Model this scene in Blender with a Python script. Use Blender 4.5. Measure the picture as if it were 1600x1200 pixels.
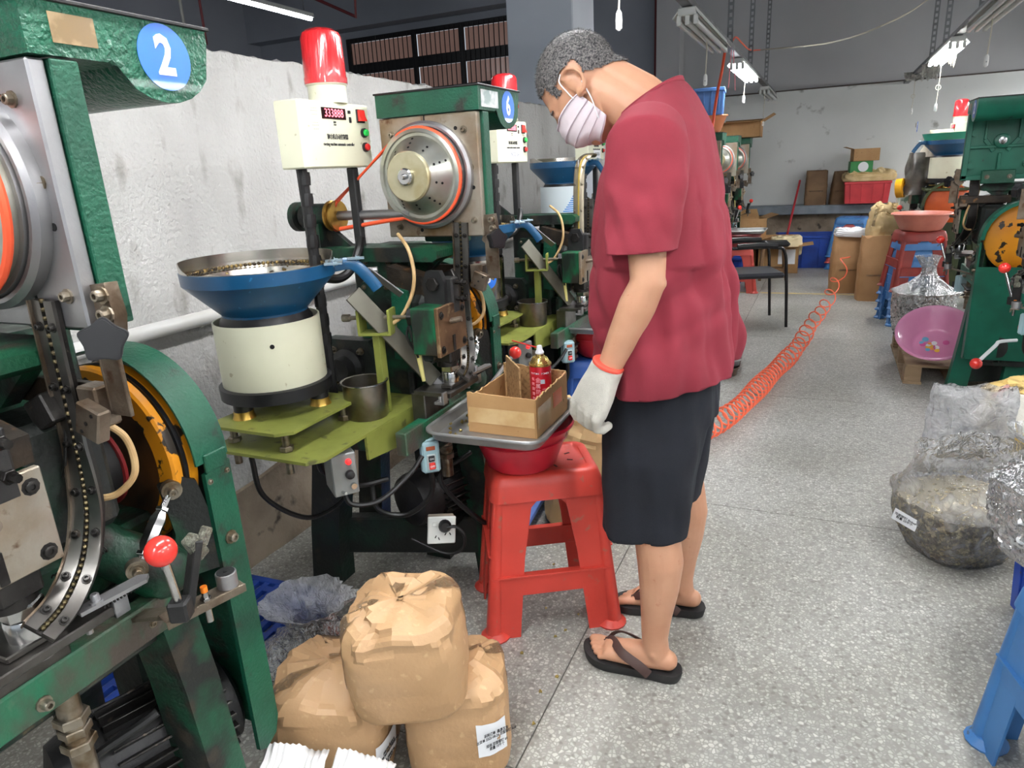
import bpy, bmesh, math, random
from mathutils import Vector, Matrix, noise
import numpy as np
R = math.radians
scene = bpy.context.scene
for o in list(bpy.data.objects):
    bpy.data.objects.remove(o)
COL = scene.collection

# ------------------------------------------------------------------ camera
F = 1070.0; H = 1.37
_vy = np.array([498.0, 360.0, -F]); _vy /= np.linalg.norm(_vy)
_nd = np.array([193.0, -3300.0, -F]); _nd /= np.linalg.norm(_nd)
_up = -_nd; _up = _up - _up.dot(_vy) * _vy; _up /= np.linalg.norm(_up)
_vx = np.cross(_vy, _up)
RM = np.array([_vx, _vy, _up])
camd = bpy.data.cameras.new('camera'); cam = bpy.data.objects.new('camera', camd)
COL.objects.link(cam); scene.camera = cam
camd.sensor_width = 36.0; camd.lens = F / 1600 * 36; camd.clip_start = 0.02; camd.clip_end = 100
M4 = Matrix([list(RM[i]) + [0] for i in range(3)] + [[0, 0, 0, 1]])
M4.translation = Vector((0, 0, H)); cam.matrix_world = M4
# survey helpers: where a sight line meets a floor level (fl), a cross plane (ay) or an aisle-parallel plane (ax)
def _ray(px, py): return RM @ np.array([px - 800.0, 600.0 - py, -F])
def fl(px, py, z=0.0):
    d = _ray(px, py); t = (z - H) / d[2]; return Vector((t * d[0], t * d[1], z))
def ay(px, py, Y):
    d = _ray(px, py); t = Y / d[1]; return Vector((t * d[0], Y, H + t * d[2]))
def ax(px, py, X):
    d = _ray(px, py); t = X / d[0]; return Vector((X, t * d[1], H + t * d[2]))

# ------------------------------------------------------------------ world, exposure
w = bpy.data.worlds.new('world'); scene.world = w; w.use_nodes = True
w.node_tree.nodes['Background'].inputs[0].default_value = (0.80, 0.90, 1.0, 1)
w.node_tree.nodes['Background'].inputs[1].default_value = 0.55
scene.view_settings.view_transform = 'Standard'; scene.view_settings.look = 'None'
scene.view_settings.gamma = 1; scene.view_settings.use_curve_mapping = False
scene.view_settings.exposure = 0.35
LAMP = 46.0            # strength of a lit fluorescent tube

# ------------------------------------------------------------------ materials
def srgb(r, g, b):
    f = lambda c: (c / 255 / 12.92) if c / 255 <= 0.04045 else ((c / 255 + 0.055) / 1.055) ** 2.4
    return (f(r), f(g), f(b), 1)
MATS = {}
def mat(name, col, rough=0.5, metal=0.0, n2=None, s2=6.0, r2=(0.4, 0.65), n3=None, s3=25.0, r3=(0.6, 0.66),
        bump=0.0, bs=60.0, emit=None, es=0.0, alpha=None, trans=0.0, coat=0.0, stretch=None, bstretch=None, spec=0.5, rv=0.0):
    if name in MATS: return MATS[name]
    m = bpy.data.materials.new(name); m.use_nodes = True; MATS[name] = m
    nt = m.node_tree; N = nt.nodes; Lk = nt.links; p = N['Principled BSDF']
    p.inputs['Base Color'].default_value = srgb(*col); p.inputs['Roughness'].default_value = rough
    p.inputs['Metallic'].default_value = metal; p.inputs['Specular IOR Level'].default_value = spec
    if coat: p.inputs['Coat Weight'].default_value = coat
    if trans: p.inputs['Transmission Weight'].default_value = trans
    if alpha is not None: p.inputs['Alpha'].default_value = alpha
    if emit: p.inputs['Emission Color'].default_value = srgb(*emit); p.inputs['Emission Strength'].default_value = es
    tc = N.new('ShaderNodeTexCoord')
    def nz(scale, det, st):
        n = N.new('ShaderNodeTexNoise'); n.inputs['Scale'].default_value = scale; n.inputs['Detail'].default_value = det
        if st:
            mp = N.new('ShaderNodeMapping'); mp.inputs['Scale'].default_value = st
            Lk.new(tc.outputs['Object'], mp.inputs[0]); Lk.new(mp.outputs[0], n.inputs['Vector'])
        else: Lk.new(tc.outputs['Object'], n.inputs['Vector'])
        return n
    cur = None
    def layer(colr, scale, rng, st, det=6):
        nonlocal cur
        n = nz(scale, det, st); r = N.new('ShaderNodeMapRange')
        r.inputs[1].default_value, r.inputs[2].default_value = rng; Lk.new(n.outputs[0], r.inputs[0])
        mx = N.new('ShaderNodeMix'); mx.data_type = 'RGBA'; Lk.new(r.outputs[0], mx.inputs[0])
        if cur: Lk.new(cur, mx.inputs[6])
        else: mx.inputs[6].default_value = srgb(*col)
        mx.inputs[7].default_value = srgb(*colr); cur = mx.outputs[2]
        return r
    rr = None
    if n2: rr = layer(n2, s2, r2, stretch)
    if n3: layer(n3, s3, r3, stretch, 8)
    if cur: Lk.new(cur, p.inputs['Base Color'])
    if rv and rr:
        a = N.new('ShaderNodeMath'); a.operation = 'MULTIPLY_ADD'; a.inputs[1].default_value = rv; a.inputs[2].default_value = rough
        Lk.new(rr.outputs[0], a.inputs[0]); Lk.new(a.outputs[0], p.inputs['Roughness'])
    if bump:
        n = nz(bs, 4, bstretch); b = N.new('ShaderNodeBump'); b.inputs['Strength'].default_value = bump
        b.inputs['Distance'].default_value = 0.01; Lk.new(n.outputs[0], b.inputs['Height']); Lk.new(b.outputs[0], p.inputs['Normal'])
    return m

def poly_film(name, tint=(240, 242, 244), a=0.22, rough=0.12, sc=18, white=0.5):
    """thin clear plastic: see-through, milky where it is creased, with sharp highlights"""
    if name in MATS: return MATS[name]
    m = bpy.data.materials.new(name); m.use_nodes = True; MATS[name] = m
    nt = m.node_tree; N = nt.nodes; Lk = nt.links; N.remove(N['Principled BSDF']); out = N['Material Output']
    tc = N.new('ShaderNodeTexCoord'); n = N.new('ShaderNodeTexNoise'); n.inputs['Scale'].default_value = sc; n.inputs['Detail'].default_value = 5; n.inputs['Distortion'].default_value = 0.8
    Lk.new(tc.outputs['Object'], n.inputs['Vector'])
    r = N.new('ShaderNodeMapRange'); r.inputs[1].default_value = 0.35; r.inputs[2].default_value = 0.72
    r.inputs[3].default_value = a; r.inputs[4].default_value = min(1, a + white); Lk.new(n.outputs[0], r.inputs[0])
    b = N.new('ShaderNodeBump'); b.inputs['Strength'].default_value = 1.0; b.inputs['Distance'].default_value = 0.02
    n2 = N.new('ShaderNodeTexNoise'); n2.inputs['Scale'].default_value = sc * 2.2; n2.inputs['Detail'].default_value = 3; n2.inputs['Distortion'].default_value = 1.5
    Lk.new(tc.outputs['Object'], n2.inputs['Vector']); Lk.new(n2.outputs[0], b.inputs['Height'])
    tr = N.new('ShaderNodeBsdfTransparent'); tr.inputs[0].default_value = (0.97, 0.98, 0.98, 1)
    df = N.new('ShaderNodeBsdfDiffuse'); df.inputs[0].default_value = srgb(*tint); tl = N.new('ShaderNodeBsdfTranslucent'); tl.inputs[0].default_value = srgb(*tint)
    gl = N.new('ShaderNodeBsdfGlossy'); gl.inputs['Roughness'].default_value = rough
    for q in (df, tl, gl): Lk.new(b.outputs[0], q.inputs['Normal'])
    m1 = N.new('ShaderNodeMixShader'); m1.inputs[0].default_value = 0.5; Lk.new(df.outputs[0], m1.inputs[1]); Lk.new(tl.outputs[0], m1.inputs[2])
    m2 = N.new('ShaderNodeMixShader'); Lk.new(r.outputs[0], m2.inputs[0]); Lk.new(tr.outputs[0], m2.inputs[1]); Lk.new(m1.outputs[0], m2.inputs[2])
    fr = N.new('ShaderNodeFresnel'); fr.inputs[0].default_value = 1.6; Lk.new(b.outputs[0], fr.inputs['Normal'])
    mu = N.new('ShaderNodeMath'); mu.operation = 'MULTIPLY'; mu.inputs[1].default_value = 0.9; Lk.new(fr.outputs[0], mu.inputs[0])
    m3 = N.new('ShaderNodeMixShader'); Lk.new(mu.outputs[0], m3.inputs[0]); Lk.new(m2.outputs[0], m3.inputs[1]); Lk.new(gl.outputs[0], m3.inputs[2])
    Lk.new(m3.outputs[0], out.inputs[0])
    return m

# paint and metal families
GREEN = lambda: mat('green_paint', (14, 84, 60), 0.42, 0, (10, 60, 44), 7, (0.4, 0.7), (38, 38, 32), 14, (0.6, 0.68), 0.25, 160, rv=0.15)
GREEN2 = lambda: mat('green_paint_greasy', (14, 70, 46), 0.38, 0, (16, 20, 17), 9, (0.40, 0.55), (46, 40, 30), 18, (0.58, 0.68), 0.2, 120, rv=0.2)
GREENH = lambda: mat('green_hammer_paint', (16, 92, 66), 0.32, 0, (12, 72, 50), 12, (0.4, 0.7), (120, 150, 135), 60, (0.7, 0.74), 0.6, 130, coat=0.1)
DGREEN = lambda: mat('dark_green_grimy', (12, 44, 32), 0.5, 0, (14, 14, 13), 7, (0.42, 0.62), None, bump=0.2, bs=90)
STEEL = lambda: mat('plate_steel', (172, 172, 174), 0.36, 0.85, (140, 138, 136), 5, (0.35, 0.7), None, bump=0.05, bs=200, rv=0.12)
STEELR = lambda: mat('stained_plate_steel', (168, 160, 146), 0.4, 0.7, (126, 100, 66), 7, (0.42, 0.68), (92, 62, 38), 22, (0.64, 0.72), 0.1, 120, rv=0.15)
RUST = lambda: mat('rusty_steel', (132, 120, 106), 0.42, 0.75, (92, 76, 60), 14, (0.4, 0.65), (84, 58, 40), 26, (0.62, 0.7), 0.15, 140)
DSTEEL = lambda: mat('dark_oily_steel', (66, 64, 62), 0.38, 0.75, (34, 31, 29), 9, (0.4, 0.65), (110, 100, 90), 30, (0.64, 0.7), 0.12, 120)
CHROME = lambda: mat('bright_steel', (205, 205, 205), 0.2, 1.0, (170, 170, 168), 12, (0.4, 0.7))
BLACK = lambda: mat('black_plastic', (20, 20, 22), 0.42, 0, (30, 30, 32), 20)
BLACKM = lambda: mat('black_painted_metal', (24, 24, 25), 0.5, 0, (44, 42, 40), 14, (0.5, 0.75), bump=0.1, bs=90)
CREAM = lambda: mat('cream_enamel', (226, 226, 200), 0.42, 0, (216, 215, 188), 5, (0.4, 0.7), (190, 184, 150), 30, (0.68, 0.72))
LIME = lambda: mat('lime_paint', (134, 140, 66), 0.42, 0, (112, 118, 52), 8, (0.4, 0.7), (84, 84, 44), 22, (0.62, 0.7), rv=0.1)
BLUEB = lambda: mat('blue_bowl_paint', (20, 78, 118), 0.3, 0, (16, 66, 102), 6, (0.4, 0.7), (40, 108, 150), 50, (0.68, 0.7), coat=0.2)
YELLOW = lambda: mat('yellow_wheel_paint', (216, 142, 24), 0.38, 0, (196, 120, 20), 7, (0.4, 0.7), (40, 32, 24), 20, (0.58, 0.60))
ORANGE = lambda: mat('orange_rubber', (244, 94, 56), 0.4, 0)
REDB = lambda: mat('red_ball', (226, 54, 46), 0.22, 0, coat=0.5)
REDL = lambda: mat('red_beacon', (214, 40, 44), 0.18, 0, (196, 30, 36), 30, (0.4, 0.7), coat=0.6, bump=0.3, bs=140, bstretch=(1, 1, 0.08))
KRAFT = lambda: mat('kraft_paper', (186, 150, 110), 0.5, 0, (172, 136, 96), 5, (0.35, 0.7), (196, 162, 122), 40, (0.62, 0.7), 0.12, 90)
CARD = lambda: mat('cardboard', (176, 138, 92), 0.75, 0, (160, 120, 76), 6, (0.4, 0.7), (128, 92, 56), 40, (0.66, 0.7), 0.1, 90)
WHITE = lambda: mat('white_paper', (236, 238, 240), 0.6)
INK = lambda: mat('black_ink', (40, 40, 44), 0.6)
REDP = lambda: mat('red_plastic', (204, 66, 54), 0.42, 0, (188, 60, 48), 6, (0.4, 0.7), (166, 96, 78), 26, (0.64, 0.72), 0.06, 90)
BLUEP = lambda: mat('blue_plastic', (62, 120, 178), 0.45, 0, (50, 104, 160), 6, (0.4, 0.7), (60, 70, 84), 22, (0.68, 0.72))
DBLUE = lambda: mat('royal_blue_plastic', (34, 74, 168), 0.42, 0, (28, 58, 138), 7, (0.4, 0.7), (70, 74, 84), 26, (0.66, 0.74))
TREAD = lambda: mat('black_cable', (18, 18, 18), 0.45)

# ------------------------------------------------------------------ mesh builder
def basis(d, up=Vector((0, 0, 1))):
    d = Vector(d).normalized()
    if abs(d.dot(up)) > 0.98: up = Vector((0, 1, 0))
    x = up.cross(d).normalized(); y = d.cross(x)
    return Matrix((x, y, d)).transposed()

SPLIT = {'bolt', 'bolt_hole', 'vent_hole', 'stud', 'foot', 'foot_plate', 'spout_clip', 'seat_slot', 'rib', 'clip', 'corner_web', 'slot', 'adjusting_nut', 'fin', 'ear_loop', 'tape_turn', 'jumper', 'hanger_rod', 'reflector', 'rod_end', 'toe', 'printed_spot'}
class MB:
    def __init__(self): self.v = []; self.f = []; self.done = False
    def add(self, v, f):
        o = len(self.v); self.v += [Vector(p) for p in v]; self.f += [tuple(i + o for i in q) for q in f]; return self
    def box(self, c, s, rot=None, ch=None):
        c = Vector(c); h = Vector(s) / 2
        if ch is None: ch = min(s) * 0.12
        ch = min(ch, min(h) * 0.95)
        M = rot if rot is not None else Matrix.Identity(3)
        V = []; idx = {}
        for sx in (-1, 1):
            for sy in (-1, 1):
                for sz in (-1, 1):
                    for a in range(3):
                        p = [sx * (h.x - ch), sy * (h.y - ch), sz * (h.z - ch)]; sg = (sx, sy, sz)
                        p[a] = sg[a] * h[a]; idx[(sx, sy, sz, a)] = len(V); V.append(c + M @ Vector(p))
        Fc = []
        g = lambda s, a: idx[(s[0], s[1], s[2], a)]
        def q4(pts): Fc.append(tuple(pts))
        for a in range(3):
            b, d = (a + 1) % 3, (a + 2) % 3
            for s in (-1, 1):
                def S(sb, sd):
                    t = [0, 0, 0]; t[a] = s; t[b] = sb; t[d] = sd; return t
                q = [g(S(-1, -1), a), g(S(1, -1), a), g(S(1, 1), a), g(S(-1, 1), a)]
                q4(q if s > 0 else q[::-1])
            for sb in (-1, 1):
                for sd in (-1, 1):
                    def S(sa):
                        t = [0, 0, 0]; t[a] = sa; t[b] = sb; t[d] = sd; return t
                    q = [g(S(-1), b), g(S(1), b), g(S(1), d), g(S(-1), d)]
                    q4(q[::-1] if sb * sd > 0 else q)
        for sx in (-1, 1):
            for sy in (-1, 1):
                for sz in (-1, 1):
                    q = [g((sx, sy, sz), 0), g((sx, sy, sz), 1), g((sx, sy, sz), 2)]
                    q4(q if sx * sy * sz > 0 else q[::-1])
        return self.add(V, Fc)
    def bx(self, x0, x1, y0, y1, z0, z1, ch=None):
        return self.box(((x0 + x1) / 2, (y0 + y1) / 2, (z0 + z1) / 2), (abs(x1 - x0), abs(y1 - y0), abs(z1 - z0)), None, ch)
    def bar(self, p0, p1, wd, th, up=(0, 0, 1), ch=None):
        p0 = Vector(p0); p1 = Vector(p1); B = basis(p1 - p0, Vector(up))
        return self.box((p0 + p1) / 2, (wd, th, (p1 - p0).length), B, ch)
    def lathe(self, prof, c=(0, 0, 0), axis=(0, 0, 1), n=24, cap0=True, cap1=True, squash=None, up=(0, 0, 1)):
        B = basis(axis, Vector(up)); c = Vector(c); V = []; Fc = []
        for (r, h) in prof:
            for k in range(n):
                a = 2 * math.pi * k / n
                q = Vector((r * math.cos(a), r * math.sin(a), h))
                if squash: q.x *= squash[0]; q.y *= squash[1]
                V.append(c + B @ q)
        for i in range(len(prof) - 1):
            for k in range(n):
                k2 = (k + 1) % n
                Fc.append((i * n + k, i * n + k2, (i + 1) * n + k2, (i + 1) * n + k))
        if cap0: Fc.append(tuple(range(n))[::-1])
        if cap1: Fc.append(tuple((len(prof) - 1) * n + k for k in range(n)))
        return self.add(V, Fc)
    def cyl(self, p0, p1, r, r1=None, n=16, ch=0.0):
        p0 = Vector(p0); p1 = Vector(p1); L = (p1 - p0).length; r1 = r if r1 is None else r1
        if ch: pr = [(r - ch, 0), (r, ch), (r1, L - ch), (r1 - ch, L)]
        else: pr = [(r, 0), (r1, L)]
        return self.lathe(pr, p0, p1 - p0, n)
    def sphere(self, c, r, n=16, m=10, sc=(1, 1, 1), rot=None):
        V = []; Fc = []; c = Vector(c); M = rot if rot is not None else Matrix.Identity(3)
        for i in range(1, m):
            t = math.pi * i / m
            for k in range(n):
                a = 2 * math.pi * k / n
                V.append(c + M @ Vector((r * sc[0] * math.sin(t) * math.cos(a), r * sc[1] * math.sin(t) * math.sin(a), -r * sc[2] * math.cos(t))))
        V.append(c + M @ Vector((0, 0, -r * sc[2]))); V.append(c + M @ Vector((0, 0, r * sc[2])))
        b, t_ = len(V) - 2, len(V) - 1
        for i in range(m - 2):
            for k in range(n):
                k2 = (k + 1) % n; Fc.append((i * n + k, i * n + k2, (i + 1) * n + k2, (i + 1) * n + k))
        for k in range(n):
            k2 = (k + 1) % n; Fc.append((b, k2, k)); Fc.append((t_, (m - 2) * n + k, (m - 2) * n + k2))
        return self.add(V, Fc)
    def tube(self, pts, r, n=8, closed=False, cap=True, flat=None, up=None):
        pts = [Vector(p) for p in pts]; m = len(pts); V = []; Fc = []
        rs = r if isinstance(r, (list, tuple)) else [r] * m
        T = []
        for i in range(m):
            a = pts[(i - 1) % m] if (closed or i > 0) else pts[i]; b = pts[(i + 1) % m] if (closed or i < m - 1) else pts[i]
            T.append((b - a).normalized())
        nrm = Vector(up) if up else (Vector((0, 0, 1)) if abs(T[0].z) < 0.9 else Vector((1, 0, 0)))
        nrm = (nrm - nrm.dot(T[0]) * T[0]).normalized()
        for i in range(m):
            if i:
                ref = Vector(up) if up else nrm
                q = ref - ref.dot(T[i]) * T[i]
                nrm = q.normalized() if q.length > 1e-4 else nrm
            bn = T[i].cross(nrm)
            for k in range(n):
                a = 2 * math.pi * k / n
                u, v_ = math.cos(a) * rs[i], math.sin(a) * rs[i]
                if flat: v_ *= flat
                V.append(pts[i] + nrm * u + bn * v_)
        for i in range(m if closed else m - 1):
            j = (i + 1) % m
            for k in range(n):
                k2 = (k + 1) % n; Fc.append((i * n + k, i * n + k2, j * n + k2, j * n + k))
        if cap and not closed:
            Fc.append(tuple(range(n))[::-1]); Fc.append(tuple((m - 1) * n + k for k in range(n)))
        return self.add(V, Fc)
    def prism(self, poly, c, ux, uy, th, both=True):
        # flat outline poly (2D) in the plane ux/uy at c, extruded by th along ux x uy (centred)
        ux = Vector(ux).normalized(); uy = Vector(uy).normalized(); nz_ = ux.cross(uy); c = Vector(c); n = len(poly)
        V = [c + ux * p[0] + uy * p[1] - nz_ * th / 2 for p in poly] + [c + ux * p[0] + uy * p[1] + nz_ * th / 2 for p in poly]
        Fc = [tuple(range(n))[::-1], tuple(range(n, 2 * n))] + [(i, (i + 1) % n, n + (i + 1) % n, n + i) for i in range(n)]
        return self.add(V, Fc)
    def loft(self, secs, n=20, cap=True):
        V = []; Fc = []
        for (c, u, v_, e) in secs:
            c = Vector(c); u = Vector(u); v_ = Vector(v_)
            for k in range(n):
                a = 2 * math.pi * k / n; ca, sa = math.cos(a), math.sin(a)
                V.append(c + u * (math.copysign(abs(ca) ** e, ca)) + v_ * (math.copysign(abs(sa) ** e, sa)))
        m = len(secs)
        for i in range(m - 1):
            for k in range(n):
                k2 = (k + 1) % n; Fc.append((i * n + k, i * n + k2, (i + 1) * n + k2, (i + 1) * n + k))
        if cap:
            Fc.append(tuple(range(n))[::-1]); Fc.append(tuple((m - 1) * n + k for k in range(n)))
        return self.add(V, Fc)
    def chain(self, pr, n=12):
        # rounded tapered limb through (point, radius) pairs
        P = [Vector(p) for p, r in pr]; Rr = [r for p, r in pr]
        d0 = (P[0] - P[1]).normalized(); d1 = (P[-1] - P[-2]).normalized()
        pts = [P[0] + d0 * Rr[0] * k for k in (0.97, 0.8, 0.45)] + P + [P[-1] + d1 * Rr[-1] * k for k in (0.45, 0.8, 0.97)]
        rs = [Rr[0] * k for k in (0.25, 0.6, 0.9)] + Rr + [Rr[-1] * k for k in (0.9, 0.6, 0.25)]
        return self.tube(pts, rs, n)
    def bolt(self, p, d, r=0.006, h=0.006, socket=True):
        p = Vector(p); d = Vector(d).normalized()
        self.lathe([(r * 1.5, 0), (r * 1.5, h * 0.3), (r, h * 0.3), (r, h * 1.2), (r * 0.85, h * 1.35), (r * 0.5, h * 1.35), (r * 0.45, h * 0.8)], p, d, 10)
        return self
    def hexn(self, p, d, r, h):
        return self.lathe([(r * 0.92, 0), (r, h * 0.12), (r, h * 0.88), (r * 0.92, h)], p, d, 6)
    def build(self, name, m, parent=None, ang=35, off=None):
        if name in SPLIT and parent is not None and not self.done:
            self.done = True; split(self, name, m, parent, ang); return None
        off = Vector(off) if off is not None else (parent['_o'] if parent is not None and '_o' in parent else Vector((0, 0, 0)))
        off = Vector(off)
        me = bpy.data.meshes.new(name); me.from_pydata([p - off for p in self.v], [], self.f)
        bm = bmesh.new(); bm.from_mesh(me); bmesh.ops.recalc_face_normals(bm, faces=bm.faces); bm.to_mesh(me); bm.free()
        me.shade_smooth(); me.set_sharp_from_angle(angle=R(ang))
        me.materials.append(m)
        o = bpy.data.objects.new(name, me); COL.objects.link(o)
        if parent is not None: o.parent = parent; o['_o'] = off
        return o

def split(mb, name, m, parent, ang=35):
    """one object for each connected piece of mb"""
    par = list(range(len(mb.v)))
    def fd(a):
        while par[a] != a: par[a] = par[par[a]]; a = par[a]
        return a
    for f in mb.f:
        r0 = fd(f[0])
        for k in f[1:]: par[fd(k)] = r0
    G = {}
    for f in mb.f: G.setdefault(fd(f[0]), []).append(f)
    for fs in G.values():
        ids = sorted({k for f in fs for k in f}); mp = {k: i for i, k in enumerate(ids)}
        p = MB().add([mb.v[k] for k in ids], [tuple(mp[k] for k in f) for f in fs]); p.done = True; p.build(name, m, parent, ang)
def tag(o, label=None, cat=None, group=None, kind=None):
    if label: o['label'] = label
    if cat: o['category'] = cat
    if group: o['group'] = group
    if kind: o['kind'] = kind
    return o
def thing(name, label, cat, loc=(0, 0, 0), rz=0.0, group=None, off=None):
    o = bpy.data.objects.new(name, None); COL.objects.link(o); o.location = loc; o.rotation_euler = (0, 0, rz)
    o.empty_display_size = 0.05; o['_o'] = Vector(off) if off is not None else Vector(loc)
    return tag(o, label, cat, group)
def one(mb, name, m, label, cat, group=None, base=None, ang=35):
    """a thing that is a single mesh, origin at its base"""
    if base is None:
        xs = [p.x for p in mb.v]; ys = [p.y for p in mb.v]; zs = [p.z for p in mb.v]
        base = Vector(((min(xs) + max(xs)) / 2, (min(ys) + max(ys)) / 2, min(zs)))
    o = mb.build(name, m, None, ang, off=base); o.location = base
    return tag(o, label, cat, group)
def copy_tree(o, parent=None):
    c = o.copy(); COL.objects.link(c); c.parent = parent
    for ch in list(o.children): copy_tree(ch, c)
    return c
def text_mesh(txt, size, origin, ux, uy, m, name='lettering', parent=None, align='CENTER', th=0.0004, sx=1.0, bold=0.0):
    cu = bpy.data.curves.new('t', 'FONT'); cu.body = txt; cu.size = size; cu.align_x = align; cu.align_y = 'CENTER'; cu.extrude = th
    cu.resolution_u = 2; cu.offset = bold
    to = bpy.data.objects.new('t', cu); COL.objects.link(to)
    dg = bpy.context.evaluated_depsgraph_get(); me = bpy.data.meshes.new_from_object(to.evaluated_get(dg))
    bpy.data.objects.remove(to)
    ux = Vector(ux).normalized(); uy = Vector(uy).normalized(); nn = ux.cross(uy)
    off = Vector(parent['_o']) if parent is not None and '_o' in parent else Vector((0, 0, 0))
    for v in me.vertices:
        v.co = Vector(origin) + ux * v.co.x * sx + uy * v.co.y + nn * v.co.z - off
    me.materials.clear(); me.materials.append(m); me.name = name
    o = bpy.data.objects.new(name, me); COL.objects.link(o)
    if parent is not None: o.parent = parent; o['_o'] = off
    return o
def smooth_path(pts, k=8):
    P = [Vector(p) for p in pts]; out = []
    Q = [2 * P[0] - P[1]] + P + [2 * P[-1] - P[-2]]
    for i in range(1, len(Q) - 2):
        p0, p1, p2, p3 = Q[i - 1:i + 3]
        for j in range(k):
            t = j / k
            out.append(0.5 * ((2 * p1) + (p2 - p0) * t + (2 * p0 - 5 * p1 + 4 * p2 - p3) * t * t + (3 * p1 - p0 - 3 * p2 + p3) * t ** 3))
    out.append(P[-1]); return out
def remesh(mb, vox, smooth=3, fac=0.5):
    me = bpy.data.meshes.new('r'); me.from_pydata([tuple(p) for p in mb.v], [], mb.f)
    bm = bmesh.new(); bm.from_mesh(me); bmesh.ops.recalc_face_normals(bm, faces=bm.faces); bm.to_mesh(me); bm.free()
    o = bpy.data.objects.new('r', me); COL.objects.link(o)
    md = o.modifiers.new('m', 'REMESH'); md.mode = 'VOXEL'; md.voxel_size = vox
    if smooth: s = o.modifiers.new('s', 'SMOOTH'); s.iterations = smooth; s.factor = fac
    dg = bpy.context.evaluated_depsgraph_get(); out = bpy.data.meshes.new_from_object(o.evaluated_get(dg))
    bpy.data.objects.remove(o)
    return out
def mesh_obj(me, name, m, parent=None, base=None):
    off = Vector(parent['_o']) if parent is not None else (Vector(base) if base is not None else Vector((0, 0, 0)))
    for v in me.vertices: v.co -= off
    me.materials.clear(); me.materials.append(m); me.shade_smooth(); me.name = name
    o = bpy.data.objects.new(name, me); COL.objects.link(o)
    if parent is not None: o.parent = parent; o['_o'] = off
    else: o.location = off
    return o
# ================================================================== the setting
def terrazzo():
    m = bpy.data.materials.new('terrazzo'); m.use_nodes = True; nt = m.node_tree; N = nt.nodes; Lk = nt.links; p = N['Principled BSDF']
    g = N.new('ShaderNodeNewGeometry')
    def vor(s, feat='F1'):
        v = N.new('ShaderNodeTexVoronoi'); v.feature = feat; v.inputs['Scale'].default_value = s; Lk.new(g.outputs['Position'], v.inputs['Vector']); return v
    def ramp(src, stops):
        r = N.new('ShaderNodeValToRGB'); e = r.color_ramp.elements
        while len(e) < len(stops): e.new(0.5)
        for i, (pos, c) in enumerate(stops): e[i].position = pos; e[i].color = srgb(*c)
        Lk.new(src, r.inputs[0]); return r
    v = vor(95); sep = N.new('ShaderNodeSeparateColor'); Lk.new(v.outputs['Color'], sep.inputs[0])
    chips = ramp(sep.outputs[0], [(0.0, (132, 130, 124)), (0.18, (162, 161, 155)), (0.5, (182, 182, 176)), (0.8, (200, 200, 194)), (1.0, (216, 216, 210))])
    d = vor(95, 'DISTANCE_TO_EDGE'); er = N.new('ShaderNodeMapRange'); er.inputs[1].default_value = 0.02; er.inputs[2].default_value = 0.22; Lk.new(d.outputs[0], er.inputs[0])
    mx = N.new('ShaderNodeMix'); mx.data_type = 'RGBA'; Lk.new(er.outputs[0], mx.inputs[0]); mx.inputs[6].default_value = srgb(154, 153, 148); Lk.new(chips.outputs[0], mx.inputs[7])
    n = N.new('ShaderNodeTexNoise'); n.inputs['Scale'].default_value = 1.3; n.inputs['Detail'].default_value = 6; Lk.new(g.outputs['Position'], n.inputs['Vector'])
    dr = ramp(n.outputs[0], [(0.3, (206, 204, 198)), (0.55, (238, 238, 236)), (0.8, (255, 255, 255))])
    ml = N.new('ShaderNodeMix'); ml.data_type = 'RGBA'; ml.blend_type = 'MULTIPLY'; ml.inputs[0].default_value = 1; Lk.new(mx.outputs[2], ml.inputs[6]); Lk.new(dr.outputs[0], ml.inputs[7])
    # dark specks of dirt
    n3 = N.new('ShaderNodeTexNoise'); n3.inputs['Scale'].default_value = 38; n3.inputs['Detail'].default_value = 2; Lk.new(g.outputs['Position'], n3.inputs['Vector'])
    r3 = N.new('ShaderNodeMapRange'); r3.inputs[1].default_value = 0.72; r3.inputs[2].default_value = 0.80; Lk.new(n3.outputs[0], r3.inputs[0])
    m3 = N.new('ShaderNodeMix'); m3.data_type = 'RGBA'; Lk.new(r3.outputs[0], m3.inputs[0]); Lk.new(ml.outputs[2], m3.inputs[6]); m3.inputs[7].default_value = srgb(96, 92, 84)
    Lk.new(m3.outputs[2], p.inputs['Base Color']); p.inputs['Roughness'].default_value = 0.42
    b = N.new('ShaderNodeBump'); b.inputs['Strength'].default_value = 0.06; b.inputs['Distance'].default_value = 0.004; Lk.new(sep.outputs[1], b.inputs['Height']); Lk.new(b.outputs[0], p.inputs['Normal'])
    return m
TERR = terrazzo()
PLASTER = mat('rough_plaster', (208, 207, 203), 0.88, 0, (180, 179, 175), 2.4, (0.3, 0.7), (146, 142, 134), 9, (0.58, 0.74), 1.0, 70, stretch=(1, 1.2, 0.5))
PAINTW = mat('white_wall_paint', (226, 228, 225), 0.8, 0, (214, 216, 213), 1.2, (0.35, 0.7), (160, 160, 154), 4, (0.66, 0.74), 0.1, 30)
PAINTG = mat('grey_wall_paint', (186, 186, 187), 0.85, 0, (172, 172, 173), 0.7, (0.35, 0.7), None, bump=0.1, bs=30)
PAINTD = mat('dark_hall_paint', (156, 160, 168), 0.85, 0, (142, 146, 154), 0.8, (0.4, 0.7))
PAINTP = mat('pillar_paint', (216, 222, 230), 0.8, 0, (204, 210, 218), 1.2, (0.4, 0.7))
CONC = mat('bare_concrete', (150, 136, 118), 0.9, 0, (112, 98, 82), 4, (0.4, 0.65), (70, 62, 54), 12, (0.6, 0.7), 0.8, 40)

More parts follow.
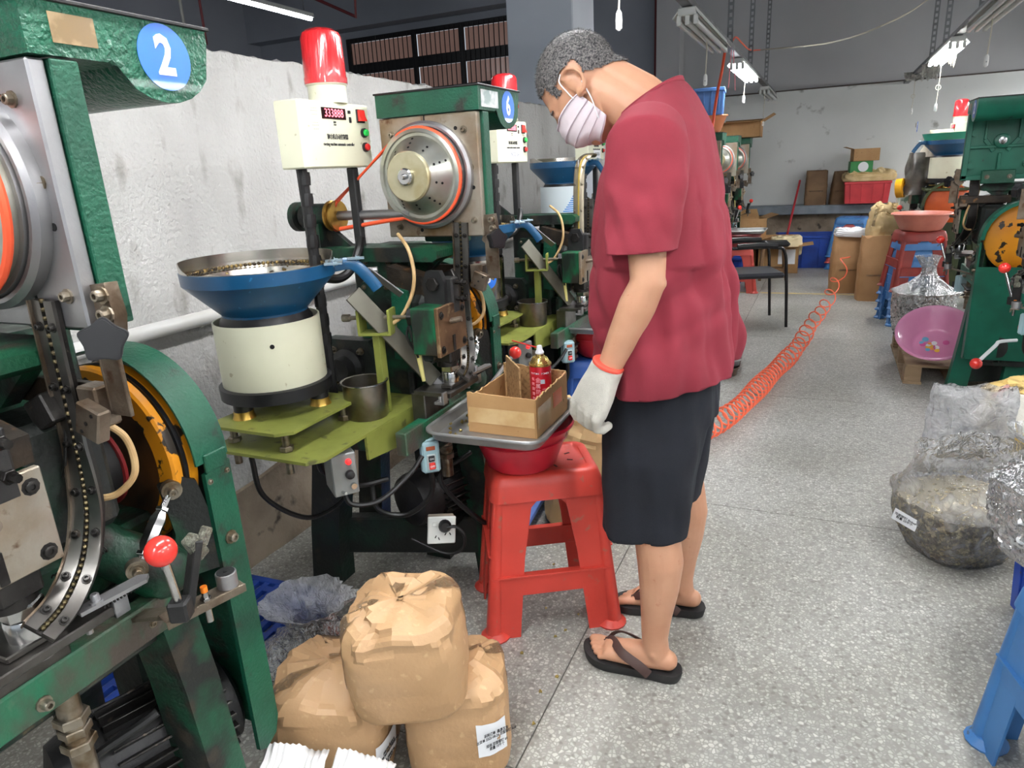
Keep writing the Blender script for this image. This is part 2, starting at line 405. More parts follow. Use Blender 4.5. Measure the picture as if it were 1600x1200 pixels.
mb = MB(); mb.bx(-9.5, 5.0, -4.2, 10.8, -0.14, -0.004, 0.002)
floor = mb.build('floor', mat('joint_grout', (86, 84, 78), 0.9), off=(0, 0, 0)); tag(floor, 'pale speckled terrazzo floor in large slabs with dark joints', kind='structure')
slab_me = None
for xi in range(-1, 3):
    for yi in range(-3, 6):
        x0 = -0.58 + 1.5 * xi; y0 = 2.67 + 1.51 * yi
        if slab_me is None:
            mb = MB(); mb.bx(0.002, 1.498, 0.002, 1.508, -0.03, 0.0, 0.001); o = mb.build('slab', TERR, floor, off=(0, 0, 0)); slab_me = o.data
        else:
            o = bpy.data.objects.new('slab', slab_me); COL.objects.link(o); o.parent = floor
        o.location = (x0, y0, 0)
mb = MB(); mb.bx(-1.9, 4.0, 7.62, 7.68, 0.0, 0.0012, 0.0003)
tag(mb.build('trim_1', mat('yellow_floor_line', (206, 184, 120), 0.6, 0, (176, 166, 140), 9, (0.45, 0.6))), 'worn yellow painted line across the floor', kind='structure')

# partition wall with a torn, uneven top edge
random.seed(4)
def partition(x, y0, y1, h, th, name, lab):
    n = int((y1 - y0) / 0.03); V = []; Fc = []
    for i in range(n + 1):
        y = y0 + (y1 - y0) * i / n
        dz = 0.010 * noise.noise(Vector((y * 9, 0, 1))) + 0.009 * noise.noise(Vector((y * 40, 3, 1)))
        for (xx, zz) in ((x, 0), (x, h * 0.5), (x, h + dz), (x - 0.02, h + dz + 0.012 * random.random()), (x - th, h + dz * 0.4), (x - th, 0)):
            V.append((xx, y, zz))
    for i in range(n):
        for k in range(6):
            k2 = (k + 1) % 6; Fc.append((i * 6 + k, i * 6 + k2, (i + 1) * 6 + k2, (i + 1) * 6 + k))
    Fc.append(tuple(range(6))); Fc.append(tuple(n * 6 + k for k in range(6))[::-1])
    o = MB().add(V, Fc).build(name, PLASTER, None, 30)
    return tag(o, lab, kind='structure')
partition(-1.9, -4.2, 5.58, 1.80, 0.14, 'wall_left', 'rough grey plaster partition wall with a torn uneven top edge')
partition(-1.96, 6.15, 10.55, 1.80, 0.12, 'wall_left_far', 'far stretch of plaster partition beyond the pillar')
mb = MB()
n = 160
V = []; Fc = []
for i in range(n + 1):
    y = -4.2 + 9.7 * i / n
    q = 0.012 * noise.noise(Vector((y * 5, 2, 0))); z = 0.30 + 0.05 * noise.noise(Vector((y * 2.3, 7, 0)))
    for (xx, zz) in ((-1.93, 0), (-1.86 + q, 0), (-1.872 + q, z * 0.6), (-1.885, z), (-1.93, z + 0.01)): V.append((xx, y, zz))
for i in range(n):
    for k in range(5):
        k2 = (k + 1) % 5; Fc.append((i * 5 + k, i * 5 + k2, (i + 1) * 5 + k2, (i + 1) * 5 + k))
tag(mb.add(V, Fc).build('baseboard_left', CONC, None, 30), 'rough brown concrete footing along the partition', kind='structure')
PVC = mat('white_pvc', (232, 232, 228), 0.35, 0, (214, 212, 204), 6, (0.4, 0.7))
pipe = thing('wall_pipe', 'white plastic conduit pipe running along the plaster partition', 'pipe', (-1.862, 0.0, 0.93))
MB().cyl((-1.862, -4.0, 0.955), (-1.862, 5.5, 0.955), 0.024, n=20).build('tube', PVC, pipe)
for y in (0.2, 1.0, 2.05, 3.1, 4.2, 5.2):
    MB().lathe([(0.0265, -0.012), (0.0265, 0.012)], (-1.862, y, 0.955), (0, 1, 0), 16).box((-1.885, y, 0.955), (0.035, 0.02, 0.03)).build('clip', PVC, pipe)

# pillar
mb = MB(); mb.bx(-2.46, -1.9, 5.6, 6.15, 0, 4.6, 0.01); tag(mb.build('wall_pillar', PAINTP), 'square pale blue-grey painted pillar at the end of the partition', kind='structure')
# back wall: white below, grey above
mb = MB(); mb.bx(-2.3, 5.0, 10.6, 10.8, 0, 2.21, 0.002); tag(mb.build('wall_back', PAINTW), 'off-white painted lower back wall of the workshop', kind='structure')
mb = MB(); mb.bx(-2.3, 5.0, 10.612, 10.8, 2.21, 4.6, 0.002); tag(mb.build('wall_back_upper', PAINTG), 'grey upper back wall above the lamp rails', kind='structure')
mb = MB(); mb.bx(-2.3, 5.0, 10.592, 10.6, 2.195, 2.212, 0.002); tag(mb.build('trim_2', mat('dusty_line', (92, 84, 78), 0.9)), 'thin dark dusty line where the two wall paints meet', kind='structure')
mb = MB(); mb.bx(-2.3, -1.98, 10.3, 10.6, 0, 4.6, 0.004); tag(mb.build('wall_corner', PAINTG), 'grey corner pier in the back left of the workshop', kind='structure')
mb = MB(); mb.bx(4.0, 4.2, -4.2, 10.8, 0, 4.6, 0.002); tag(mb.build('wall_right', PAINTW), 'off-white wall on the far right side', kind='structure')
# hall behind the partition: back wall with a barred window
mb = MB()
mb.bx(-9.5, -7.62, 10.6, 10.8, 0, 4.6, 0.002); mb.bx(-4.5, -2.3, 10.6, 10.8, 0, 4.6, 0.002)
mb.bx(-7.62, -4.5, 10.6, 10.8, 0, 2.66, 0.002); mb.bx(-7.62, -4.5, 10.6, 10.8, 3.62, 4.6, 0.002)
tag(mb.build('wall_hall', PAINTD), 'dark grey wall of the neighbouring hall', kind='structure')
win = bpy.data.objects.new('window_1', None); COL.objects.link(win); win.location = (-6.06, 10.6, 2.66); win['_o'] = Vector((-6.06, 10.6, 2.66)); tag(win, 'long barred window with brown panes high in the dark hall', kind='structure')
WB = mat('window_bar', (26, 25, 27), 0.5)
mb = MB()
for z in (2.67, 3.06, 3.55): mb.bx(-7.62, -4.5, 10.60, 10.66, z, z + (0.16 if z == 3.06 else 0.07))
mb.build('window_frame', WB, win)
for x in (-7.6, -6.32, -5.45, -4.53): MB().bx(x - 0.035, x + 0.035, 10.59, 10.66, 2.67, 3.62).build('mullion', WB, win)
bme = None
for i in range(36):
    x = -7.55 + i * 0.0865
    if bme is None: o = MB().cyl((x, 10.585, 2.67), (x, 10.585, 3.6), 0.009, n=6).build('window_bar', WB, win); bme = o.data; bx0 = x
    else:
        o = bpy.data.objects.new('window_bar', bme); COL.objects.link(o); o.parent = win; o.location = (x - bx0, 0, 0)
PANE = mat('brown_pane', (150, 122, 112), 0.25, 0, (136, 108, 98), 2.0, (0.4, 0.6), emit=(150, 118, 108), es=0.24)
for (a, b) in ((-7.58, -6.36), (-6.28, -5.49), (-5.41, -4.55)):
    for (z0, z1) in ((2.74, 3.06), (3.22, 3.55)): MB().bx(a, b, 10.67, 10.68, z0, z1).build('window_pane', PANE, win)
mb = MB(); mb.bx(-9.7, -9.5, -4.2, 10.8, 0, 4.7, 0.002); tag(mb.build('wall_hall_side', PAINTD), 'dark side wall of the neighbouring hall', kind='structure')
# ceiling and beams
mb = MB(); mb.bx(-9.5, 5.0, -4.2, 10.8, 4.6, 4.7, 0.002); tag(mb.build('ceiling', mat('dark_ceiling', (150, 152, 158), 0.9, 0, (138, 140, 146), 1.0)), 'dark grey ceiling slab high above the workshop', kind='structure')
for i, (y, z) in enumerate(((6.2, 3.75), (10.3, 3.72), (2.6, 4.0))):
    mb = MB(); mb.bx(-9.5, -2.5, y, y + 0.3, z, 4.6, 0.004); tag(mb.build('trim_%d' % (i + 3), PAINTD), ['deep concrete ceiling beam in the middle of the dark hall', 'concrete beam over the barred window', 'concrete ceiling beam nearest the camera in the hall'][i], kind='structure')
REDPIPE = mat('dark_red_pipe', (110, 38, 40), 0.5)
def pipe_run(pts, r, lab, m=None): return one(MB().tube(pts, r, 10), 'fire_pipe', m or REDPIPE, lab, 'pipe')
pipe_run([ay(470, -12, 6.0), ay(556, 26, 6.0), ay(553, -40, 6.0)], 0.016, 'dark red bent sprinkler pipe under the hall ceiling')
pipe_run([Vector((-2.32, 10.4, 0.2)), Vector((-2.32, 10.4, 4.5))], 0.03, 'dark red vertical pipe in the back left corner')
_a = ay(323, 70, 4.5); pipe_run([Vector((_a.x, _a.y, 4.6)), _a], 0.010, 'thin dark red drop pipe left of the hall lamp')
_a = ay(293, 70, 4.5); pipe_run([Vector((_a.x, _a.y, 4.6)), _a], 0.012, 'pale grey drop pipe above the number two machine', mat('grey_pipe', (170, 168, 160), 0.5))

# ------------------------------------------------------------------ lamp rails, fluorescent fixtures, cords
GALV = mat('galvanised_steel', (126, 127, 128), 0.5, 0.6, (104, 104, 104), 8)
LAMPW = mat('lamp_white', (206, 208, 204), 0.5)
TUBE_ON = mat('lit_tube', (255, 255, 255), 0.4, emit=(252, 252, 255), es=LAMP)
TUBE_OFF = mat('dark_tube', (214, 216, 214), 0.3)
ZR = 2.16
def fixture(x, y, lit, lab, L=1.25, z=ZR, nt=3):
    t = thing('fluorescent_fixture', lab, 'lamp', (x, y, z), 0, 'lamps on the two rails')
    MB().bx(x - 0.05, x + 0.05, y - L / 2, y + L / 2, z - 0.045, z - 0.005, 0.006).build('housing', LAMPW, t)
    mb = MB()
    for s in (-1, 1): mb.prism([(0.05, 0), (0.078, -0.035), (0.075, -0.038), (0.047, -0.004)], (x, y, z - 0.02), (s, 0, 0), (0, 0, 1), L)
    mb.build('reflector', LAMPW, t)
    for k in range(nt):
        xx = x + (k - (nt - 1) / 2) * 0.045
        MB().cyl((xx, y - L / 2 + 0.03, z - 0.075), (xx, y + L / 2 - 0.03, z - 0.075), 0.014, n=10).build('tube', TUBE_ON if lit else TUBE_OFF, t)
        for s in (-1, 1): MB().bx(xx - 0.012, xx + 0.012, y + s * (L / 2 - 0.035), y + s * (L / 2 - 0.015), z - 0.09, z - 0.04).build('lamp_holder', LAMPW, t)
    return t
for x, nm in ((-0.76, 'left'), (0.80, 'right'), (2.7, 'third')):  # third rail is added out of view, only to carry the extra lamps
    rail = thing('lamp_rail', 'long galvanised channel rail carrying the %s row of lamps' % nm, 'rail', (x, 3.0, ZR))
    MB().bx(x - 0.03, x + 0.03, -3.8, 10.58, ZR, ZR + 0.035, 0.003).build('channel', GALV, rail)
    for yy in ((-1.5, 0.8, 3.0, 5.9, 7.4, 9.2) if nm == 'left' else (-1.5, 0.8, 3.0, 5.6, 7.2, 8.1)):
        mb = MB()
        for s in (-1, 1): mb.bx(x + s * 0.016 - 0.006, x + s * 0.016 + 0.006, yy - 0.002, yy + 0.002, ZR + 0.03, 4.6, 0.0005)
        for k in range(48): mb.bx(x - 0.012, x + 0.012, yy - 0.0018, yy + 0.0018, ZR + 0.05 + k * 0.05, ZR + 0.072 + k * 0.05, 0.0003)
        mb.build('hanger_strip', GALV, rail)
fixture(-0.76, 7.0, True, 'lit three-tube fluorescent fixture over the far left machines')
fixture(-0.76, 4.75, False, 'unlit fluorescent fixture at the near end of the left rail')
fixture(-0.76, 9.7, False, 'unlit fluorescent fixture at the back wall end of the left rail')
fixture(-0.76, 2.5, True, 'lit fluorescent fixture above the red stool')
fixture(-0.76, 0.7, True, 'lit fluorescent fixture above the number two machine')
fixture(-0.76, -1.2, True, 'lit fluorescent fixture behind the camera on the left rail')
fixture(0.80, 7.1, True, 'lit three-tube fluorescent fixture over the right row of machines')
fixture(0.80, 5.1, False, 'unlit fluorescent fixture at the top right corner')
fixture(0.80, 2.6, True, 'lit fluorescent fixture above the clear plastic sacks')
fixture(0.80, 0.7, True, 'lit fluorescent fixture above the blue stool')
fixture(0.80, -1.2, True, 'lit fluorescent fixture behind the camera on the right rail')
for k, yy in enumerate((-1.0, 1.6, 4.2, 6.4, 8.0, 9.6)): fixture(2.7, yy, True, 'lit fluorescent fixture of the added third row outside the frame, %s from the camera' % ['first', 'second', 'third', 'fourth', 'fifth', 'sixth'][k])  # unseen row added to brighten the back wall and far end
p = fl(424, 14, 3.35); hl = thing('hall_lamp', 'single lit fluorescent batten on the dark hall ceiling', 'lamp', p)
MB().bx(p.x - 0.03, p.x + 0.03, p.y - 0.75, p.y + 0.75, 3.37, 3.42, 0.004).build('housing', LAMPW, hl)
MB().cyl((p.x, p.y - 0.72, 3.35), (p.x, p.y + 0.72, 3.35), 0.02, n=10).build('tube', TUBE_ON, hl)
mb = MB()
for s in (-0.6, 0.6): mb.cyl((p.x, p.y + s, 3.41), (p.x, p.y + s, 4.6), 0.006, n=6)
mb.build('hanger_rod', GALV, hl)

CORD = mat('dusty_cord', (196, 190, 172), 0.7)
SWW = mat('white_switch', (228, 228, 224), 0.4)
def pull_cord(x, px, py, lab, ring=False, col=None, l=0.035):
    e = ax(px, py, x); c = thing('pull_cord', lab, 'light cord', e, 0, 'pull cords of the lamps')
    MB().tube([(x, e.y, ZR + 0.02), (x + 0.004, e.y, (ZR + e.z) / 2), (x, e.y, e.z + l * 0.8)], 0.0035 if not ring else 0.003, 6).build('cord', CORD, c)
    MB().lathe([(0.004, -l), (0.012, -l * 0.8), (0.013, 0), (0.011, l * 0.7), (0.005, l)], e, (0, 0, 1), 12, squash=(1, 0.6)).build('switch', col or SWW, c)
    MB().cyl(e + Vector((0, -0.008, -0.006)), e + Vector((0, -0.0095, -0.006)), 0.004, n=8).build('button', mat('grey_button', (150, 150, 150), 0.5), c)
    if ring:
        MB().tube([e + Vector((0.02 * math.cos(a), 0, 0.16 + 0.02 * math.sin(a))) for a in [k * math.pi / 6 for k in range(12)]], 0.003, 6, closed=True).build('ring', CORD, c)
pull_cord(-0.76, 967, 32, 'pull cord switch hanging right above the man')
pull_cord(-0.76, 1102, 125, 'pull cord switch hanging from the unlit left fixture')
pull_cord(-0.76, 1162, 155, 'pull cord switch below the lit left fixture')
pull_cord(-0.76, 1192, 192, 'lowest pull cord switch of the left rail near the back wall')
pull_cord(0.80, 1541, 95, 'white pull cord switch at the far right of the photo')
pull_cord(0.80, 1424, 174, 'knotted pull cord with pale end left of its pair on the right rail', True)
pull_cord(0.80, 1462, 168, 'knotted pull cord with grey end on the right rail', True, mat('grey_button', (150, 150, 150), 0.5))
one(MB().tube(smooth_path([ax(1188, 78, -0.76), fl(1300, 66, 2.25), fl(1400, 30, 2.28), ax(1452, -2, 0.80)], 8), 0.006, 6), 'overhead_wire', CORD, 'thin pale wire slung between the two lamp rails', 'wire')
one(MB().tube(smooth_path([ax(1134, 72, -0.76), ax(1128, 110, -0.76), ax(1120, 150, -0.75), ax(1113, 200, -0.74), ax(1110, 230, -0.74)], 6), 0.010, 8), 'air_hose', ORANGE(), 'orange air hose hanging straight from the left lamp rail', 'hose')
one(MB().tube(smooth_path([ax(1143, 66, -0.76), ax(1150, 58, -0.76), ax(1160, 68, -0.76), ax(1172, 78, -0.76), ax(1188, 78, -0.76)], 6), 0.006, 8), 'lamp_wire', ORANGE(), 'red looped wire on top of the left lamp rail', 'wire')
RIB = mat('pink_ribbon', (216, 92, 110), 0.6)
for i, (px, py, e) in enumerate(((1143, 75, (1138, 138)), (1146, 80, (1149, 140)))):
    a = ax(px, py, -0.75 + i * 0.03); b = ax(*e, -0.75 + i * 0.03)
    mb = MB(); P = [a.lerp(b, k / 8) + Vector((0, 0.012 * math.sin(k * 1.3 + i), 0)) for k in range(9)]
    mb.tube(P, 0.016, 6, flat=0.12, up=(0, 1, 0.0)); one(mb, 'ribbon', RIB, ['shorter pink ribbon tied to the left lamp rail', 'longer pale pink ribbon tied beside the lit left lamp'][i], 'ribbon')
def rag(c, s, seed, lab, m, name='plastic_scrap', n=14):
    random.seed(seed); mb = MB(); V = []; Fc = []
    for i in range(n + 1):
        for j in range(n + 1):
            u = i / n - 0.5; v = j / n
            q = noise.noise(Vector((u * 4, v * 3, seed))) ; q2 = noise.noise(Vector((u * 9 + 5, v * 5, seed)))
            V.append(Vector(c) + Vector((u * s[0] * (1 - 0.2 * v), q * s[1] + q2 * s[1] * 0.4, -v * s[2] * (0.8 + 0.35 * noise.noise(Vector((u * 5, 0, seed)))))))
    for i in range(n):
        for j in range(n):
            a = i * (n + 1) + j; Fc.append((a, a + 1, a + n + 2, a + n + 1))
    o = one(mb.add(V, Fc), name, m, lab, 'plastic film'); md = o.modifiers.new('s', 'SOLIDIFY'); md.thickness = 0.001
    return o
rag(ax(1430, 112, 0.78), (0.22, 0.10, 0.11), 3, 'torn white plastic film hanging from the right lamp rail', poly_film('hanging_film', (235, 232, 224), 0.55, 0.4))
rag(ax(1455, 100, 0.82), (0.16, 0.08, 0.17), 8, 'second strip of torn film under the lit right lamp', poly_film('hanging_film', (235, 232, 224), 0.55, 0.4))
rag(ax(1490, 75, 0.80), (0.06, 0.03, 0.14), 9, 'narrow paper strip dangling beside the lit right lamp', mat('yellowed_paper', (220, 212, 190), 0.8))
# ================================================================== riveting machines (one row of stations, 1.2 m apart)
# station coordinates: X as in the left row, y measured from the head plate, z up
SO = Vector((-1.1, 0, 0))
def s2x(px, py, X): return ax(px, py, X) - Vector((0, 0.6, 0))
def s2y(px, py, y): return ay(px, py, 0.6 + y) - Vector((0, 0.6, 0))
def s6x(px, py, X): return ax(px, py, X) - Vector((0, 1.8, 0))
def s6y(px, py, y): return ay(px, py, 1.8 + y) - Vector((0, 1.8, 0))
FASC = mat('dark_machine_casting', (26, 30, 28), 0.5, 0, (18, 52, 38), 6, (0.5, 0.7), (52, 46, 38), 14, (0.62, 0.72), 0.25, 70)
BRASS = mat('brass', (206, 170, 86), 0.3, 0.9)
TANH = mat('tan_hose', (196, 164, 116), 0.55, 0, (170, 138, 92), 30)
SWBOX = mat('pale_blue_switch_box', (170, 200, 206), 0.4, 0, (150, 182, 190), 10, (0.4, 0.7))
NUTM = mat('zinc_bolt', (150, 142, 128), 0.35, 0.85, (110, 94, 72), 30)

def build_machine():
    t = thing('riveting_machine', '', 'machine', (-1.1, 0, 0), 0, 'riveting machines', off=SO)
    B = lambda mb, n, m, par=None, ang=35: mb.build(n, m, par if par is not None else t, ang)
    # --- cast legs: outline seen from the front, with flared feet
    def leg(pts, y, th): return MB().prism(pts, (0, y, 0), (1, 0, 0), (0, 0, 1), th)
    B(leg([(-1.11, 0.64), (-1.01, 0.64), (-0.985, 0.5), (-0.955, 0.2), (-0.93, 0.0), (-1.03, 0.0), (-1.05, 0.2), (-1.08, 0.5)], 0.105, 0.07), 'leg', GREEN2())
    B(leg([(-1.46, 0.70), (-1.34, 0.70), (-1.40, 0.5), (-1.46, 0.18), (-1.47, 0.0), (-1.60, 0.0), (-1.575, 0.2), (-1.52, 0.5)], -0.10, 0.075), 'leg', FASC)
    B(leg([(-1.30, 0.64), (-1.20, 0.64), (-1.20, 0.4), (-1.18, 0.0), (-1.28, 0.0), (-1.29, 0.4)], 0.16, 0.06), 'leg', FASC)
    B(leg([(-1.46, 0.70), (-1.36, 0.70), (-1.44, 0.4), (-1.48, 0.0), (-1.59, 0.0), (-1.54, 0.4)], 0.16, 0.06), 'leg', FASC)
    mb = MB(); mb.bar((-1.54, -0.08, 0.16), (-1.0, 0.105, 0.16), 0.05, 0.14)
    B(mb, 'stretcher', FASC)
    # --- bed with a worn front rail
    mb = MB(); mb.bx(-1.47, -1.03, -0.20, 0.17, 0.60, 0.65, 0.006); mb.bx(-1.43, -1.10, -0.06, 0.16, 0.56, 0.60, 0.004)
    bed = B(mb, 'bed', mat('bed_iron', (60, 64, 58), 0.4, 0.5, (26, 42, 34), 7, (0.4, 0.6), (150, 128, 96), 9, (0.64, 0.72), 0.15, 90))
    mb = MB(); mb.bx(-1.035, -1.0, -0.34, 0.10, 0.632, 0.700, 0.003)
    rail = B(mb, 'rail', mat('worn_green_rail', (24, 104, 72), 0.4, 0, (74, 66, 58), 8, (0.47, 0.6), (134, 122, 106), 12, (0.6, 0.7), 0.2, 110, stretch=(1, 1, 0.5)))
    mb = MB(); mb.bx(-1.12, -1.095, -0.30, 0.14, 0.64, 0.69, 0.003); mb.bx(-1.095, -1.035, -0.02, 0.14, 0.64, 0.665, 0.003); mb.bx(-1.46, -1.10, -0.30, -0.18, 0.61, 0.65, 0.004)
    B(mb, 'slide_way', GREEN2())
    mb = MB(); mb.bolt((-1.0, -0.14, 0.655), (1, 0, 0), 0.008, 0.012); mb.bolt((-1.0, 0.05, 0.66), (1, 0, 0), 0.005, 0.003); B(mb, 'bolt', NUTM, rail)
    # --- column casting with cover boss
    mb = MB(); mb.bx(-1.30, -1.13, -0.09, 0.12, 0.70, 1.17, 0.008); mb.bx(-1.36, -1.10, -0.06, 0.20, 0.70, 0.80, 0.01)
    col = B(mb, 'column', GREEN2())
    mb = MB(); mb.prism([(-0.055, -0.03), (-0.04, -0.055), (0.02, -0.055), (0.05, -0.03), (0.055, 0.02), (0.04, 0.045), (-0.045, 0.045), (-0.055, 0.03)], (-1.205, -0.10, 1.03), (1, 0, 0), (0, 0, 1), 0.035)
    B(mb, 'cover_boss', DGREEN(), col)
    mb = MB()
    for (x, z) in ((-1.245, 1.06), (-1.165, 1.06), (-1.205, 0.99)): mb.bolt((x, -0.118, z), (0, -1, 0), 0.005, 0.006)
    for (x, z) in ((-1.25, 1.13), (-1.17, 1.13)): mb.bolt((x, -0.09, z), (0, -1, 0), 0.006, 0.005)
    B(mb, 'bolt', NUTM, col)
    # big bearing block low on the wall side
    mb = MB(); mb.prism([(-0.10, -0.1), (0.10, -0.1), (0.10, 0.06), (0.08, 0.085), (-0.08, 0.085), (-0.10, 0.06)], (-1.33, -0.10, 0.81), (1, 0, 0), (0, 0, 1), 0.05)
    brg = B(mb, 'bearing_block', FASC)
    mb = MB(); mb.lathe([(0.06, 0), (0.058, 0.02), (0.04, 0.03), (0.035, 0.06)], (-1.33, -0.12, 0.81), (0, -1, 0), 20); B(mb, 'bearing_cap', BLACKM(), brg)
    mb = MB()
    for a in (45, 135, 225, 315): mb.bolt((-1.33 + 0.072 * math.cos(R(a)), -0.125, 0.81 + 0.072 * math.sin(R(a))), (0, -1, 0), 0.008, 0.012)
    B(mb, 'bolt', NUTM, brg)
    # --- ram housing: bright green wedge cover, dark throat, ram block with stained front plate
    mb = MB(); mb.prism([(-1.125, 0.86), (-1.05, 0.85), (-1.062, 1.06), (-1.115, 1.075)], (0, -0.155, 0), (1, 0, 0), (0, 0, 1), 0.03); B(mb, 'wedge_cover', GREEN())
    mb = MB(); mb.bx(-1.13, -1.0, -0.14, 0.05, 0.86, 1.06, 0.015); mb.bx(-1.06, -1.0, -0.18, -0.10, 0.84, 1.05, 0.02); B(mb, 'ram_guide', FASC)
    mb = MB(); mb.bx(-1.005, -0.928, -0.255, -0.105, 0.90, 1.03, 0.004); ram = B(mb, 'ram_block', mat('greasy_green_block', (16, 92, 58), 0.35, 0, (26, 34, 28), 16, (0.45, 0.6), (44, 40, 34), 24, (0.56, 0.66), 0.1, 90, stretch=(1, 1, 0.35)))
    MB().bx(-0.928, -0.916, -0.258, -0.102, 0.897, 1.033, 0.002).build('front_plate', STEELR(), ram)
    mb = MB()
    for (y, z) in ((-0.24, 1.01), (-0.12, 1.01), (-0.24, 0.915), (-0.12, 0.915)): mb.bolt((-0.917, y, z), (1, 0, 0), 0.008, 0.004)
    mb.bx(-0.917, -0.913, -0.186, -0.174, 0.90, 0.945, 0.001)
    mb.build('bolt', DSTEEL(), ram)
    MB().cyl((-0.918, -0.19, 0.985), (-0.885, -0.185, 0.992), 0.008, n=10).build('oil_nipple', RUST(), ram)
    mb = MB(); mb.cyl((-0.955, -0.16, 0.85), (-0.955, -0.16, 0.90), 0.03, n=18); mb.bx(-0.985, -0.925, -0.19, -0.13, 0.862, 0.90); B(mb, 'plunger', DSTEEL())
    mb = MB(); mb.hexn((-0.95, -0.155, 0.832), (0, 0, 1), 0.028, 0.022); mb.lathe([(0.020, 0), (0.024, 0.003), (0.026, 0.03), (0.024, 0.034)], (-0.95, -0.155, 0.797), (0, 0, 1), 18); mb.cyl((-0.95, -0.155, 0.785), (-0.95, -0.155, 0.80), 0.008, n=10)
    B(mb, 'nut', CHROME())
    # --- swing arm and link
    mb = MB(); mb.prism([(-1.13, 1.06), (-0.93, 1.035), (-0.925, 1.075), (-1.13, 1.13)], (0, -0.13, 0), (1, 0, 0), (0, 0, 1), 0.06); arm = B(mb, 'swing_arm', mat('rusty_arm', (70, 56, 42), 0.5, 0.3, (40, 34, 28), 9, (0.4, 0.6), (120, 84, 48), 26, (0.62, 0.7), 0.2, 90))
    mb = MB(); mb.prism([(-0.03, -0.09), (0.03, -0.09), (0.034, 0.03), (0.02, 0.06), (-0.02, 0.06), (-0.034, 0.03)], (-0.965, -0.175, 1.06), (1, 0, 0), (0, 0, 1), 0.02); mb.bx(-0.955, -0.915, -0.17, -0.13, 1.0, 1.10); lk = B(mb, 'link', BLACKM())
    mb = MB(); mb.hexn((-0.965, -0.185, 1.085), (0, -1, 0), 0.02, 0.012); mb.hexn((-0.965, -0.185, 1.01), (0, -1, 0), 0.015, 0.01)
    for z in (1.04, 1.085): mb.cyl((-0.915, -0.15, z), (-0.88, -0.15, z), 0.006, n=8); mb.hexn((-0.90, -0.15, z), (1, 0, 0), 0.010, 0.008)
    mb.build('bolt', DSTEEL(), lk)
    # --- upper bracket arm carrying the motor shaft and the head
    mb = MB(); mb.prism([(-1.44, 1.135), (-1.0, 1.135), (-0.985, 1.145), (-0.985, 1.165), (-1.0, 1.175), (-1.44, 1.175)], (0, -0.055, 0), (1, 0, 0), (0, 0, 1), 0.13)
    mb.prism([(-1.45, 1.135), (-1.40, 1.135), (-1.40, 1.245), (-1.45, 1.245)], (0, -0.05, 0), (1, 0, 0), (0, 0, 1), 0.10); mb.prism([(-1.41, 1.17), (-1.31, 1.17), (-1.40, 1.24)], (0, -0.05, 0), (1, 0, 0), (0, 0, 1), 0.02)
    mb.prism([(-1.12, 1.14), (-1.01, 1.14), (-1.10, 1.07)], (0, -0.02, 0), (1, 0, 0), (0, 0, 1), 0.03)
    uarm = B(mb, 'bracket_arm', GREEN2())
    mb = MB(); mb.lathe([(0.034, 0), (0.038, 0.005), (0.038, 0.10), (0.034, 0.105)], (-1.49, -0.05, 1.265), (1, 0, 0), 20); mb.lathe([(0.045, 0), (0.045, 0.02)], (-1.52, -0.05, 1.265), (1, 0, 0), 20); B(mb, 'bearing_tube', GREEN2())
    mb = MB(); mb.cyl((-1.39, -0.05, 1.265), (-1.10, -0.05, 1.265), 0.014, n=12); B(mb, 'shaft', STEEL())
    mb = MB(); mb.lathe([(0.046, 0), (0.046, 0.006), (0.038, 0.01), (0.038, 0.018), (0.046, 0.022), (0.046, 0.028)], (-1.385, -0.05, 1.265), (1, 0, 0), 24); B(mb, 'pulley', mat('brass_pulley', (186, 146, 66), 0.3, 0.7, (140, 100, 46), 20))
    # --- head plate with feeder disc
    mb = MB(); mb.bx(-1.205, -0.888, -0.012, 0.012, 1.195, 1.53, 0.003)
    plate = B(mb, 'head_plate', STEELR())
    mb = MB()
    for (x, z) in ((-1.165, 1.485), (-0.93, 1.485), (-0.915, 1.385), (-0.915, 1.24), (-1.165, 1.225), (-0.975, 1.225)): mb.bolt((x, -0.012, z), (0, -1, 0), 0.007, 0.008)
    mb.build('bolt', NUTM, plate)
    mb = MB()
    for (x, z) in ((-1.185, 1.345), (-1.09, 1.215), (-0.955, 1.49), (-0.91, 1.33)): mb.lathe([(0.0055, 0), (0.0055, 0.0008)], (x, -0.012, z), (0, -1, 0), 10)
    mb.bx(-1.055, -1.051, -0.0135, -0.011, 1.50, 1.53, 0.0003); mb.bx(-0.985, -0.981, -0.0135, -0.011, 1.196, 1.25, 0.0003)
    mb.build('bolt_hole', mat('hole_black', (8, 8, 8), 0.9), plate)
    DC = Vector((-1.055, -0.012, 1.368))
    mb = MB(); mb.lathe([(0.148, 0), (0.148, 0.016), (0.140, 0.022), (0.134, 0.022), (0.130, 0.014), (0.130, 0.026)], DC, (0, -1, 0), 48); dsc = B(mb, 'feeder_disc', STEEL())
    mb = MB(); mb.lathe([(0.130, 0.02), (0.122, 0.026), (0.122, 0.036), (0.132, 0.04), (0.132, 0.048), (0.122, 0.052), (0.118, 0.053), (0.116, 0.047), (0.108, 0.047), (0.066, 0.098)], DC, (0, -1, 0), 48, cap0=False, cap1=False); mb.build('cone', mat('brushed_cone', (196, 198, 190), 0.28, 0.9, (170, 166, 150), 10, rv=0.1), dsc)
    mb = MB(); mb.lathe([(0.066, 0.094), (0.068, 0.10), (0.068, 0.108), (0.064, 0.112)], DC, (0, -1, 0), 40); mb.build('front_cap', mat('yellowed_cap', (186, 180, 150), 0.35, 0.5, (160, 146, 104), 12), dsc)
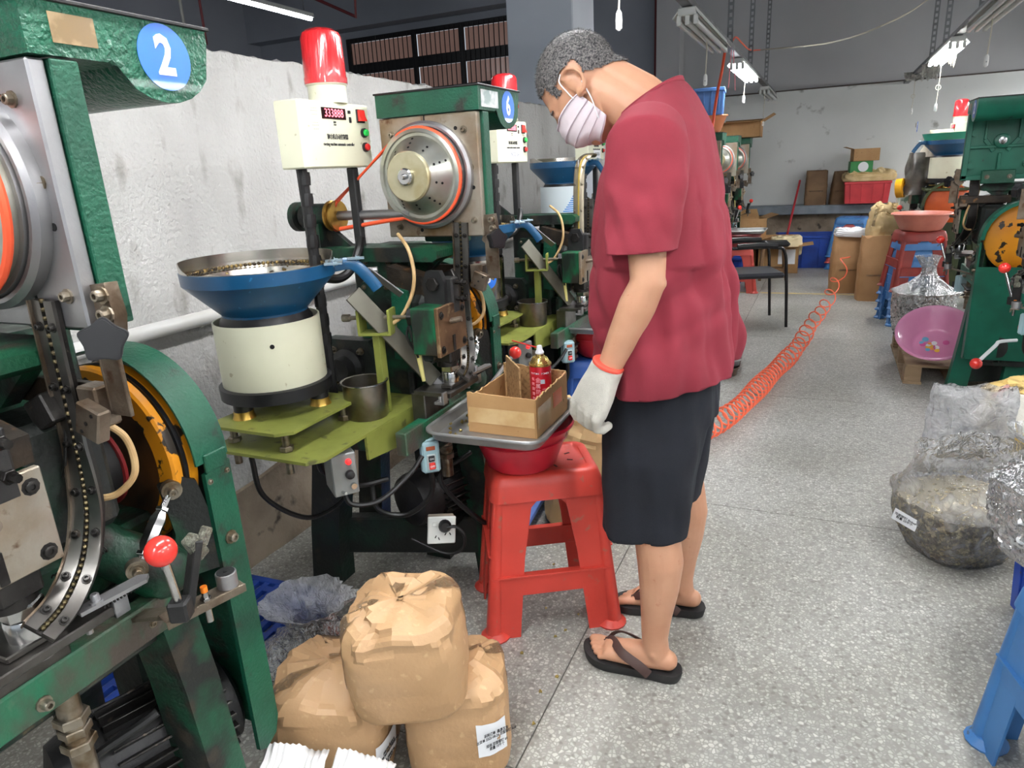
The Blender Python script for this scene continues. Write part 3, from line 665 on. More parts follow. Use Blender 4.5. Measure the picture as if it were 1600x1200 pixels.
    mb = MB(); mb.lathe([(0.023, 0.11), (0.023, 0.125), (0.019, 0.128), (0.008, 0.128), (0.006, 0.142)], DC, (0, -1, 0), 24); mb.build('hub', CHROME(), dsc)
    mb = MB()
    for k in range(10):
        a = R(-50 + k * 36); u = Vector((math.cos(a), 0, math.sin(a)))
        for (r_, h_) in ((0.100, 0.0565), (0.088, 0.071), (0.077, 0.0845)):
            if k % 2 == 0 or r_ < 0.09: mb.lathe([(0.0035, 0), (0.0035, 0.001)], DC + u * r_ + Vector((0, -h_, 0)), u * 0.77 + Vector((0, -0.63, 0)), 8)
    mb.build('vent_hole', mat('hole_black', (8, 8, 8), 0.9), dsc)
    # round orange belt: pulley to disc
    P = []; r1 = 0.128; yb = -0.05
    for k in range(33):
        a = R(118 - k * (236 / 32)); P.append(DC + Vector((r1 * math.cos(a), yb + 0.006, r1 * math.sin(a))))
    for k in range(13):
        a = R(-100 - k * (170 / 12)); P.append(Vector((-1.37 + 0.012 * math.sin(a), -0.05 + 0.043 * math.cos(a) * 0.3, 1.265 + 0.043 * math.sin(a))))
    mb = MB(); mb.tube(P, 0.0062, 8, closed=True); B(mb, 'drive_belt', ORANGE())
    # green frame behind the plate: side strip and a ribbed back
    mb = MB(); mb.bx(-1.20, -0.885, 0.012, 0.03, 1.20, 1.53, 0.002)
    mb.bx(-0.905, -0.880, 0.012, 0.05, 1.20, 1.53, 0.002); mb.bx(-1.205, -1.18, 0.012, 0.05, 1.20, 1.53, 0.002); mb.bx(-1.205, -0.88, 0.012, 0.05, 1.195, 1.22, 0.002)
    mb.bx(-1.19, -0.89, 0.03, 0.045, 1.355, 1.37, 0.002); mb.bx(-1.05, -1.035, 0.03, 0.045, 1.21, 1.33, 0.002)
    for s in (-1, 1): mb.bar((-1.043 + s * 0.075, 0.036, 1.50), (-1.043 + s * 0.075, 0.036, 1.40), 0.012, 0.02); mb.bar((-1.043 + s * 0.075, 0.036, 1.40), (-1.043 + s * 0.03, 0.036, 1.34), 0.012, 0.02); mb.cyl((-1.043 + s * 0.125, 0.03, 1.435), (-1.043 + s * 0.125, 0.048, 1.435), 0.018, n=12); mb.cyl((-1.043 + s * 0.125, 0.03, 1.27), (-1.043 + s * 0.125, 0.048, 1.27), 0.018, n=12)
    mb.lathe([(0.036, 0.03), (0.036, 0.055), (0.028, 0.06)], (-1.043, 0, 1.39), (0, 1, 0), 24)
    fr = B(mb, 'head_frame', GREEN())
    MB().lathe([(0.018, 0.05), (0.018, 0.066), (0.010, 0.068)], (-1.043, 0, 1.39), (0, 1, 0), 18).build('axle_end', CHROME(), fr)
    mb = MB(); mb.bx(-1.12, -0.97, 0.045, 0.07, 1.175, 1.245, 0.004); mb.build('clamp_pad', GREEN(), fr)
    mb = MB()
    for s in (-1, 1): mb.bolt((-1.045 + s * 0.05, 0.07, 1.21), (0, 1, 0), 0.008, 0.008)
    mb.build('bolt', NUTM, fr)
    # --- hood: box whose far end drops in a round lip
    prof = [(-0.012, 1.533), (0.09, 1.533), (0.11, 1.528)]
    for k in range(9):
        a = R(200 + k * 16.25); prof.append((0.180 + 0.086 * math.cos(a), 1.562 + 0.074 * math.sin(a)))
    prof += [(0.266, 1.578), (0.266, 1.594), (-0.012, 1.594)]
    mb = MB(); mb.prism(prof, (-1.045, 0, 0), (0, 1, 0), (0, 0, 1), 0.33)
    hood = B(mb, 'hood', GREENH())
    mb = MB(); mb.bx(-1.214, -0.876, -0.016, 0.272, 1.594, 1.599, 0.001); mb.build('hood_rim', BLACKM(), hood)
    # --- clamp bracket with star knob and hanging arm
    mb = MB(); mb.prism([(-0.028, 0.03), (0.012, 0.034), (0.018, -0.01), (0.01, -0.04), (-0.012, -0.055), (-0.03, -0.04), (-0.02, -0.01)], (-0.872, 0.012, 1.222), (1, 0, 0), (0, 0, 1), 0.02); brk = B(mb, 'clamp_bracket', RUST())
    mb = MB(); mb.bolt((-0.866, 0.002, 1.24), (0, -1, 0), 0.008, 0.010); mb.bolt((-0.864, 0.002, 1.215), (0, -1, 0), 0.008, 0.010); mb.build('bolt', NUTM, brk)
    mb = MB(); mb.bx(-0.882, -0.845, -0.012, -0.006, 1.075, 1.195, 0.001); mb.bx(-0.886, -0.881, -0.012, 0.012, 1.075, 1.195, 0.001); B(mb, 'hanging_arm', RUST())
    star = [((0.030 if k % 2 == 0 else 0.0235) * math.cos(R(k * 36 + 10)), (0.030 if k % 2 == 0 else 0.0235) * math.sin(R(k * 36 + 10))) for k in range(10)]
    sp = [Vector((p[0], p[1], 0)) for p in star]; sp2 = []
    for k in range(10):
        p0, p1, p2, p3 = sp[k - 1], sp[k], sp[(k + 1) % 10], sp[(k + 2) % 10]
        for j in range(4):
            u = j / 4; q = 0.5 * ((2 * p1) + (p2 - p0) * u + (2 * p0 - 5 * p1 + 4 * p2 - p3) * u * u + (3 * p1 - p0 - 3 * p2 + p3) * u ** 3); sp2.append((q.x, q.y))
    kd = Vector((0.75, -0.6, 0.1)).normalized(); kx = Vector((0.6, 0.75, 0)).normalized(); ky = kd.cross(kx)
    kc = Vector((-0.838, -0.03, 1.188)); mb = MB(); mb.prism(sp2, kc, kx, ky, 0.018); mb.prism([(a * 0.9, b * 0.9) for a, b in sp2], kc, kx, ky, 0.026); kn = B(mb, 'star_knob', BLACK())
    MB().cyl(kc - kd * 0.01, kc - kd * 0.045, 0.006, n=10).hexn(kc - kd * 0.022, -kd, 0.011, 0.008).build('screw', NUTM, kn)
    # --- cross bar and track clamp blocks
    mb = MB(); mb.bx(-1.30, -0.90, 0.0, 0.014, 1.072, 1.112, 0.002); B(mb, 'cross_bar', mat('rusty_arm', (70, 56, 42)))
    mb = MB(); mb.bx(-0.935, -0.895, -0.022, 0.01, 1.055, 1.115, 0.003); mb.box((-0.90, -0.03, 1.07), (0.045, 0.02, 0.05), Matrix.Rotation(R(20), 3, 'Y')); ck = B(mb, 'track_clamp', RUST())
    mb = MB(); mb.box((-1.0, -0.03, 1.075), (0.05, 0.022, 0.045), Matrix.Rotation(R(-25), 3, 'Y')); B(mb, 'track_clamp', DSTEEL())
    mb = MB(); mb.bolt((-0.915, -0.022, 1.075), (0, -1, 0), 0.006, 0.008)
    for dx, dz in ((0.0, 0.0), (0.015, 0.012), (-0.012, -0.012)): mb.lathe([(0.003, 0), (0.003, 0.0008)], (-0.90 + dx, -0.0405, 1.07 + dz), (0, -1, 0), 8)
    mb.build('bolt', DSTEEL(), ck)
    TRK = mat('track_steel', (128, 126, 122), 0.34, 0.9, (84, 80, 76), 8, (0.35, 0.65))
    # --- feed track: two rails with rivets between, straight then curling down to the die
    path = smooth_path([(-0.955, -0.02, 1.235), (-0.958, -0.02, 1.15), (-0.964, -0.018, 1.06), (-0.966, -0.02, 0.98), (-0.955, -0.035, 0.92), (-0.935, -0.07, 0.868), (-0.915, -0.12, 0.834), (-0.905, -0.165, 0.820)], 7)
    nrm = []
    for i, p in enumerate(path):
        f = min(1, max(0, (1.02 - p.z) / 0.2)); nrm.append(Vector((0.75 * f, -1 + 0.35 * f, 0.45 * f)).normalized())
    def strip(off0, off1, z0, z1):
        V = []; Fc = []
        for i, p in enumerate(path):
            T = (path[min(i + 1, len(path) - 1)] - path[max(i - 1, 0)]).normalized(); nn = (nrm[i] - nrm[i].dot(T) * T).normalized(); sd = T.cross(nn)
            for (a, b) in ((off0, z0), (off1, z0), (off1, z1), (off0, z1)): V.append(p + sd * a + nn * b)
        m = len(path)
        for i in range(m - 1):
            for k in range(4):
                k2 = (k + 1) % 4; Fc.append((i * 4 + k, i * 4 + k2, (i + 1) * 4 + k2, (i + 1) * 4 + k))
        Fc.append((3, 2, 1, 0)); Fc.append(tuple((m - 1) * 4 + k for k in range(4)))
        return MB().add(V, Fc)
    tr = B(strip(-0.021, 0.021, -0.006, 0.0), 'feed_track', DSTEEL())
    strip(-0.021, -0.004, 0.0, 0.005).build('track_rail', TRK, tr); strip(0.004, 0.021, 0.0, 0.005).build('track_rail', TRK, tr)
    strip(0.021, 0.024, -0.012, 0.010).build('track_edge', RUST(), tr)
    mb = MB(); mb2 = MB(); acc = 0
    for i in range(len(path) - 1):
        T = (path[i + 1] - path[i]); L = T.length; T.normalize(); nn = (nrm[i] - nrm[i].dot(T) * T).normalized(); sd = T.cross(nn)
        k = max(1, int(L / 0.0075))
        for j in range(k): mb.sphere(path[i] + T * L * j / k + nn * 0.004, 0.0038, 6, 4)
        if i % 7 == 3:
            for s in (-1, 1): mb2.bolt(path[i] + sd * s * 0.0135 + nn * 0.005, nn, 0.0045, 0.005)
    o = mb.build('rivet_row', mat('small_rivets', (120, 108, 78), 0.3, 0.8, (70, 62, 50), 60), tr); o['kind'] = 'stuff'; mb2.build('bolt', DSTEEL(), tr)
    # --- die set on the bed
    mb = MB(); mb.bx(-1.05, -1.005, -0.22, -0.08, 0.66, 0.775, 0.003); mb.bx(-1.03, -0.91, -0.235, -0.06, 0.775, 0.79, 0.002); mb.bx(-0.96, -0.925, -0.20, -0.12, 0.79, 0.80, 0.002); die = B(mb, 'die_block', TRK)
    mb = MB()
    for y in (-0.255, -0.045):
        mb.bx(-0.945, -0.915, y - 0.012, y + 0.012, 0.765, 0.773, 0.001); mb.bx(-0.921, -0.915, y - 0.012, y + 0.012, 0.765, 0.80, 0.001); mb.bolt((-0.93, y, 0.773), (0, 0, 1), 0.007, 0.010)
    mb.cyl((-0.93, -0.09, 0.76), (-0.93, -0.09, 0.785), 0.005, n=8); mb.cyl((-0.93, -0.22, 0.765), (-0.93, -0.22, 0.785), 0.005, n=8); mb.lathe([(0.02, 0), (0.022, 0.01)], (-0.95, -0.15, 0.762), (0, 0, 1), 16); mb.build('die_clamp', STEEL(), die)
    mb = MB(); mb.prism([(-0.05, -0.012), (0.045, -0.012), (0.055, 0.0), (0.045, 0.012), (-0.05, 0.008)], (-0.905, -0.06, 0.812), Vector((0.15, 1, 0)), Vector((-1, 0.15, 0)), 0.006); mb.bolt((-0.905, -0.085, 0.815), (0, 0, 1), 0.006, 0.01); mb.build('finger', STEEL(), die)
    def spring(a, b, r, turns): 
        a = Vector(a); b = Vector(b); Bs = basis(b - a); L = (b - a).length; n = turns * 10
        return MB().tube([a + Bs @ Vector((r * math.cos(i * 0.6283), r * math.sin(i * 0.6283), L * i / n)) for i in range(n + 1)], 0.0012, 5)
    B(spring((-0.905, -0.08, 0.805), (-0.90, -0.02, 0.806), 0.005, 12), 'spring', DSTEEL()); B(spring((-0.96, -0.10, 0.85), (-0.96, -0.02, 0.855), 0.006, 14), 'spring', DSTEEL())
    # --- turnbuckle and its crank arm
    a = Vector((-0.985, 0.035, 0.78)); b = Vector((-1.01, 0.145, 0.868))
    d = (b - a).normalized(); mb = MB(); mb.cyl(a, b, 0.006, n=8); mb.lathe([(0.007, 0.028), (0.013, 0.04), (0.014, 0.085), (0.009, 0.10)], a, d, 6); mb.hexn(a + d * 0.022, d, 0.011, 0.007); mb.hexn(a + d * 0.101, d, 0.011, 0.007); tb = B(mb, 'turnbuckle', CHROME())
    mb = MB()
    for q in (a, b): mb.lathe([(0.017, -0.008), (0.017, 0.008)], q, (1, -0.6, 0), 16); mb.bolt(q + Vector((0.006, -0.004, 0)), (1, -0.6, 0), 0.008, 0.012)
    mb.build('rod_end', NUTM, tb)
    mb = MB(); mb.prism([(-0.03, 0.01), (0.0, 0.03), (0.03, 0.01), (0.05, -0.10), (0.06, -0.17), (-0.04, -0.17), (-0.02, -0.08)], (-1.02, 0.165, 0.86), Vector((0.5, 0.86, 0)), (0, 0, 1), 0.03); B(mb, 'crank_arm', GREEN2())
    mb = MB(); mb.chain([((-1.14, 0.02, 0.83), 0.045), ((-1.08, 0.06, 0.78), 0.043), ((-1.02, 0.10, 0.73), 0.05)], 16); B(mb, 'cast_neck', GREEN2())
    # --- flywheel, shaft and guard
    W = Vector((-1.178, 0.15, 0.90))
    mb = MB(); mb.lathe([(0.172, 0.0), (0.176, 0.004), (0.176, 0.018), (0.170, 0.022), (0.170, 0.030), (0.176, 0.034), (0.176, 0.050), (0.170, 0.054)], W, (0, 1, 0), 56, cap0=False); mb.lathe([(0.172, 0.0), (0.138, 0.0), (0.134, 0.012)], W, (0, 1, 0), 56, cap0=False, cap1=False); wh = B(mb, 'flywheel', YELLOW())
    mb = MB(); mb.lathe([(0.135, 0.012), (0.05, 0.018)], W, (0, 1, 0), 48, cap0=False); mb.build('wheel_web', mat('oily_brown_web', (96, 60, 26), 0.5, 0, (40, 28, 18), 7, (0.4, 0.6)), wh)
    mb = MB(); mb.lathe([(0.1775, 0.022), (0.1775, 0.030)], W, (0, 1, 0), 48); mb.build('belt', BLACK(), wh)
    mb = MB(); mb.lathe([(0.075, -0.02), (0.075, -0.045), (0.06, -0.05), (0.05, -0.12), (0.044, -0.125)], W, (0, 1, 0), 28); mb.lathe([(0.05, 0.0), (0.03, -0.2)], W, (0, 1, 0), 20); B(mb, 'clutch_hub', BLACKM())
    mb = MB(); mb.lathe([(0.082, -0.016), (0.082, -0.022)], W, (0, 1, 0), 36); B(mb, 'red_gasket', mat('dark_red_gasket', (140, 36, 38), 0.5))
    V = []; Fc = []; n = 22; ri, ro = 0.196, 0.200
    for i in range(n + 1):
        an = R(112 - i * (112 / n)); u = Vector((math.cos(an), 0, math.sin(an)))
        for (r_, yy) in ((ri, 0.178), (ro, 0.178), (ro, 0.250), (0.182, 0.250), (0.182, 0.246), (ri, 0.246)): V.append(W + u * r_ + Vector((0, yy - 0.15, 0)))
    for i in range(n):
        for k in range(6):
            k2 = (k + 1) % 6; Fc.append((i * 6 + k, i * 6 + k2, (i + 1) * 6 + k2, (i + 1) * 6 + k))
    Fc.append(tuple(range(6))); Fc.append(tuple(n * 6 + k for k in range(6)))
    gd = B(MB().add(V, Fc), 'wheel_guard', GREEN())
    B(MB().prism([(0.19 * math.cos(R(a_)), 0.19 * math.sin(R(a_))) for a_ in range(-90, 180, 10)], W + Vector((0, 0.092, 0)), (1, 0, 0), (0, 0, 1), 0.004), 'guard_back', BLACKM())
    mb = MB(); mb.bx(-0.982, -0.974, 0.195, 0.245, 0.88, 0.915, 0.002); mb.build('hinge', GREEN(), gd)
    mb = MB(); mb.prism([(0.192, 0.878), (0.250, 0.888), (0.252, 0.30), (0.24, 0.265), (0.21, 0.25), (0.192, 0.26)], (-0.982, 0, 0), (0, 1, 0), (0, 0, 1), 0.010); mb.bx(-1.30, -0.985, 0.246, 0.250, 0.26, 0.76, 0.001); gp = B(mb, 'guard_panel', GREEN())
    mb = MB(); mb.bolt((-0.977, 0.22, 0.74), (1, 0, 0), 0.009, 0.010); mb.bolt((-0.977, 0.20, 0.862), (1, 0, 0), 0.004, 0.003); mb.bolt((-0.977, 0.24, 0.868), (1, 0, 0), 0.004, 0.003); mb.build('bolt', NUTM, gp)
    # --- lever with red ball on an angle plate, sensor and magnet
    lb = Vector((-0.872, 0.015, 0.752)); tp = Vector((-0.838, -0.018, 0.862)); d = (tp - lb).normalized()
    mb = MB(); mb.cyl(lb, tp, 0.0068, n=12); lv = B(mb, 'lever', CHROME())
    MB().sphere(tp + d * 0.014, 0.0225, 20, 14).build('lever_ball', REDB(), lv)
    mb = MB(); mb.box(lb + Vector((0, 0, -0.008)), (0.03, 0.03, 0.035), Matrix.Rotation(0.5, 3, 'Z')); mb.bar(lb + Vector((-0.01, 0.02, -0.02)), lb + Vector((0.004, 0.05, 0.09)), 0.03, 0.012); mb.build('lever_seat', BLACKM(), lv)
    mb = MB(); mb.bar((-0.90, 0.0, 0.728), (-0.862, 0.125, 0.728), 0.03, 0.003, ch=0.0005); mb.bar((-0.885, -0.004, 0.722), (-0.847, 0.122, 0.722), 0.003, 0.014, ch=0.0005); mb.bar((-1.0, 0.03, 0.69), (-0.885, 0.03, 0.725), 0.03, 0.008); ap = B(mb, 'angle_plate', RUST())
    mb = MB(); mb.cyl((-0.868, 0.105, 0.73), (-0.868, 0.105, 0.757), 0.017, n=20, ch=0.001); mb.build('magnet', STEEL(), ap)
    MB().lathe([(0.0145, 0), (0.0145, 0.001)], (-0.868, 0.105, 0.757), (0, 0, 1), 18).lathe([(0.004, 0.001), (0.004, 0.002)], (-0.868, 0.105, 0.757), (0, 0, 1), 10).build('magnet_face', BLACKM(), ap)
    mb = MB(); mb.cyl((-0.872, 0.062, 0.69), (-0.872, 0.062, 0.745), 0.0055, n=12); mb.hexn((-0.872, 0.062, 0.731), (0, 0, 1), 0.009, 0.004); mb.build('sensor', CHROME(), ap)
    MB().cyl((-0.872, 0.062, 0.745), (-0.872, 0.062, 0.755), 0.0055, n=12).build('sensor_tip', mat('orange_tip', (226, 120, 30), 0.4), ap)
    # --- hoses
    B(MB().tube(smooth_path([(-0.945, 0.0, 1.06), (-0.93, 0.03, 1.02), (-0.925, 0.03, 0.965), (-0.945, 0.01, 0.935), (-0.97, -0.01, 0.93)], 8), 0.0052, 10), 'tan_hose', TANH)
    B(MB().tube(smooth_path([s6y(622, 366, -0.14), s6y(637, 388, -0.19), s6y(646, 420, -0.20), s6y(646, 450, -0.21), s6y(638, 475, -0.22), s6y(626, 496, -0.23), s6y(612, 506, -0.24)], 8), 0.0052, 10), 'tan_hose', TANH)
    B(MB().tube(smooth_path([(-0.98, -0.02, 1.05), (-0.985, -0.03, 1.0), (-1.01, -0.03, 0.95), (-0.99, -0.03, 0.925), (-0.97, -0.03, 0.93)], 8), 0.0025, 8), 'sensor_wire', TREAD())
    # --- motor below: finned barrel and fan cover
    Mc = Vector((-1.17, 0.02, 0.33)); mx_ = Vector((0.35, 0.94, 0)).normalized()
    mb = MB(); mb.lathe([(0.075, -0.02), (0.085, -0.015), (0.085, 0.22), (0.07, 0.23)], Mc, mx_, 24); mo = B(mb, 'motor', BLACKM())
    mb = MB(); Bm = basis(mx_)
    for k in range(24):
        a = k * math.pi / 12; u = Bm @ Vector((math.cos(a), math.sin(a), 0)); sd = mx_.cross(u)
        mb.box(Mc + mx_ * 0.10 + u * 0.092, (0.024, 0.005, 0.21), Matrix((u, sd, mx_)).transposed(), 0.001)
    mb.build('fin', DSTEEL(), mo)
    mb = MB(); mb.lathe([(0.05, -0.10), (0.085, -0.09), (0.092, -0.07), (0.092, -0.01)], Mc, mx_, 28); mb.build('fan_cover', BLACKM(), mo)
    B(MB().bx(-1.27, -1.07, -0.02, 0.22, 0.22, 0.245), 'motor_shelf', FASC)
    mb = MB()
    for k, z in enumerate((0.655, 0.632, 0.606)): mb.hexn((-1.02, -0.10, z - 0.075), (0, 0, 1), 0.026 - 0.002 * (k == 1), 0.016)
    mb.cyl((-1.02, -0.10, 0.47), (-1.02, -0.10, 0.635), 0.018, n=14); B(mb, 'adjusting_nut', NUTM)
    B(MB().tube(smooth_path([(-1.0, 0.02, 0.5), (-1.05, -0.10, 0.45), (-0.95, -0.05, 0.30), (-0.90, 0.05, 0.22)], 8), 0.008, 8), 'motor_cable', TREAD())
    # pale blue push-button box
    sb = Vector((-0.995, -0.235, 0.595)); ux = Vector((0.75, 0.66, 0)).normalized(); nn = Vector((0.66, -0.75, 0)).normalized(); Rb = Matrix((ux, -nn, Vector((0, 0, 1)))).transposed()
    mb = MB(); mb.box(sb, (0.052, 0.045, 0.095), Rb, 0.006); mb.box(sb + nn * 0.0, (0.056, 0.012, 0.099), Rb, 0.005); sw = B(mb, 'switch_box', SWBOX)
    MB().box(sb + nn * 0.0235 + Vector((0, 0, -0.012)), (0.026, 0.006, 0.048), Rb, 0.002).build('switch_bezel', mat('bezel_grey', (196, 206, 206), 0.4), sw)
    MB().box(sb + nn * 0.027 + Vector((0, 0, 0.0)), (0.018, 0.008, 0.018), Rb, 0.002).build('on_button', BLACK(), sw)
    MB().box(sb + nn * 0.029 + Vector((0, 0, -0.022)), (0.018, 0.010, 0.020), Rb, 0.002).build('off_button', REDB(), sw)
    MB().box(sb + nn * 0.0235 + Vector((0, 0, 0.030)), (0.026, 0.003, 0.012), Rb, 0.001).build('name_plate', mat('copper_plate', (176, 84, 48), 0.5, 0.2), sw)
    text_mesh('ON', 0.008, sb + nn * 0.0315, ux, (0, 0, 1), WHITE(), 'lettering', sw); text_mesh('OFF', 0.008, sb + nn * 0.0345 + Vector((0, 0, -0.022)), ux, (0, 0, 1), WHITE(), 'lettering', sw)
    B(MB().tube(smooth_path([sb + Vector((0, 0, -0.045)), sb + Vector((-0.01, 0.0, -0.13)), sb + Vector((-0.08, -0.03, -0.19)), sb + Vector((-0.16, -0.06, -0.17)), sb + Vector((-0.2, -0.02, -0.1))], 8), 0.008, 8), 'switch_cable', TREAD())
    B(MB().bar(sb - nn * 0.02, (-1.0, 0.04, 0.60), 0.03, 0.006), 'switch_arm', FASC)
    # --- lime bracket that carries the bowl feeder
    Z0 = 0.718
    mb = MB(); mb.prism([(-1.42, -0.60), (-1.40, -0.625), (-1.10, -0.625), (-1.07, -0.59), (-1.07, -0.05), (-1.42, -0.05)], (0, 0, Z0), (1, 0, 0), (0, 1, 0), 0.008); br = B(mb, 'bowl_bracket', LIME())
    mb = MB(); mb.prism([(-0.42, 0), (-0.05, 0), (-0.05, -0.10), (-0.10, -0.11), (-0.42, -0.07)], (-1.073, 0, Z0), (0, 1, 0), (0, 0, 1), 0.008); mb.build('web', LIME(), br)
    up = [(-0.03, 0.0), (0.0, -0.03), (0.20, -0.03), (0.235, 0.0), (0.235, 0.26), (0.2, 0.29), (0.0, 0.29), (-0.03, 0.26)]
    mb = MB(); mb.prism([(p[0], p[1]) for p in up], (-1.395, -0.585, 0.778), (1, 0, 0), (0, 1, 0), 0.008); upl = B(mb, 'upper_plate', LIME())
    mb = MB()
    for (x, y) in ((-1.385, -0.565), (-1.20, -0.575), (-1.20, -0.34), (-1.385, -0.34)):
        mb.cyl((x, y, 0.66), (x, y, 0.776), 0.010, n=12); mb.hexn((x, y, Z0 + 0.004), (0, 0, 1), 0.018, 0.014); mb.hexn((x, y, Z0 - 0.018), (0, 0, 1), 0.018, 0.014)
    mb.build('stud', NUTM, upl)
    # fork post
    px_, py_ = -1.118, -0.25
    mb = MB(); mb.bar((px_, py_, 0.64), (px_, py_, 0.955), 0.022, 0.028, up=(0, 1, 0), ch=0.001); mb.box((px_, py_, 0.957), (0.094, 0.055, 0.008), Matrix.Rotation(R(15), 3, 'Z'), 0.001)
    for s in (-1, 1): mb.box((px_ + s * 0.043, py_ + s * 0.011, 0.99), (0.008, 0.055, 0.07), Matrix.Rotation(R(15), 3, 'Z'), 0.001)
    post = B(mb, 'fork_post', LIME())
    mb = MB(); mb.cyl((px_ - 0.085, py_ - 0.022, 1.0), (px_ + 0.105, py_ + 0.028, 1.0), 0.006, n=10); mb.cyl((px_ - 0.095, py_ - 0.025, 1.0), (px_ - 0.075, py_ - 0.02, 1.0), 0.011, n=10); mb.build('screw', NUTM, post)
    c2 = Vector((px_ + 0.10, py_ + 0.027, 1.0)); mb = MB(); mb.prism([(a_ * 0.8, b_ * 0.8) for a_, b_ in sp2], c2, Vector((0.25, -0.97, 0)), (0, 0, 1), 0.022); mb.build('hand_knob', BLACK(), post)
    mb = MB(); mb.bolt((px_ + 0.011, py_, 0.70), (1, -0.3, 0), 0.011, 0.014); mb.bolt((px_ + 0.011, py_, 0.655), (1, -0.3, 0), 0.011, 0.014); mb.build('bolt', BLACKM(), post)
    # chute from the bowl to the die
    c0 = Vector((-1.15, -0.30, 1.075)); c1 = Vector((-1.0, -0.16, 0.80))
    mb = MB(); mb.bar(c0, c1, 0.05, 0.010, up=(0.62, -0.62, 0.35), ch=0.001); chu = B(mb, 'chute', mat('chute_steel', (118, 116, 104), 0.42, 0.5, (96, 92, 80), 8))
    mb = MB(); mb.tube(smooth_path([c1, c1 + Vector((0.02, 0.01, -0.02)), c1 + Vector((0.05, 0.01, -0.02))], 4), 0.014, 8, flat=0.5); mb.build('chute_tip', STEEL(), chu)
    mb = MB(); mb.bar((-1.135, -0.24, 1.13), (-1.06, -0.20, 1.055), 0.03, 0.004, up=(0.5, 0.8, 0)); mb.cyl((-1.15, -0.25, 1.13), (-1.11, -0.23, 1.13), 0.008, n=10); B(mb, 'sensor_holder', STEEL())
    B(MB().tube(smooth_path([c2, c2 + Vector((-0.01, -0.02, -0.05)), c2 + Vector((0.01, -0.01, -0.10)), c2 + Vector((0.02, -0.01, -0.12))], 6), 0.004, 6).tube([c2 + Vector((0.005, -0.03, -0.02)), c2 + Vector((0.02, -0.02, -0.11))], 0.004, 6), 'cable_loop', TREAD())
    B(MB().cyl(c2 + Vector((0.018, -0.014, -0.10)), c2 + Vector((0.025, -0.01, -0.18)), 0.008, 0.005, n=10), 'yellow_sleeve', mat('yellow_sleeve', (214, 204, 130), 0.6))
    # grey feeder control unit
    gx = Vector((0.62, 0.78, 0)).normalized(); gn = Vector((0.78, -0.62, 0)).normalized(); Rg = Matrix((gx, -gn, Vector((0, 0, 1)))).transposed(); gc = Vector((-1.115, -0.485, 0.645))
    GRY = mat('grey_control_box', (142, 146, 144), 0.45, 0.2, (120, 122, 120), 8, (0.4, 0.7), (70, 66, 60), 30, (0.68, 0.72))
    mb = MB(); mb.box(gc, (0.065, 0.095, 0.115), Rg, 0.003); cu = B(mb, 'feeder_control', GRY)
    MB().lathe([(0.008, 0), (0.007, 0.008), (0.003, 0.011)], gc + gn * 0.047 + Vector((0.0, 0, 0.035)) + gx * 0.012, gn, 12).build('pilot_light', mat('pilot_red', (230, 40, 40), 0.3, emit=(255, 40, 40), es=1.5), cu)
    MB().lathe([(0.012, 0), (0.011, 0.012), (0.006, 0.014)], gc + gn * 0.047 + gx * 0.012, gn, 14).build('dial', BLACK(), cu)
    MB().lathe([(0.008, 0), (0.008, 0.01)], gc + gn * 0.047 + Vector((0, 0, -0.033)) + gx * 0.018, gn, 12).cyl(gc + gn * 0.047 + Vector((0, 0, -0.045)) - gx * 0.012, gc + gn * 0.068 + Vector((0, 0, -0.042)) - gx * 0.008, 0.004, n=8).build('toggle', CHROME(), cu)
    B(MB().tube(smooth_path([gc + Vector((0, 0, -0.05)), gc + Vector((0.02, 0.0, -0.10)), gc + Vector((0.07, 0.06, -0.11)), gc + Vector((0.12, 0.14, -0.06)), gc + Vector((0.14, 0.18, -0.02))], 8), 0.007, 8), 'control_cable', TREAD())
    B(MB().tube(smooth_path([(-1.30, -0.60, 0.70), (-1.30, -0.58, 0.58), (-1.28, -0.46, 0.46), (-1.30, -0.30, 0.42), (-1.38, -0.14, 0.40)], 8), 0.007, 8), 'feeder_cable', TREAD())
    B(MB().tube(smooth_path([gc + Vector((-0.06, -0.01, 0.05)), gc + Vector((-0.075, 0.02, -0.03)), gc + Vector((-0.05, 0.12, -0.11)), gc + Vector((0.0, 0.2, -0.12))], 8), 0.008, 8), 'feeder_cable', TREAD())
    return t

def sticker(t, num, hood_y=0.184, z=1.549):
    x = -0.8795
    mb = MB(); mb.lathe([(0.044, 0), (0.044, 0.0006)], (x, hood_y, z), (1, 0, 0), 40); s = mb.build('number_sticker', mat('blue_sticker', (28, 108, 210), 0.35, coat=0.3), t)
    text_mesh(num, 0.072, (x + 0.0009, hood_y, z), (0, 1, 0), (0, 0, 1), WHITE(), 'numeral', s, bold=0.0022, sx=0.85)
    return s

def swap(o, name, m):
    for c in o.children:
        if c.name.split('.')[0] == name:
            c.material_slots[0].link = 'OBJECT'; c.material_slots[0].material = m

proto = build_machine()
def place_machine(Y, lab, rot=0.0, X=-1.1, first=False, group='riveting machines'):
    m = proto if first else copy_tree(proto)
    m.location = (X, Y, 0); m.rotation_euler = (0, 0, rot); m['label'] = lab
    return m
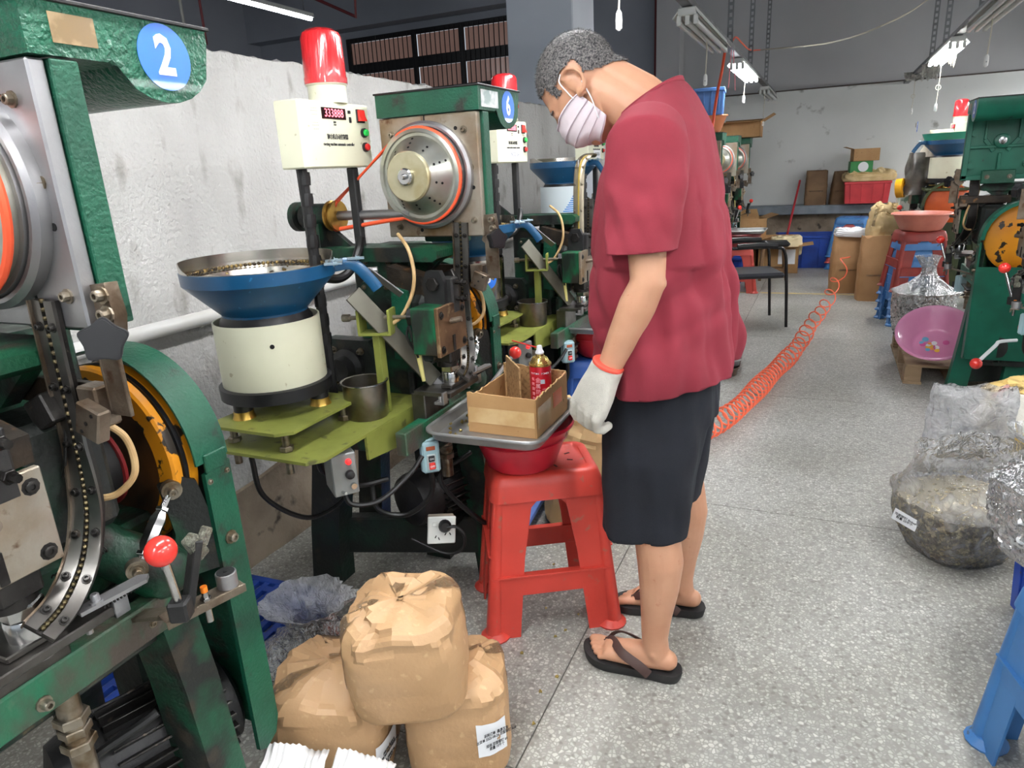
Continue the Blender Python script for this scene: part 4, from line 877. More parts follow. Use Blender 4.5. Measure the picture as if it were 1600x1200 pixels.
# the row along the partition, nearest first
m2 = place_machine(0.6, 'green riveting machine with the blue number 2 sticker, cut by the left frame', first=True)
m6 = place_machine(1.8, 'green riveting machine beside the red stool, with a blue number 6 sticker on its hood')
m3 = place_machine(3.0, 'third riveting machine from the camera, just behind the number 6 machine')
m4 = place_machine(4.2, 'fourth riveting machine of the partition row, mostly hidden by the man')
row = [m2, m6, m3, m4]
labs = ['fifth riveting machine of the partition row, hidden behind the man', 'sixth riveting machine of the partition row, its polished disc beside the man', 'seventh riveting machine of the partition row, with a spoked feeder disc', 'eighth riveting machine of the partition row, nearest the back wall']
for k in range(4): row.append(place_machine(5.4 + 1.2 * k, labs[k]))
SMALL = {'bolt', 'bolt_hole', 'vent_hole', 'stud', 'spring', 'fin', 'sensor_wire', 'rod_end', 'lettering', 'adjusting_nut', 'cable_loop'}
def simplify(o):
    for c in list(o.children):
        simplify(c)
        if c.name.split('.')[0] in SMALL: bpy.data.objects.remove(c)
for m_ in row[3:]: simplify(m_)
swap(m2, 'head_plate', STEEL()); swap(m6, 'hood', GREEN())
s_ = sticker(m2, '2'); sticker(m6, '6')
MB().bx(-0.8797, -0.8790, 0.022, 0.082, 1.548, 1.583, 0.0001).build('tape_patch', mat('brown_tape', (124, 100, 64), 0.3, 0, (150, 126, 88), 30, (0.5, 0.6), coat=0.3), m2)
MB().bx(-0.8797, -0.8788, 0.005, 0.115, 1.541, 1.585, 0.0001).build('clear_tape', mat('clear_tape', (206, 212, 212), 0.2, 0, (150, 170, 165), 25, (0.45, 0.6), coat=0.5), m6)
text_mesh('YAMAL RIVET', 0.016, (-0.8784, 0.062, 1.562), (0, 1, 0), (0, 0, 1), INK(), 'lettering', m6) if False else None
# clear tape stuck round the lever post of the number 2 machine
q = MB(); q.box((-0.868, 0.06, 0.83), (0.02, 0.022, 0.045), Matrix.Rotation(0.4, 3, 'X'), 0.003); q.box((-0.862, 0.075, 0.842), (0.012, 0.03, 0.02), Matrix.Rotation(0.9, 3, 'X'), 0.003)
q.build('tape_wrap', poly_film('tape_film', (214, 214, 190), 0.35, 0.15, 60), m2)
# right row, turned to face the other way, ribbed backs to the camera
ra = place_machine(3.45, 'green riveting machine cut by the right frame, nearest on the right side', math.pi, 0.97)
rb = place_machine(4.55, 'green riveting machine on the right showing the ribbed back of its head', math.pi, 0.87)
rc = place_machine(7.2, 'olive machine with an orange flywheel on the right side', math.pi, 0.87)
simplify(rc)
OLIVE = mat('olive_paint', (64, 74, 36), 0.45, 0, (44, 52, 26), 7, (0.4, 0.7))
swap(rc, 'flywheel', mat('orange_wheel_paint', (222, 98, 34), 0.4, 0, (200, 82, 28), 8)); swap(rc, 'wheel_guard', OLIVE); swap(rc, 'guard_panel', OLIVE); swap(rc, 'leg', OLIVE)
def drop(m, names):
    for c in list(m.children):
        if c.name.split('.')[0] in names:
            for g in list(c.children): bpy.data.objects.remove(g)
            bpy.data.objects.remove(c)
STATION = ('bowl_bracket', 'upper_plate', 'fork_post', 'chute', 'sensor_holder', 'cable_loop', 'yellow_sleeve', 'feeder_control', 'control_cable', 'feeder_cable')
HEADP = ('hood', 'head_plate', 'head_frame', 'feeder_disc', 'drive_belt', 'clamp_bracket', 'hanging_arm', 'star_knob', 'shaft', 'pulley', 'bearing_tube')
drop(m3, HEADP); drop(m4, HEADP)
drop(m2, STATION + ('switch_box', 'switch_cable', 'switch_arm'))
for m_ in (ra, rb, rc): drop(m_, STATION + ('guard_back',))
for c_ in m6.children:
    if c_.name.split('.')[0] == 'ram_block': swap(c_, 'front_plate', mat('rust_brown_plate', (124, 96, 68), 0.45, 0.5, (84, 60, 40), 12, (0.4, 0.65), (150, 128, 96), 30, (0.62, 0.7)))
drop(rb, ('switch_cable', 'motor_cable')); drop(rc, ('hood', 'head_plate', 'head_frame', 'feeder_disc', 'drive_belt', 'bracket_arm', 'bearing_tube', 'shaft', 'pulley', 'column', 'clamp_bracket', 'hanging_arm', 'star_knob', 'cross_bar', 'track_clamp', 'feed_track', 'tan_hose', 'swing_arm', 'link'))
rb_green = mat('teal_green_paint', (16, 98, 76), 0.4, 0, (12, 78, 60), 6, (0.4, 0.7), (30, 50, 44), 20, (0.66, 0.72))
for mm in (ra, rb):
    for nm in ('head_frame', 'leg', 'guard_panel', 'wheel_guard', 'bed', 'rail', 'hood'): swap(mm, nm, rb_green)

# ------------------------------------------------------------------ controllers, bowl feeders, pots at each station
LCD = mat('led_window', (40, 8, 14), 0.2)
LED = mat('led_digits', (255, 120, 130), 0.3, emit=(255, 96, 110), es=2.2)
def controller(Y, lab, sticker_=False, X=0.0, rot=0.0, digits=True):
    # station frame: front face at X=-1.245 facing +X, from y=-0.31 to 0
    t = thing('riveting_controller', lab, 'control box', (-1.285 if not rot else X, Y - 0.155 if not rot else Y, 0.62), rot, 'automatic controllers', off=(-1.285, -0.155, 0.62))
    B = lambda mb, n, m, par=None, ang=35: mb.build(n, m, par if par is not None else t, ang)
    body = B(MB().bx(-1.325, -1.245, -0.308, -0.002, 1.402, 1.572, 0.004), 'body', CREAM())
    xf = -1.2445; Y0 = -0.308
    up = (0, 0, 1); ux = (0, 1, 0); P = lambda u, v, d=0.0: Vector((xf + d, Y0 + u * 0.306, 1.572 - v * 0.17))
    # display
    B(MB().bx(xf - 0.001, xf + 0.001, P(0.30, 0).y, P(0.64, 0).y, P(0, 0.26).z, P(0, 0.09).z, 0.0003), 'display', LCD, body)
    if digits:
        text_mesh('333888', 0.030, P(0.47, 0.175, 0.0012), ux, up, LED, 'digits', body, sx=0.92)
    for (v, rows) in ((0.09, 1), (0.30, 1)):
        text_mesh('▪▪▪▪▪▪\n------' if False else '. . . . . .\n- - - - - -\n. . . . . .', 0.008, P(0.20, v + 0.06, 0.0003), ux, up, INK(), 'print', body)
    text_mesh('清零\nclear', 0.006, P(0.47, 0.325, 0.0003), ux, up, INK(), 'print', body)
    text_mesh('铆合机自动控制器', 0.0155, P(0.49, 0.53, 0.0003), ux, up, INK(), 'print', body, sx=0.75)
    text_mesh('riveting machine automatic controller', 0.0125, P(0.50, 0.64, 0.0003), ux, up, INK(), 'print', body, sx=0.72)
    B(MB().bx(xf - 0.001, xf + 0.003, P(0.675, 0).y, P(0.71, 0).y, P(0, 0.16).z, P(0, 0.11).z, 0.001).bx(xf - 0.001, xf + 0.002, P(0.685, 0).y, P(0.715, 0).y, P(0, 0.30).z, P(0, 0.21).z, 0.001), 'jumper', BLACK(), body)
    B(MB().bx(xf - 0.001, xf + 0.003, P(0.80, 0).y, P(0.92, 0).y, P(0, 0.29).z, P(0, 0.08).z, 0.001), 'rocker_frame', BLACK(), body)
    B(MB().prism([(-0.014, 0.0), (0.016, 0.0), (0.016, 0.004), (0.0, 0.006), (-0.014, 0.012)], P(0.86, 0.185, 0.003), Vector((0, 0, 1)), Vector((1, 0, 0)), 0.028), 'rocker', REDB(), body)
    for (v, c, n) in ((0.45, (40, 190, 80), 'start_button'), (0.68, (214, 44, 40), 'stop_button')):
        B(MB().lathe([(0.013, 0), (0.013, 0.006), (0.010, 0.007)], P(0.885, v), (1, 0, 0), 20), 'button_ring', BLACKM(), body)
        B(MB().lathe([(0.0095, 0.006), (0.0095, 0.013), (0.008, 0.0145)], P(0.885, v), (1, 0, 0), 18), n, mat(n, c, 0.3), body)
    if sticker_:
        B(MB().bx(xf - 0.0002, xf + 0.0008, P(0.32, 0).y, P(0.76, 0).y, P(0, 0.93).z, P(0, 0.67).z, 0.0002), 'paper_label', WHITE(), body)
        text_mesh('NO.0315A', 0.026, P(0.54, 0.80, 0.001), ux, up, mat('grey_print', (110, 114, 120), 0.6), 'print', body, sx=0.72)
    # beacon
    bc = Vector((-1.288, -0.125, 1.572))
    bn = B(MB().lathe([(0.052, 0), (0.052, 0.045), (0.056, 0.047), (0.056, 0.055), (0.05, 0.055)], bc, (0, 0, 1), 32), 'beacon_base', CREAM())
    B(MB().lathe([(0.0585, 0.05), (0.0585, 0.066), (0.057, 0.066), (0.055, 0.165), (0.05, 0.178), (0.035, 0.187), (0.01, 0.19)], bc, (0, 0, 1), 36), 'beacon_dome', REDL(), bn)
    # two taped posts
    mb = MB(); mb.tube(smooth_path([(-1.287, -0.275, 1.402), (-1.288, -0.27, 1.2), (-1.285, -0.272, 0.95), (-1.285, -0.272, 0.72)], 8), 0.0145, 8); B(mb, 'post', BLACKM())
    B(MB().bar((-1.285, -0.055, 0.72), (-1.285, -0.055, 1.402), 0.026, 0.026, up=(0, 1, 0)), 'post', BLACKM())
    mb = MB(); random.seed(5)
    for k in range(9):
        z = 1.36 - k * 0.055; mb.lathe([(0.0165, 0), (0.0172, 0.02), (0.0160, 0.034)], (-1.286, -0.272, z), (0.05 * random.uniform(-1, 1), 0.05, 1), 10, cap0=False, cap1=False)
    B(mb, 'tape_turn', TREAD())
    B(MB().tube(smooth_path([(-1.25, -0.10, 1.20), (-1.24, -0.13, 1.17), (-1.245, -0.17, 1.12), (-1.26, -0.21, 1.10), (-1.28, -0.26, 1.11)], 8), 0.013, 10), 'loom', TREAD())
    return t
controller(1.8, 'cream controller box with a red beacon in front of the plaster wall, nearest the camera')
controller(3.0, 'cream controller box with a white paper label and red beacon, left of the man\'s face', True)
controller(4.2, 'third cream controller box, partly hidden behind the man\'s mask', True)
for k in range(3):
    controller(6.6 + 1.2 * k, 'cream controller box of the %s machine in the partition row' % ['sixth', 'seventh', 'eighth'][k])
controller(7.42, 'cream controller with red beacon behind the blue bowl on the right side', X=1.0, rot=math.pi)
controller(4.62, 'cream controller whose red beacon shows above the right-hand hood', X=1.13, rot=math.pi)

def bowl_feeder(c, lab, drum='cream', z0=0.782, rim=None, group='bowl feeders', wave=False, fill=True, spout=35, scale=1.0, num=None, seed=1):
    c = Vector((c[0], c[1], z0)); S = 0.94
    t = thing('bowl_feeder', lab, 'bowl feeder', c, 0, group)
    Bd = lambda mb, n, m, par=None, ang=35: mb.build(n, m, par if par is not None else t, ang)
    dm = {'cream': CREAM(), 'steel': mat('polished_drum', (196, 190, 184), 0.18, 1.0, (150, 140, 130), 5), 'white': mat('white_drum', (214, 226, 230), 0.3)}[drum]
    mb = MB()
    for a in (20, 140, 260): mb.cyl(c + Vector((0.115 * math.cos(R(a)), 0.115 * math.sin(R(a)), 0.0)), c + Vector((0.115 * math.cos(R(a)), 0.115 * math.sin(R(a)), 0.055)), 0.024, n=14)
    Bd(mb, 'foot', BLACK())
    mb = MB()
    for a in (20, 140, 260): mb.lathe([(0.03, 0), (0.026, 0.012), (0.026, 0.02)], c + Vector((0.115 * math.cos(R(a)), 0.115 * math.sin(R(a)), 0.0)), (0, 0, 1), 14)
    Bd(mb, 'foot_plate', BRASS)
    Bd(MB().lathe([(0.13, 0.04), (0.147, 0.043), (0.148, 0.075), (0.14, 0.078)], c, (0, 0, 1), 40), 'base_ring', BLACK())
    dr = Bd(MB().lathe([(0.135, 0.07), (0.137, 0.075), (0.137, 0.248), (0.133, 0.248), (0.133, 0.09)], c, (0, 0, 1), 48, cap1=False), 'drum', dm)
    Bd(MB().lathe([(0.006, 0), (0.006, 0.001)], c + Vector((0.0975, -0.0965, 0.195)), (1, -1, 0), 12), 'drum_hole', mat('hole_black', (8, 8, 8), 0.9), dr)
    Bd(MB().lathe([(0.12, 0.20), (0.12, 0.245), (0.105, 0.27)], c, (0, 0, 1), 36), 'spring_ring', BLACK())
    bw = Bd(MB().lathe([(0.108, 0.250), (0.110, 0.268), (0.192, 0.352), (0.193, 0.384), (0.1905, 0.384), (0.1902, 0.376)], c, (0, 0, 1), 56, cap1=False), 'bowl', BLUEB())
    # bright inner liner with the spiral track
    mb = MB(); mb.lathe([(0.1895, 0.386), (0.1880, 0.368), (0.166, 0.362), (0.160, 0.330), (0.135, 0.322), (0.125, 0.302), (0.0, 0.293)], c, (0, 0, 1), 56, cap0=False, cap1=False); bv = [c + Vector((r_ * math.cos(R(a_)), r_ * math.sin(R(a_)), z_)) for a_ in range(15, 256, 8) for (r_, z_) in ((0.191, 0.382), (0.192, 0.382 + 0.026 * min(1, (a_ - 13) / 25, (258 - a_) / 25)), (0.1895, 0.382 + 0.026 * min(1, (a_ - 13) / 25, (258 - a_) / 25)), (0.1885, 0.382))]; mb.add(bv, [(i * 4 + k, i * 4 + (k + 1) % 4, i * 4 + 4 + (k + 1) % 4, i * 4 + 4 + k) for i in range(len(bv) // 4 - 1) for k in range(4)]); Bd(mb, 'liner', mat('bowl_liner', (206, 202, 194), 0.25, 0.95, (180, 174, 164), 9), bw)
    # spout with clips
    a = R(spout); u = Vector((math.cos(a), math.sin(a), 0)); v = Vector((-u.y, u.x, 0))
    p0 = c + u * 0.180 + Vector((0, 0, 0.368)); p1 = p0 + u * 0.06 + Vector((0, 0, 0.002)); p2 = p0 + u * 0.10 - Vector((0, 0, 0.04))
    mb = MB(); mb.tube(smooth_path([p0, p1, p2, p2 + u * 0.02 - Vector((0, 0, 0.03))], 6), 0.016, 8, flat=0.3); Bd(mb, 'spout', BLUEB(), bw)
    mb = MB()
    for s in (-0.09, -0.02, 0.07):
        q = c + u * (0.194 if s < 0.05 else 0.25) + v * s * (1 if s < 0.05 else 0) + Vector((0, 0, 0.385)); mb.box(q, (0.02, 0.006, 0.045), basis(u)); mb.bolt(q, u, 0.006, 0.008)
    Bd(mb, 'spout_clip', mat('zinc_clip', (150, 170, 182), 0.35, 0.7), bw)
    if fill:
        random.seed(seed); mb = MB()
        for k in range(110):
            rr = 0.172 * math.sqrt(random.uniform(0.3, 1)); aa = random.uniform(0, 2 * math.pi); zz = 0.30 + 0.07 * max(0, (rr - 0.12) / 0.07)
            mb.cyl(c + Vector((rr * math.cos(aa), rr * math.sin(aa), zz + 0.005)), c + Vector((rr * math.cos(aa) + random.uniform(-.004, .004), rr * math.sin(aa), zz + 0.011)), 0.0062, n=8)
        for k in range(60):
            aa = k * 0.07 + 0.3; mb.sphere(c + Vector((0.176 * math.cos(aa), 0.176 * math.sin(aa), 0.3715)), 0.0058, 8, 6)
        o = Bd(mb, 'rivets', mat('loose_rivets', (150, 128, 84), 0.3, 0.8, (70, 62, 54), 90, (0.45, 0.55)), bw); o['kind'] = 'stuff'
    if wave:   # blue printed sweep of stripes on the white drum, with a vertical word
        blue = mat('print_blue', (40, 120, 196), 0.4)
        mb = MB()
        def patch(a0, a1, z0_, z1_):
            V = []; n = 5
            for i in range(n + 1):
                aa = R(a0 + (a1 - a0) * i / n)
                for zz in (z0_, z1_): V.append(c + Vector((0.1376 * math.cos(aa), 0.1376 * math.sin(aa), zz)))
            mb.add(V, [(2 * i, 2 * i + 2, 2 * i + 3, 2 * i + 1) for i in range(n)])
        for k in range(13):
            z_ = 0.085 + k * 0.0115; w_ = 46 * (1 - (k / 13) ** 0.75); patch(-38 - w_, -38, z_, z_ + 0.006)
        for k in range(18): patch(-33 + k * 0.25, -31.5 + k * 0.25, 0.085 + k * 0.009, 0.090 + k * 0.009)
        Bd(mb, 'drum_print', blue, dr)
        for i, ch in enumerate('UTI'): text_mesh(ch, 0.05, c + Vector((0.1385 * math.cos(R(-14)), 0.1385 * math.sin(R(-14)), 0.11 + 0.05 * i)), (0, 0, -1) if False else (0.24, 0.97, 0), (0, 0, 1), blue, 'lettering', dr)
    if num:
        an = R(-35); q = c + Vector((0.1385 * math.cos(an), 0.1385 * math.sin(an), 0.175)); uu = Vector((-math.sin(an), math.cos(an), 0)); nn = Vector((math.cos(an), math.sin(an), 0))
        V = [];
        for k in range(24):
            b_ = 2 * math.pi * k / 24; aa = an + 0.045 * math.cos(b_) / 0.1385; V.append(c + Vector((0.1382 * math.cos(aa), 0.1382 * math.sin(aa), 0.175 + 0.045 * math.sin(b_))))
        Bd(MB().add(V + [q - nn * 0.0002], [(k, (k + 1) % 24, 24) for k in range(24)]), 'number_sticker', mat('blue_sticker', (28, 108, 210), 0.35), dr)
        text_mesh(num, 0.06, q + nn * 0.002, uu, (0, 0, 1), WHITE(), 'numeral', dr, bold=0.001)
    return t
BX, BY = -1.345, -0.425
bowl_feeder((BX, 1.8 + BY), 'blue bowl feeder on a cream drum, filled with small rivets, nearest the camera', spout=36)
bowl_feeder((BX, 3.0 + BY), 'blue bowl feeder on a polished steel drum with number 3 sticker', 'steel', num='3', spout=36)
bowl_feeder((-1.42, 3.95), 'blue bowl feeder raised high on a white drum with blue stripes, left of the man', 'white', z0=1.02, wave=True, fill=False, spout=-20)
bowl_feeder((-1.30, 4.75), 'blue bowl feeder with a green rim half hidden behind the man', 'steel', fill=False)
bowl_feeder((0.92, 7.12), 'blue bowl feeder on a cream drum on the right side by the orange wheel', z0=1.045, fill=False, spout=200)
one(MB().lathe([(0.193, 0), (0.215, 0.05), (0.218, 0.055), (0.21, 0.055), (0.19, 0.005)], (0.92, 7.12, 1.432), (0, 0, 1), 40), 'bowl_extension', mat('sea_green_plastic', (52, 150, 122), 0.4), 'green plastic collar on the rim of the right blue bowl', 'collar')
one(MB().bx(0.84, 1.0, 7.08, 7.24, 0.66, 1.03, 0.01).bx(0.76, 1.08, 6.96, 7.28, 1.02, 1.043, 0.003), 'feeder_stand', OLIVE, 'olive stand carrying the right blue bowl feeder', 'stand')
one(MB().bx(-1.56, -1.28, 3.81, 4.09, 0.72, 1.02, 0.01).bx(-1.6, -1.25, 3.78, 4.12, 1.0, 1.018, 0.003), 'feeder_stand', DGREEN(), 'dark green stand under the raised striped drum', 'stand')
def pot(c, z, lab, r=0.062, h=0.10):
    t = thing('steel_pot', lab, 'pot', (c[0], c[1], z), 0, 'steel pots'); P = Vector((c[0], c[1], z))
    MB().lathe([(r * 0.93, 0), (r * 0.98, 0.006), (r, h), (r * 1.07, h + 0.002), (r * 1.07, h + 0.005), (r * 0.98, h + 0.004), (r * 0.95, 0.008), (0.0, 0.006)], P, (0, 0, 1), 36, cap1=False).build('body', mat('pot_steel', (150, 144, 134), 0.3, 0.95, (110, 100, 88), 10), t)
    MB().tube([P + Vector((r * 1.07 * math.cos(a), r * 1.07 * math.sin(a), h + 0.003)) for a in [k * math.pi / 16 for k in range(32)]], 0.002, 6, closed=True).build('rim', CHROME(), t)
# tall brass-faced feed track with a hooked top on the third machine
tp_ = [ay(930, 243, 3.05), ay(919, 243, 3.03), ay(909, 252, 3.0), ay(905, 275, 2.97), ay(904, 320, 2.95), ay(905, 380, 2.93), ay(908, 440, 2.90)]
P_ = [p - Vector((0, 3.0, 0)) for p in smooth_path(tp_, 6)]
ht = MB().tube(P_, 0.024, 8, flat=0.35, up=(1, 0.0, 0.0)).build('tall_track', mat('bronze_track', (146, 138, 120), 0.35, 0.8, (116, 106, 88), 9), m3)
MB().tube([p + Vector((0.002, -0.009, 0)) for p in P_], 0.004, 6).build('rivet_line', mat('brass_row', (170, 146, 66), 0.4, 0.6), ht)
mb = MB()
for k in range(10, len(P_), 5):
    for s in (-1, 1): mb.bolt(P_[k] + Vector((s * 0.016, -0.008, 0)), (0, -1, 0), 0.004, 0.004)
mb.build('bolt', NUTM, ht)
MB().cyl((-1.0, -0.02, 1.17), (-1.0, -0.02, 1.40), 0.004, n=8).build('guide_rod', STEEL(), m3)
pot((-1.155, 1.51), 0.722, 'small steel pot on the lime bracket beside the cream drum')
pot((-1.135, 2.72), 0.722, 'small steel pot on the farther lime bracket by the number 3 drum')
# ================================================================== the man
SKIN = mat('skin', (198, 150, 120), 0.5, 0, (184, 134, 104), 9, (0.35, 0.7), (176, 112, 84), 40, (0.66, 0.74), 0.06, 220)
SKIN.node_tree.nodes['Principled BSDF'].inputs['Subsurface Weight'].default_value = 0.08
SKIN.node_tree.nodes['Principled BSDF'].inputs['Subsurface Radius'].default_value = (0.01, 0.004, 0.002)
SHIRT = mat('crimson_cotton', (138, 40, 55), 0.88, 0, (128, 36, 49), 8, (0.35, 0.7), None, bump=0.25, bs=900)
SHORTS = mat('navy_cotton', (19, 23, 33), 0.85, 0, (15, 18, 27), 10, (0.35, 0.7), None, bump=0.3, bs=700)
HAIRM = mat('grey_hair', (80, 79, 80), 0.6, 0, (138, 134, 130), 260, (0.4, 0.62), (40, 40, 43), 190, (0.52, 0.62), 0.5, 500)
GLOVE = mat('knit_cotton', (226, 222, 210), 0.95, 0, (206, 202, 190), 18, (0.4, 0.7), None, bump=0.5, bs=380, bstretch=(1, 1, 2.2))
MASKM = mat('mask_fabric', (232, 222, 226), 0.8, 0, (220, 206, 212), 9, (0.4, 0.7), None, bump=0.15, bs=500)
RUBBER = mat('black_rubber', (26, 26, 27), 0.6, 0, (38, 37, 36), 30)
YM = 1.745                                    # sagittal plane; he faces -X, his left side is to the camera
V3 = Vector
HF = V3((-0.62, 0, -0.785)).normalized(); HU = V3((-0.785, 0, 0.62)).normalized(); HS = V3((0, 1, 0))
HC = V3((-0.572, YM, 1.556))
def hp(f, s, u): return HC + HF * f + HS * s + HU * u
HR = Matrix((HF, HS, HU)).transposed()
man = thing('person', 'man in a crimson T-shirt, navy shorts and flip-flops, head bowed, white mask and glove', 'person', (-0.34, YM, 0))
mb = MB()
# head
mb.sphere(hp(-0.012, 0, 0.030), 1, 28, 18, (0.100, 0.077, 0.094), HR)
mb.sphere(hp(0.02, 0, 0.0), 1, 24, 16, (0.078, 0.070, 0.085), HR)
mb.sphere(hp(0.032, 0, -0.060), 1, 24, 16, (0.058, 0.056, 0.062), HR)
mb.sphere(hp(0.062, 0, -0.102), 1, 16, 10, (0.028, 0.030, 0.022), HR)
mb.sphere(hp(0.076, 0, 0.022), 1, 18, 10, (0.018, 0.050, 0.012), HR)
mb.chain([(hp(0.088, 0, 0.012), 0.009), (hp(0.106, 0, -0.020), 0.012), (hp(0.108, 0, -0.030), 0.015)])
for s in (-1, 1):
    mb.sphere(hp(0.097, s * 0.014, -0.034), 0.010, 10, 8); mb.sphere(hp(0.046, s * 0.046, -0.022), 1, 14, 10, (0.030, 0.018, 0.024), HR)
    mb.chain([(hp(-0.006, s * 0.054, -0.048), 0.017), (hp(0.028, s * 0.044, -0.085), 0.015), (hp(0.056, s * 0.022, -0.103), 0.014)])
    mb.chain([(hp(0.084, s * 0.032, 0.004), 0.009), (hp(0.08, s * 0.045, 0.0), 0.008)])
    # ear: helix, lobe, inner plate
    e = [hp(-0.008 + 0.026 * math.cos(a) * (0.8 if math.cos(a) > 0 else 1), s * (0.080 + 0.010 * (1 - math.cos(a)) / 2), 0.0 + 0.033 * math.sin(a)) for a in [R(40 + k * 24) for k in range(12)]]
    mb.tube(e, [0.005] * 8 + [0.006, 0.007, 0.007, 0.006], 8)
    mb.sphere(hp(-0.008, s * 0.074, -0.002), 1, 12, 8, (0.020, 0.007, 0.028), HR)
    mb.sphere(hp(0.003, s * 0.078, -0.030), 1, 10, 8, (0.010, 0.006, 0.011), HR)
# neck and trapezius
mb.chain([(V3((-0.535, YM, 1.555)), 0.060), (V3((-0.475, YM, 1.520)), 0.062), (V3((-0.415, YM, 1.478)), 0.068), (V3((-0.37, YM, 1.42)), 0.075)], 20)
mb.chain([(V3((-0.50, YM, 1.575)), 0.045), (V3((-0.425, YM, 1.525)), 0.052), (V3((-0.36, YM, 1.47)), 0.055)], 16)
# trunk under the shirt
mb.chain([(V3((-0.38, YM, 1.42)), 0.10), (V3((-0.37, YM, 1.25)), 0.12), (V3((-0.37, YM, 1.05)), 0.13), (V3((-0.355, YM, 0.88)), 0.13)], 18)
for s in (-1, 1): mb.chain([(V3((-0.37, YM + s * 0.03, 1.43)), 0.07), (V3((-0.37, YM + s * 0.17, 1.42)), 0.055)], 14)
# left arm (camera side)
SH, EL, WR = V3((-0.372, 1.575, 1.405)), V3((-0.352, 1.515, 1.115)), V3((-0.452, 1.505, 0.885))
mb.chain([(SH, 0.055), (SH.lerp(EL, 0.4), 0.050), (SH.lerp(EL, 0.8), 0.043), (EL, 0.040), (EL.lerp(WR, 0.22), 0.043), (EL.lerp(WR, 0.55), 0.037), (EL.lerp(WR, 0.9), 0.028), (WR, 0.0275), (WR + (WR - EL).normalized() * 0.02, 0.024)], 18)
mb.sphere(EL + V3((0.026, 0.0, 0.0)), 0.018, 10, 8)
# right arm hanging on the far side, hidden by the body
SH2, EL2, WR2 = V3((-0.372, 1.915, 1.405)), V3((-0.345, 1.975, 1.12)), V3((-0.40, 1.98, 0.885))
mb.chain([(SH2, 0.055), (SH2.lerp(EL2, 0.5), 0.048), (EL2, 0.040), (EL2.lerp(WR2, 0.3), 0.042), (WR2, 0.028), (WR2 + (WR2 - EL2).normalized() * 0.02, 0.024)], 16)
# legs and feet
def leg_foot(y, dy, x=0.0, turn=0.0):
    mb.chain([(V3((-0.35 + x, YM + (y - YM) * 0.5, 0.86)), 0.09), (V3((-0.360 + x, y + (YM - y) * 0.28, 0.66)), 0.074), (V3((-0.360 + x, y + (YM - y) * 0.15, 0.52)), 0.062), (V3((-0.342 + x, y, 0.44)), 0.060), (V3((-0.331 + x, y, 0.36)), 0.061), (V3((-0.333 + x, y, 0.28)), 0.053), (V3((-0.340 + x, y, 0.19)), 0.042), (V3((-0.343 + x, y, 0.12)), 0.036), (V3((-0.340 + x, y, 0.075)), 0.037)], 20)
    c = V3((-0.34 + x, y, 0)); ct, st = math.cos(turn), math.sin(turn)
    def q(a, b, z): return V3((c.x - a * ct - b * st, c.y - a * st + b * ct, z))     # a: towards the toes, b: to his right
    mb.chain([(q(-0.032, 0, 0.052), 0.029), (q(0.02, 0, 0.062), 0.034), (q(0.08, 0, 0.056), 0.030), (q(0.13, 0, 0.047), 0.024)], 16)
    mb.chain([(q(-0.03, 0.0, 0.05), 0.027), (q(0.06, -0.018 * dy, 0.045), 0.022), (q(0.13, -0.025 * dy, 0.042), 0.018)], 12)
    mb.chain([(q(0.05, 0.012 * dy, 0.052), 0.025), (q(0.135, 0.022 * dy, 0.043), 0.021)], 12)
    mb.sphere(q(0.0, -0.028 * dy, 0.082), 0.013, 10, 8); mb.sphere(q(0.0, 0.028 * dy, 0.086), 0.013, 10, 8)
    toes = [(0.034, 0.20, 0.0135), (0.013, 0.195, 0.0095), (-0.004, 0.186, 0.009), (-0.020, 0.174, 0.0088), (-0.035, 0.158, 0.0085)]
    for b, a, r_ in toes:
        mb.chain([(q(0.125, b * 0.8 * dy, 0.040), r_ * 1.05), (q(a - 0.025, b * dy, 0.040), r_ * 0.95), (q(a - 0.006, b * dy, 0.032 + r_ * 0.2), r_)], 10)
    return q
qL = leg_foot(1.60, 1, 0.0, -0.03)
qR = leg_foot(1.905, -1, 0.015, 0.16)
body = remesh(mb, 0.0042, 4, 0.5)
# face cover and hair are lifted from the head surface
def region(me, pred, off, amp=0.0, fr=60):
    bm = bmesh.new(); bm.from_mesh(me); bm.normal_update()
    kill = [f for f in bm.faces if not pred(f.calc_center_median())]
    bmesh.ops.delete(bm, geom=kill, context='FACES')
    for v in bm.verts: v.co += v.normal * (off + amp * noise.noise(v.co * fr))
    out = bpy.data.meshes.new('x'); bm.to_mesh(out); bm.free(); return out
def loc(p): d = V3(p) - HC; return d.dot(HF), d.dot(HS), d.dot(HU)
def hair_pred(p):
    f, s, u = loc(p)
    if (V3(p) - HC).length > 0.16: return False
    j = 0.004 * noise.noise(V3(p) * 90)
    if abs(s) > 0.070 and -0.045 < f < 0.026 and u < 0.036: return False          # ears stay bare
    if f > 0.045: line = 0.062 + (0.010 if abs(s) < 0.03 else -0.2 * (abs(s) - 0.03))
    elif f > 0.012: line = 0.018 - 0.8 * (0.045 - f) * 0.4
    elif f > -0.03: line = 0.012
    else: line = 0.0 - (-0.03 - f) * 0.75
    return u > line + j
hair = region(body, hair_pred, 0.0035, 0.0015, 160)
import itertools
hv = [(v.co.copy(), v.normal.copy()) for v in hair.vertices]
random.seed(11); spikes = MB()
for k in range(14000):
    p, nn = random.choice(hv); 
    d = (nn + HF * 0.35 - HU * 0.15 + V3((random.uniform(-.5, .5), random.uniform(-.5, .5), random.uniform(-.5, .5)))).normalized()
    p = p + V3((random.uniform(-.002, .002), random.uniform(-.002, .002), random.uniform(-.002, .002))); sd = d.cross(V3((random.random(), random.random(), random.random()))).normalized() * 0.00035
    L = random.uniform(0.003, 0.0062); spikes.add([p - sd, p + sd, p + d * L], [(0, 1, 2)])
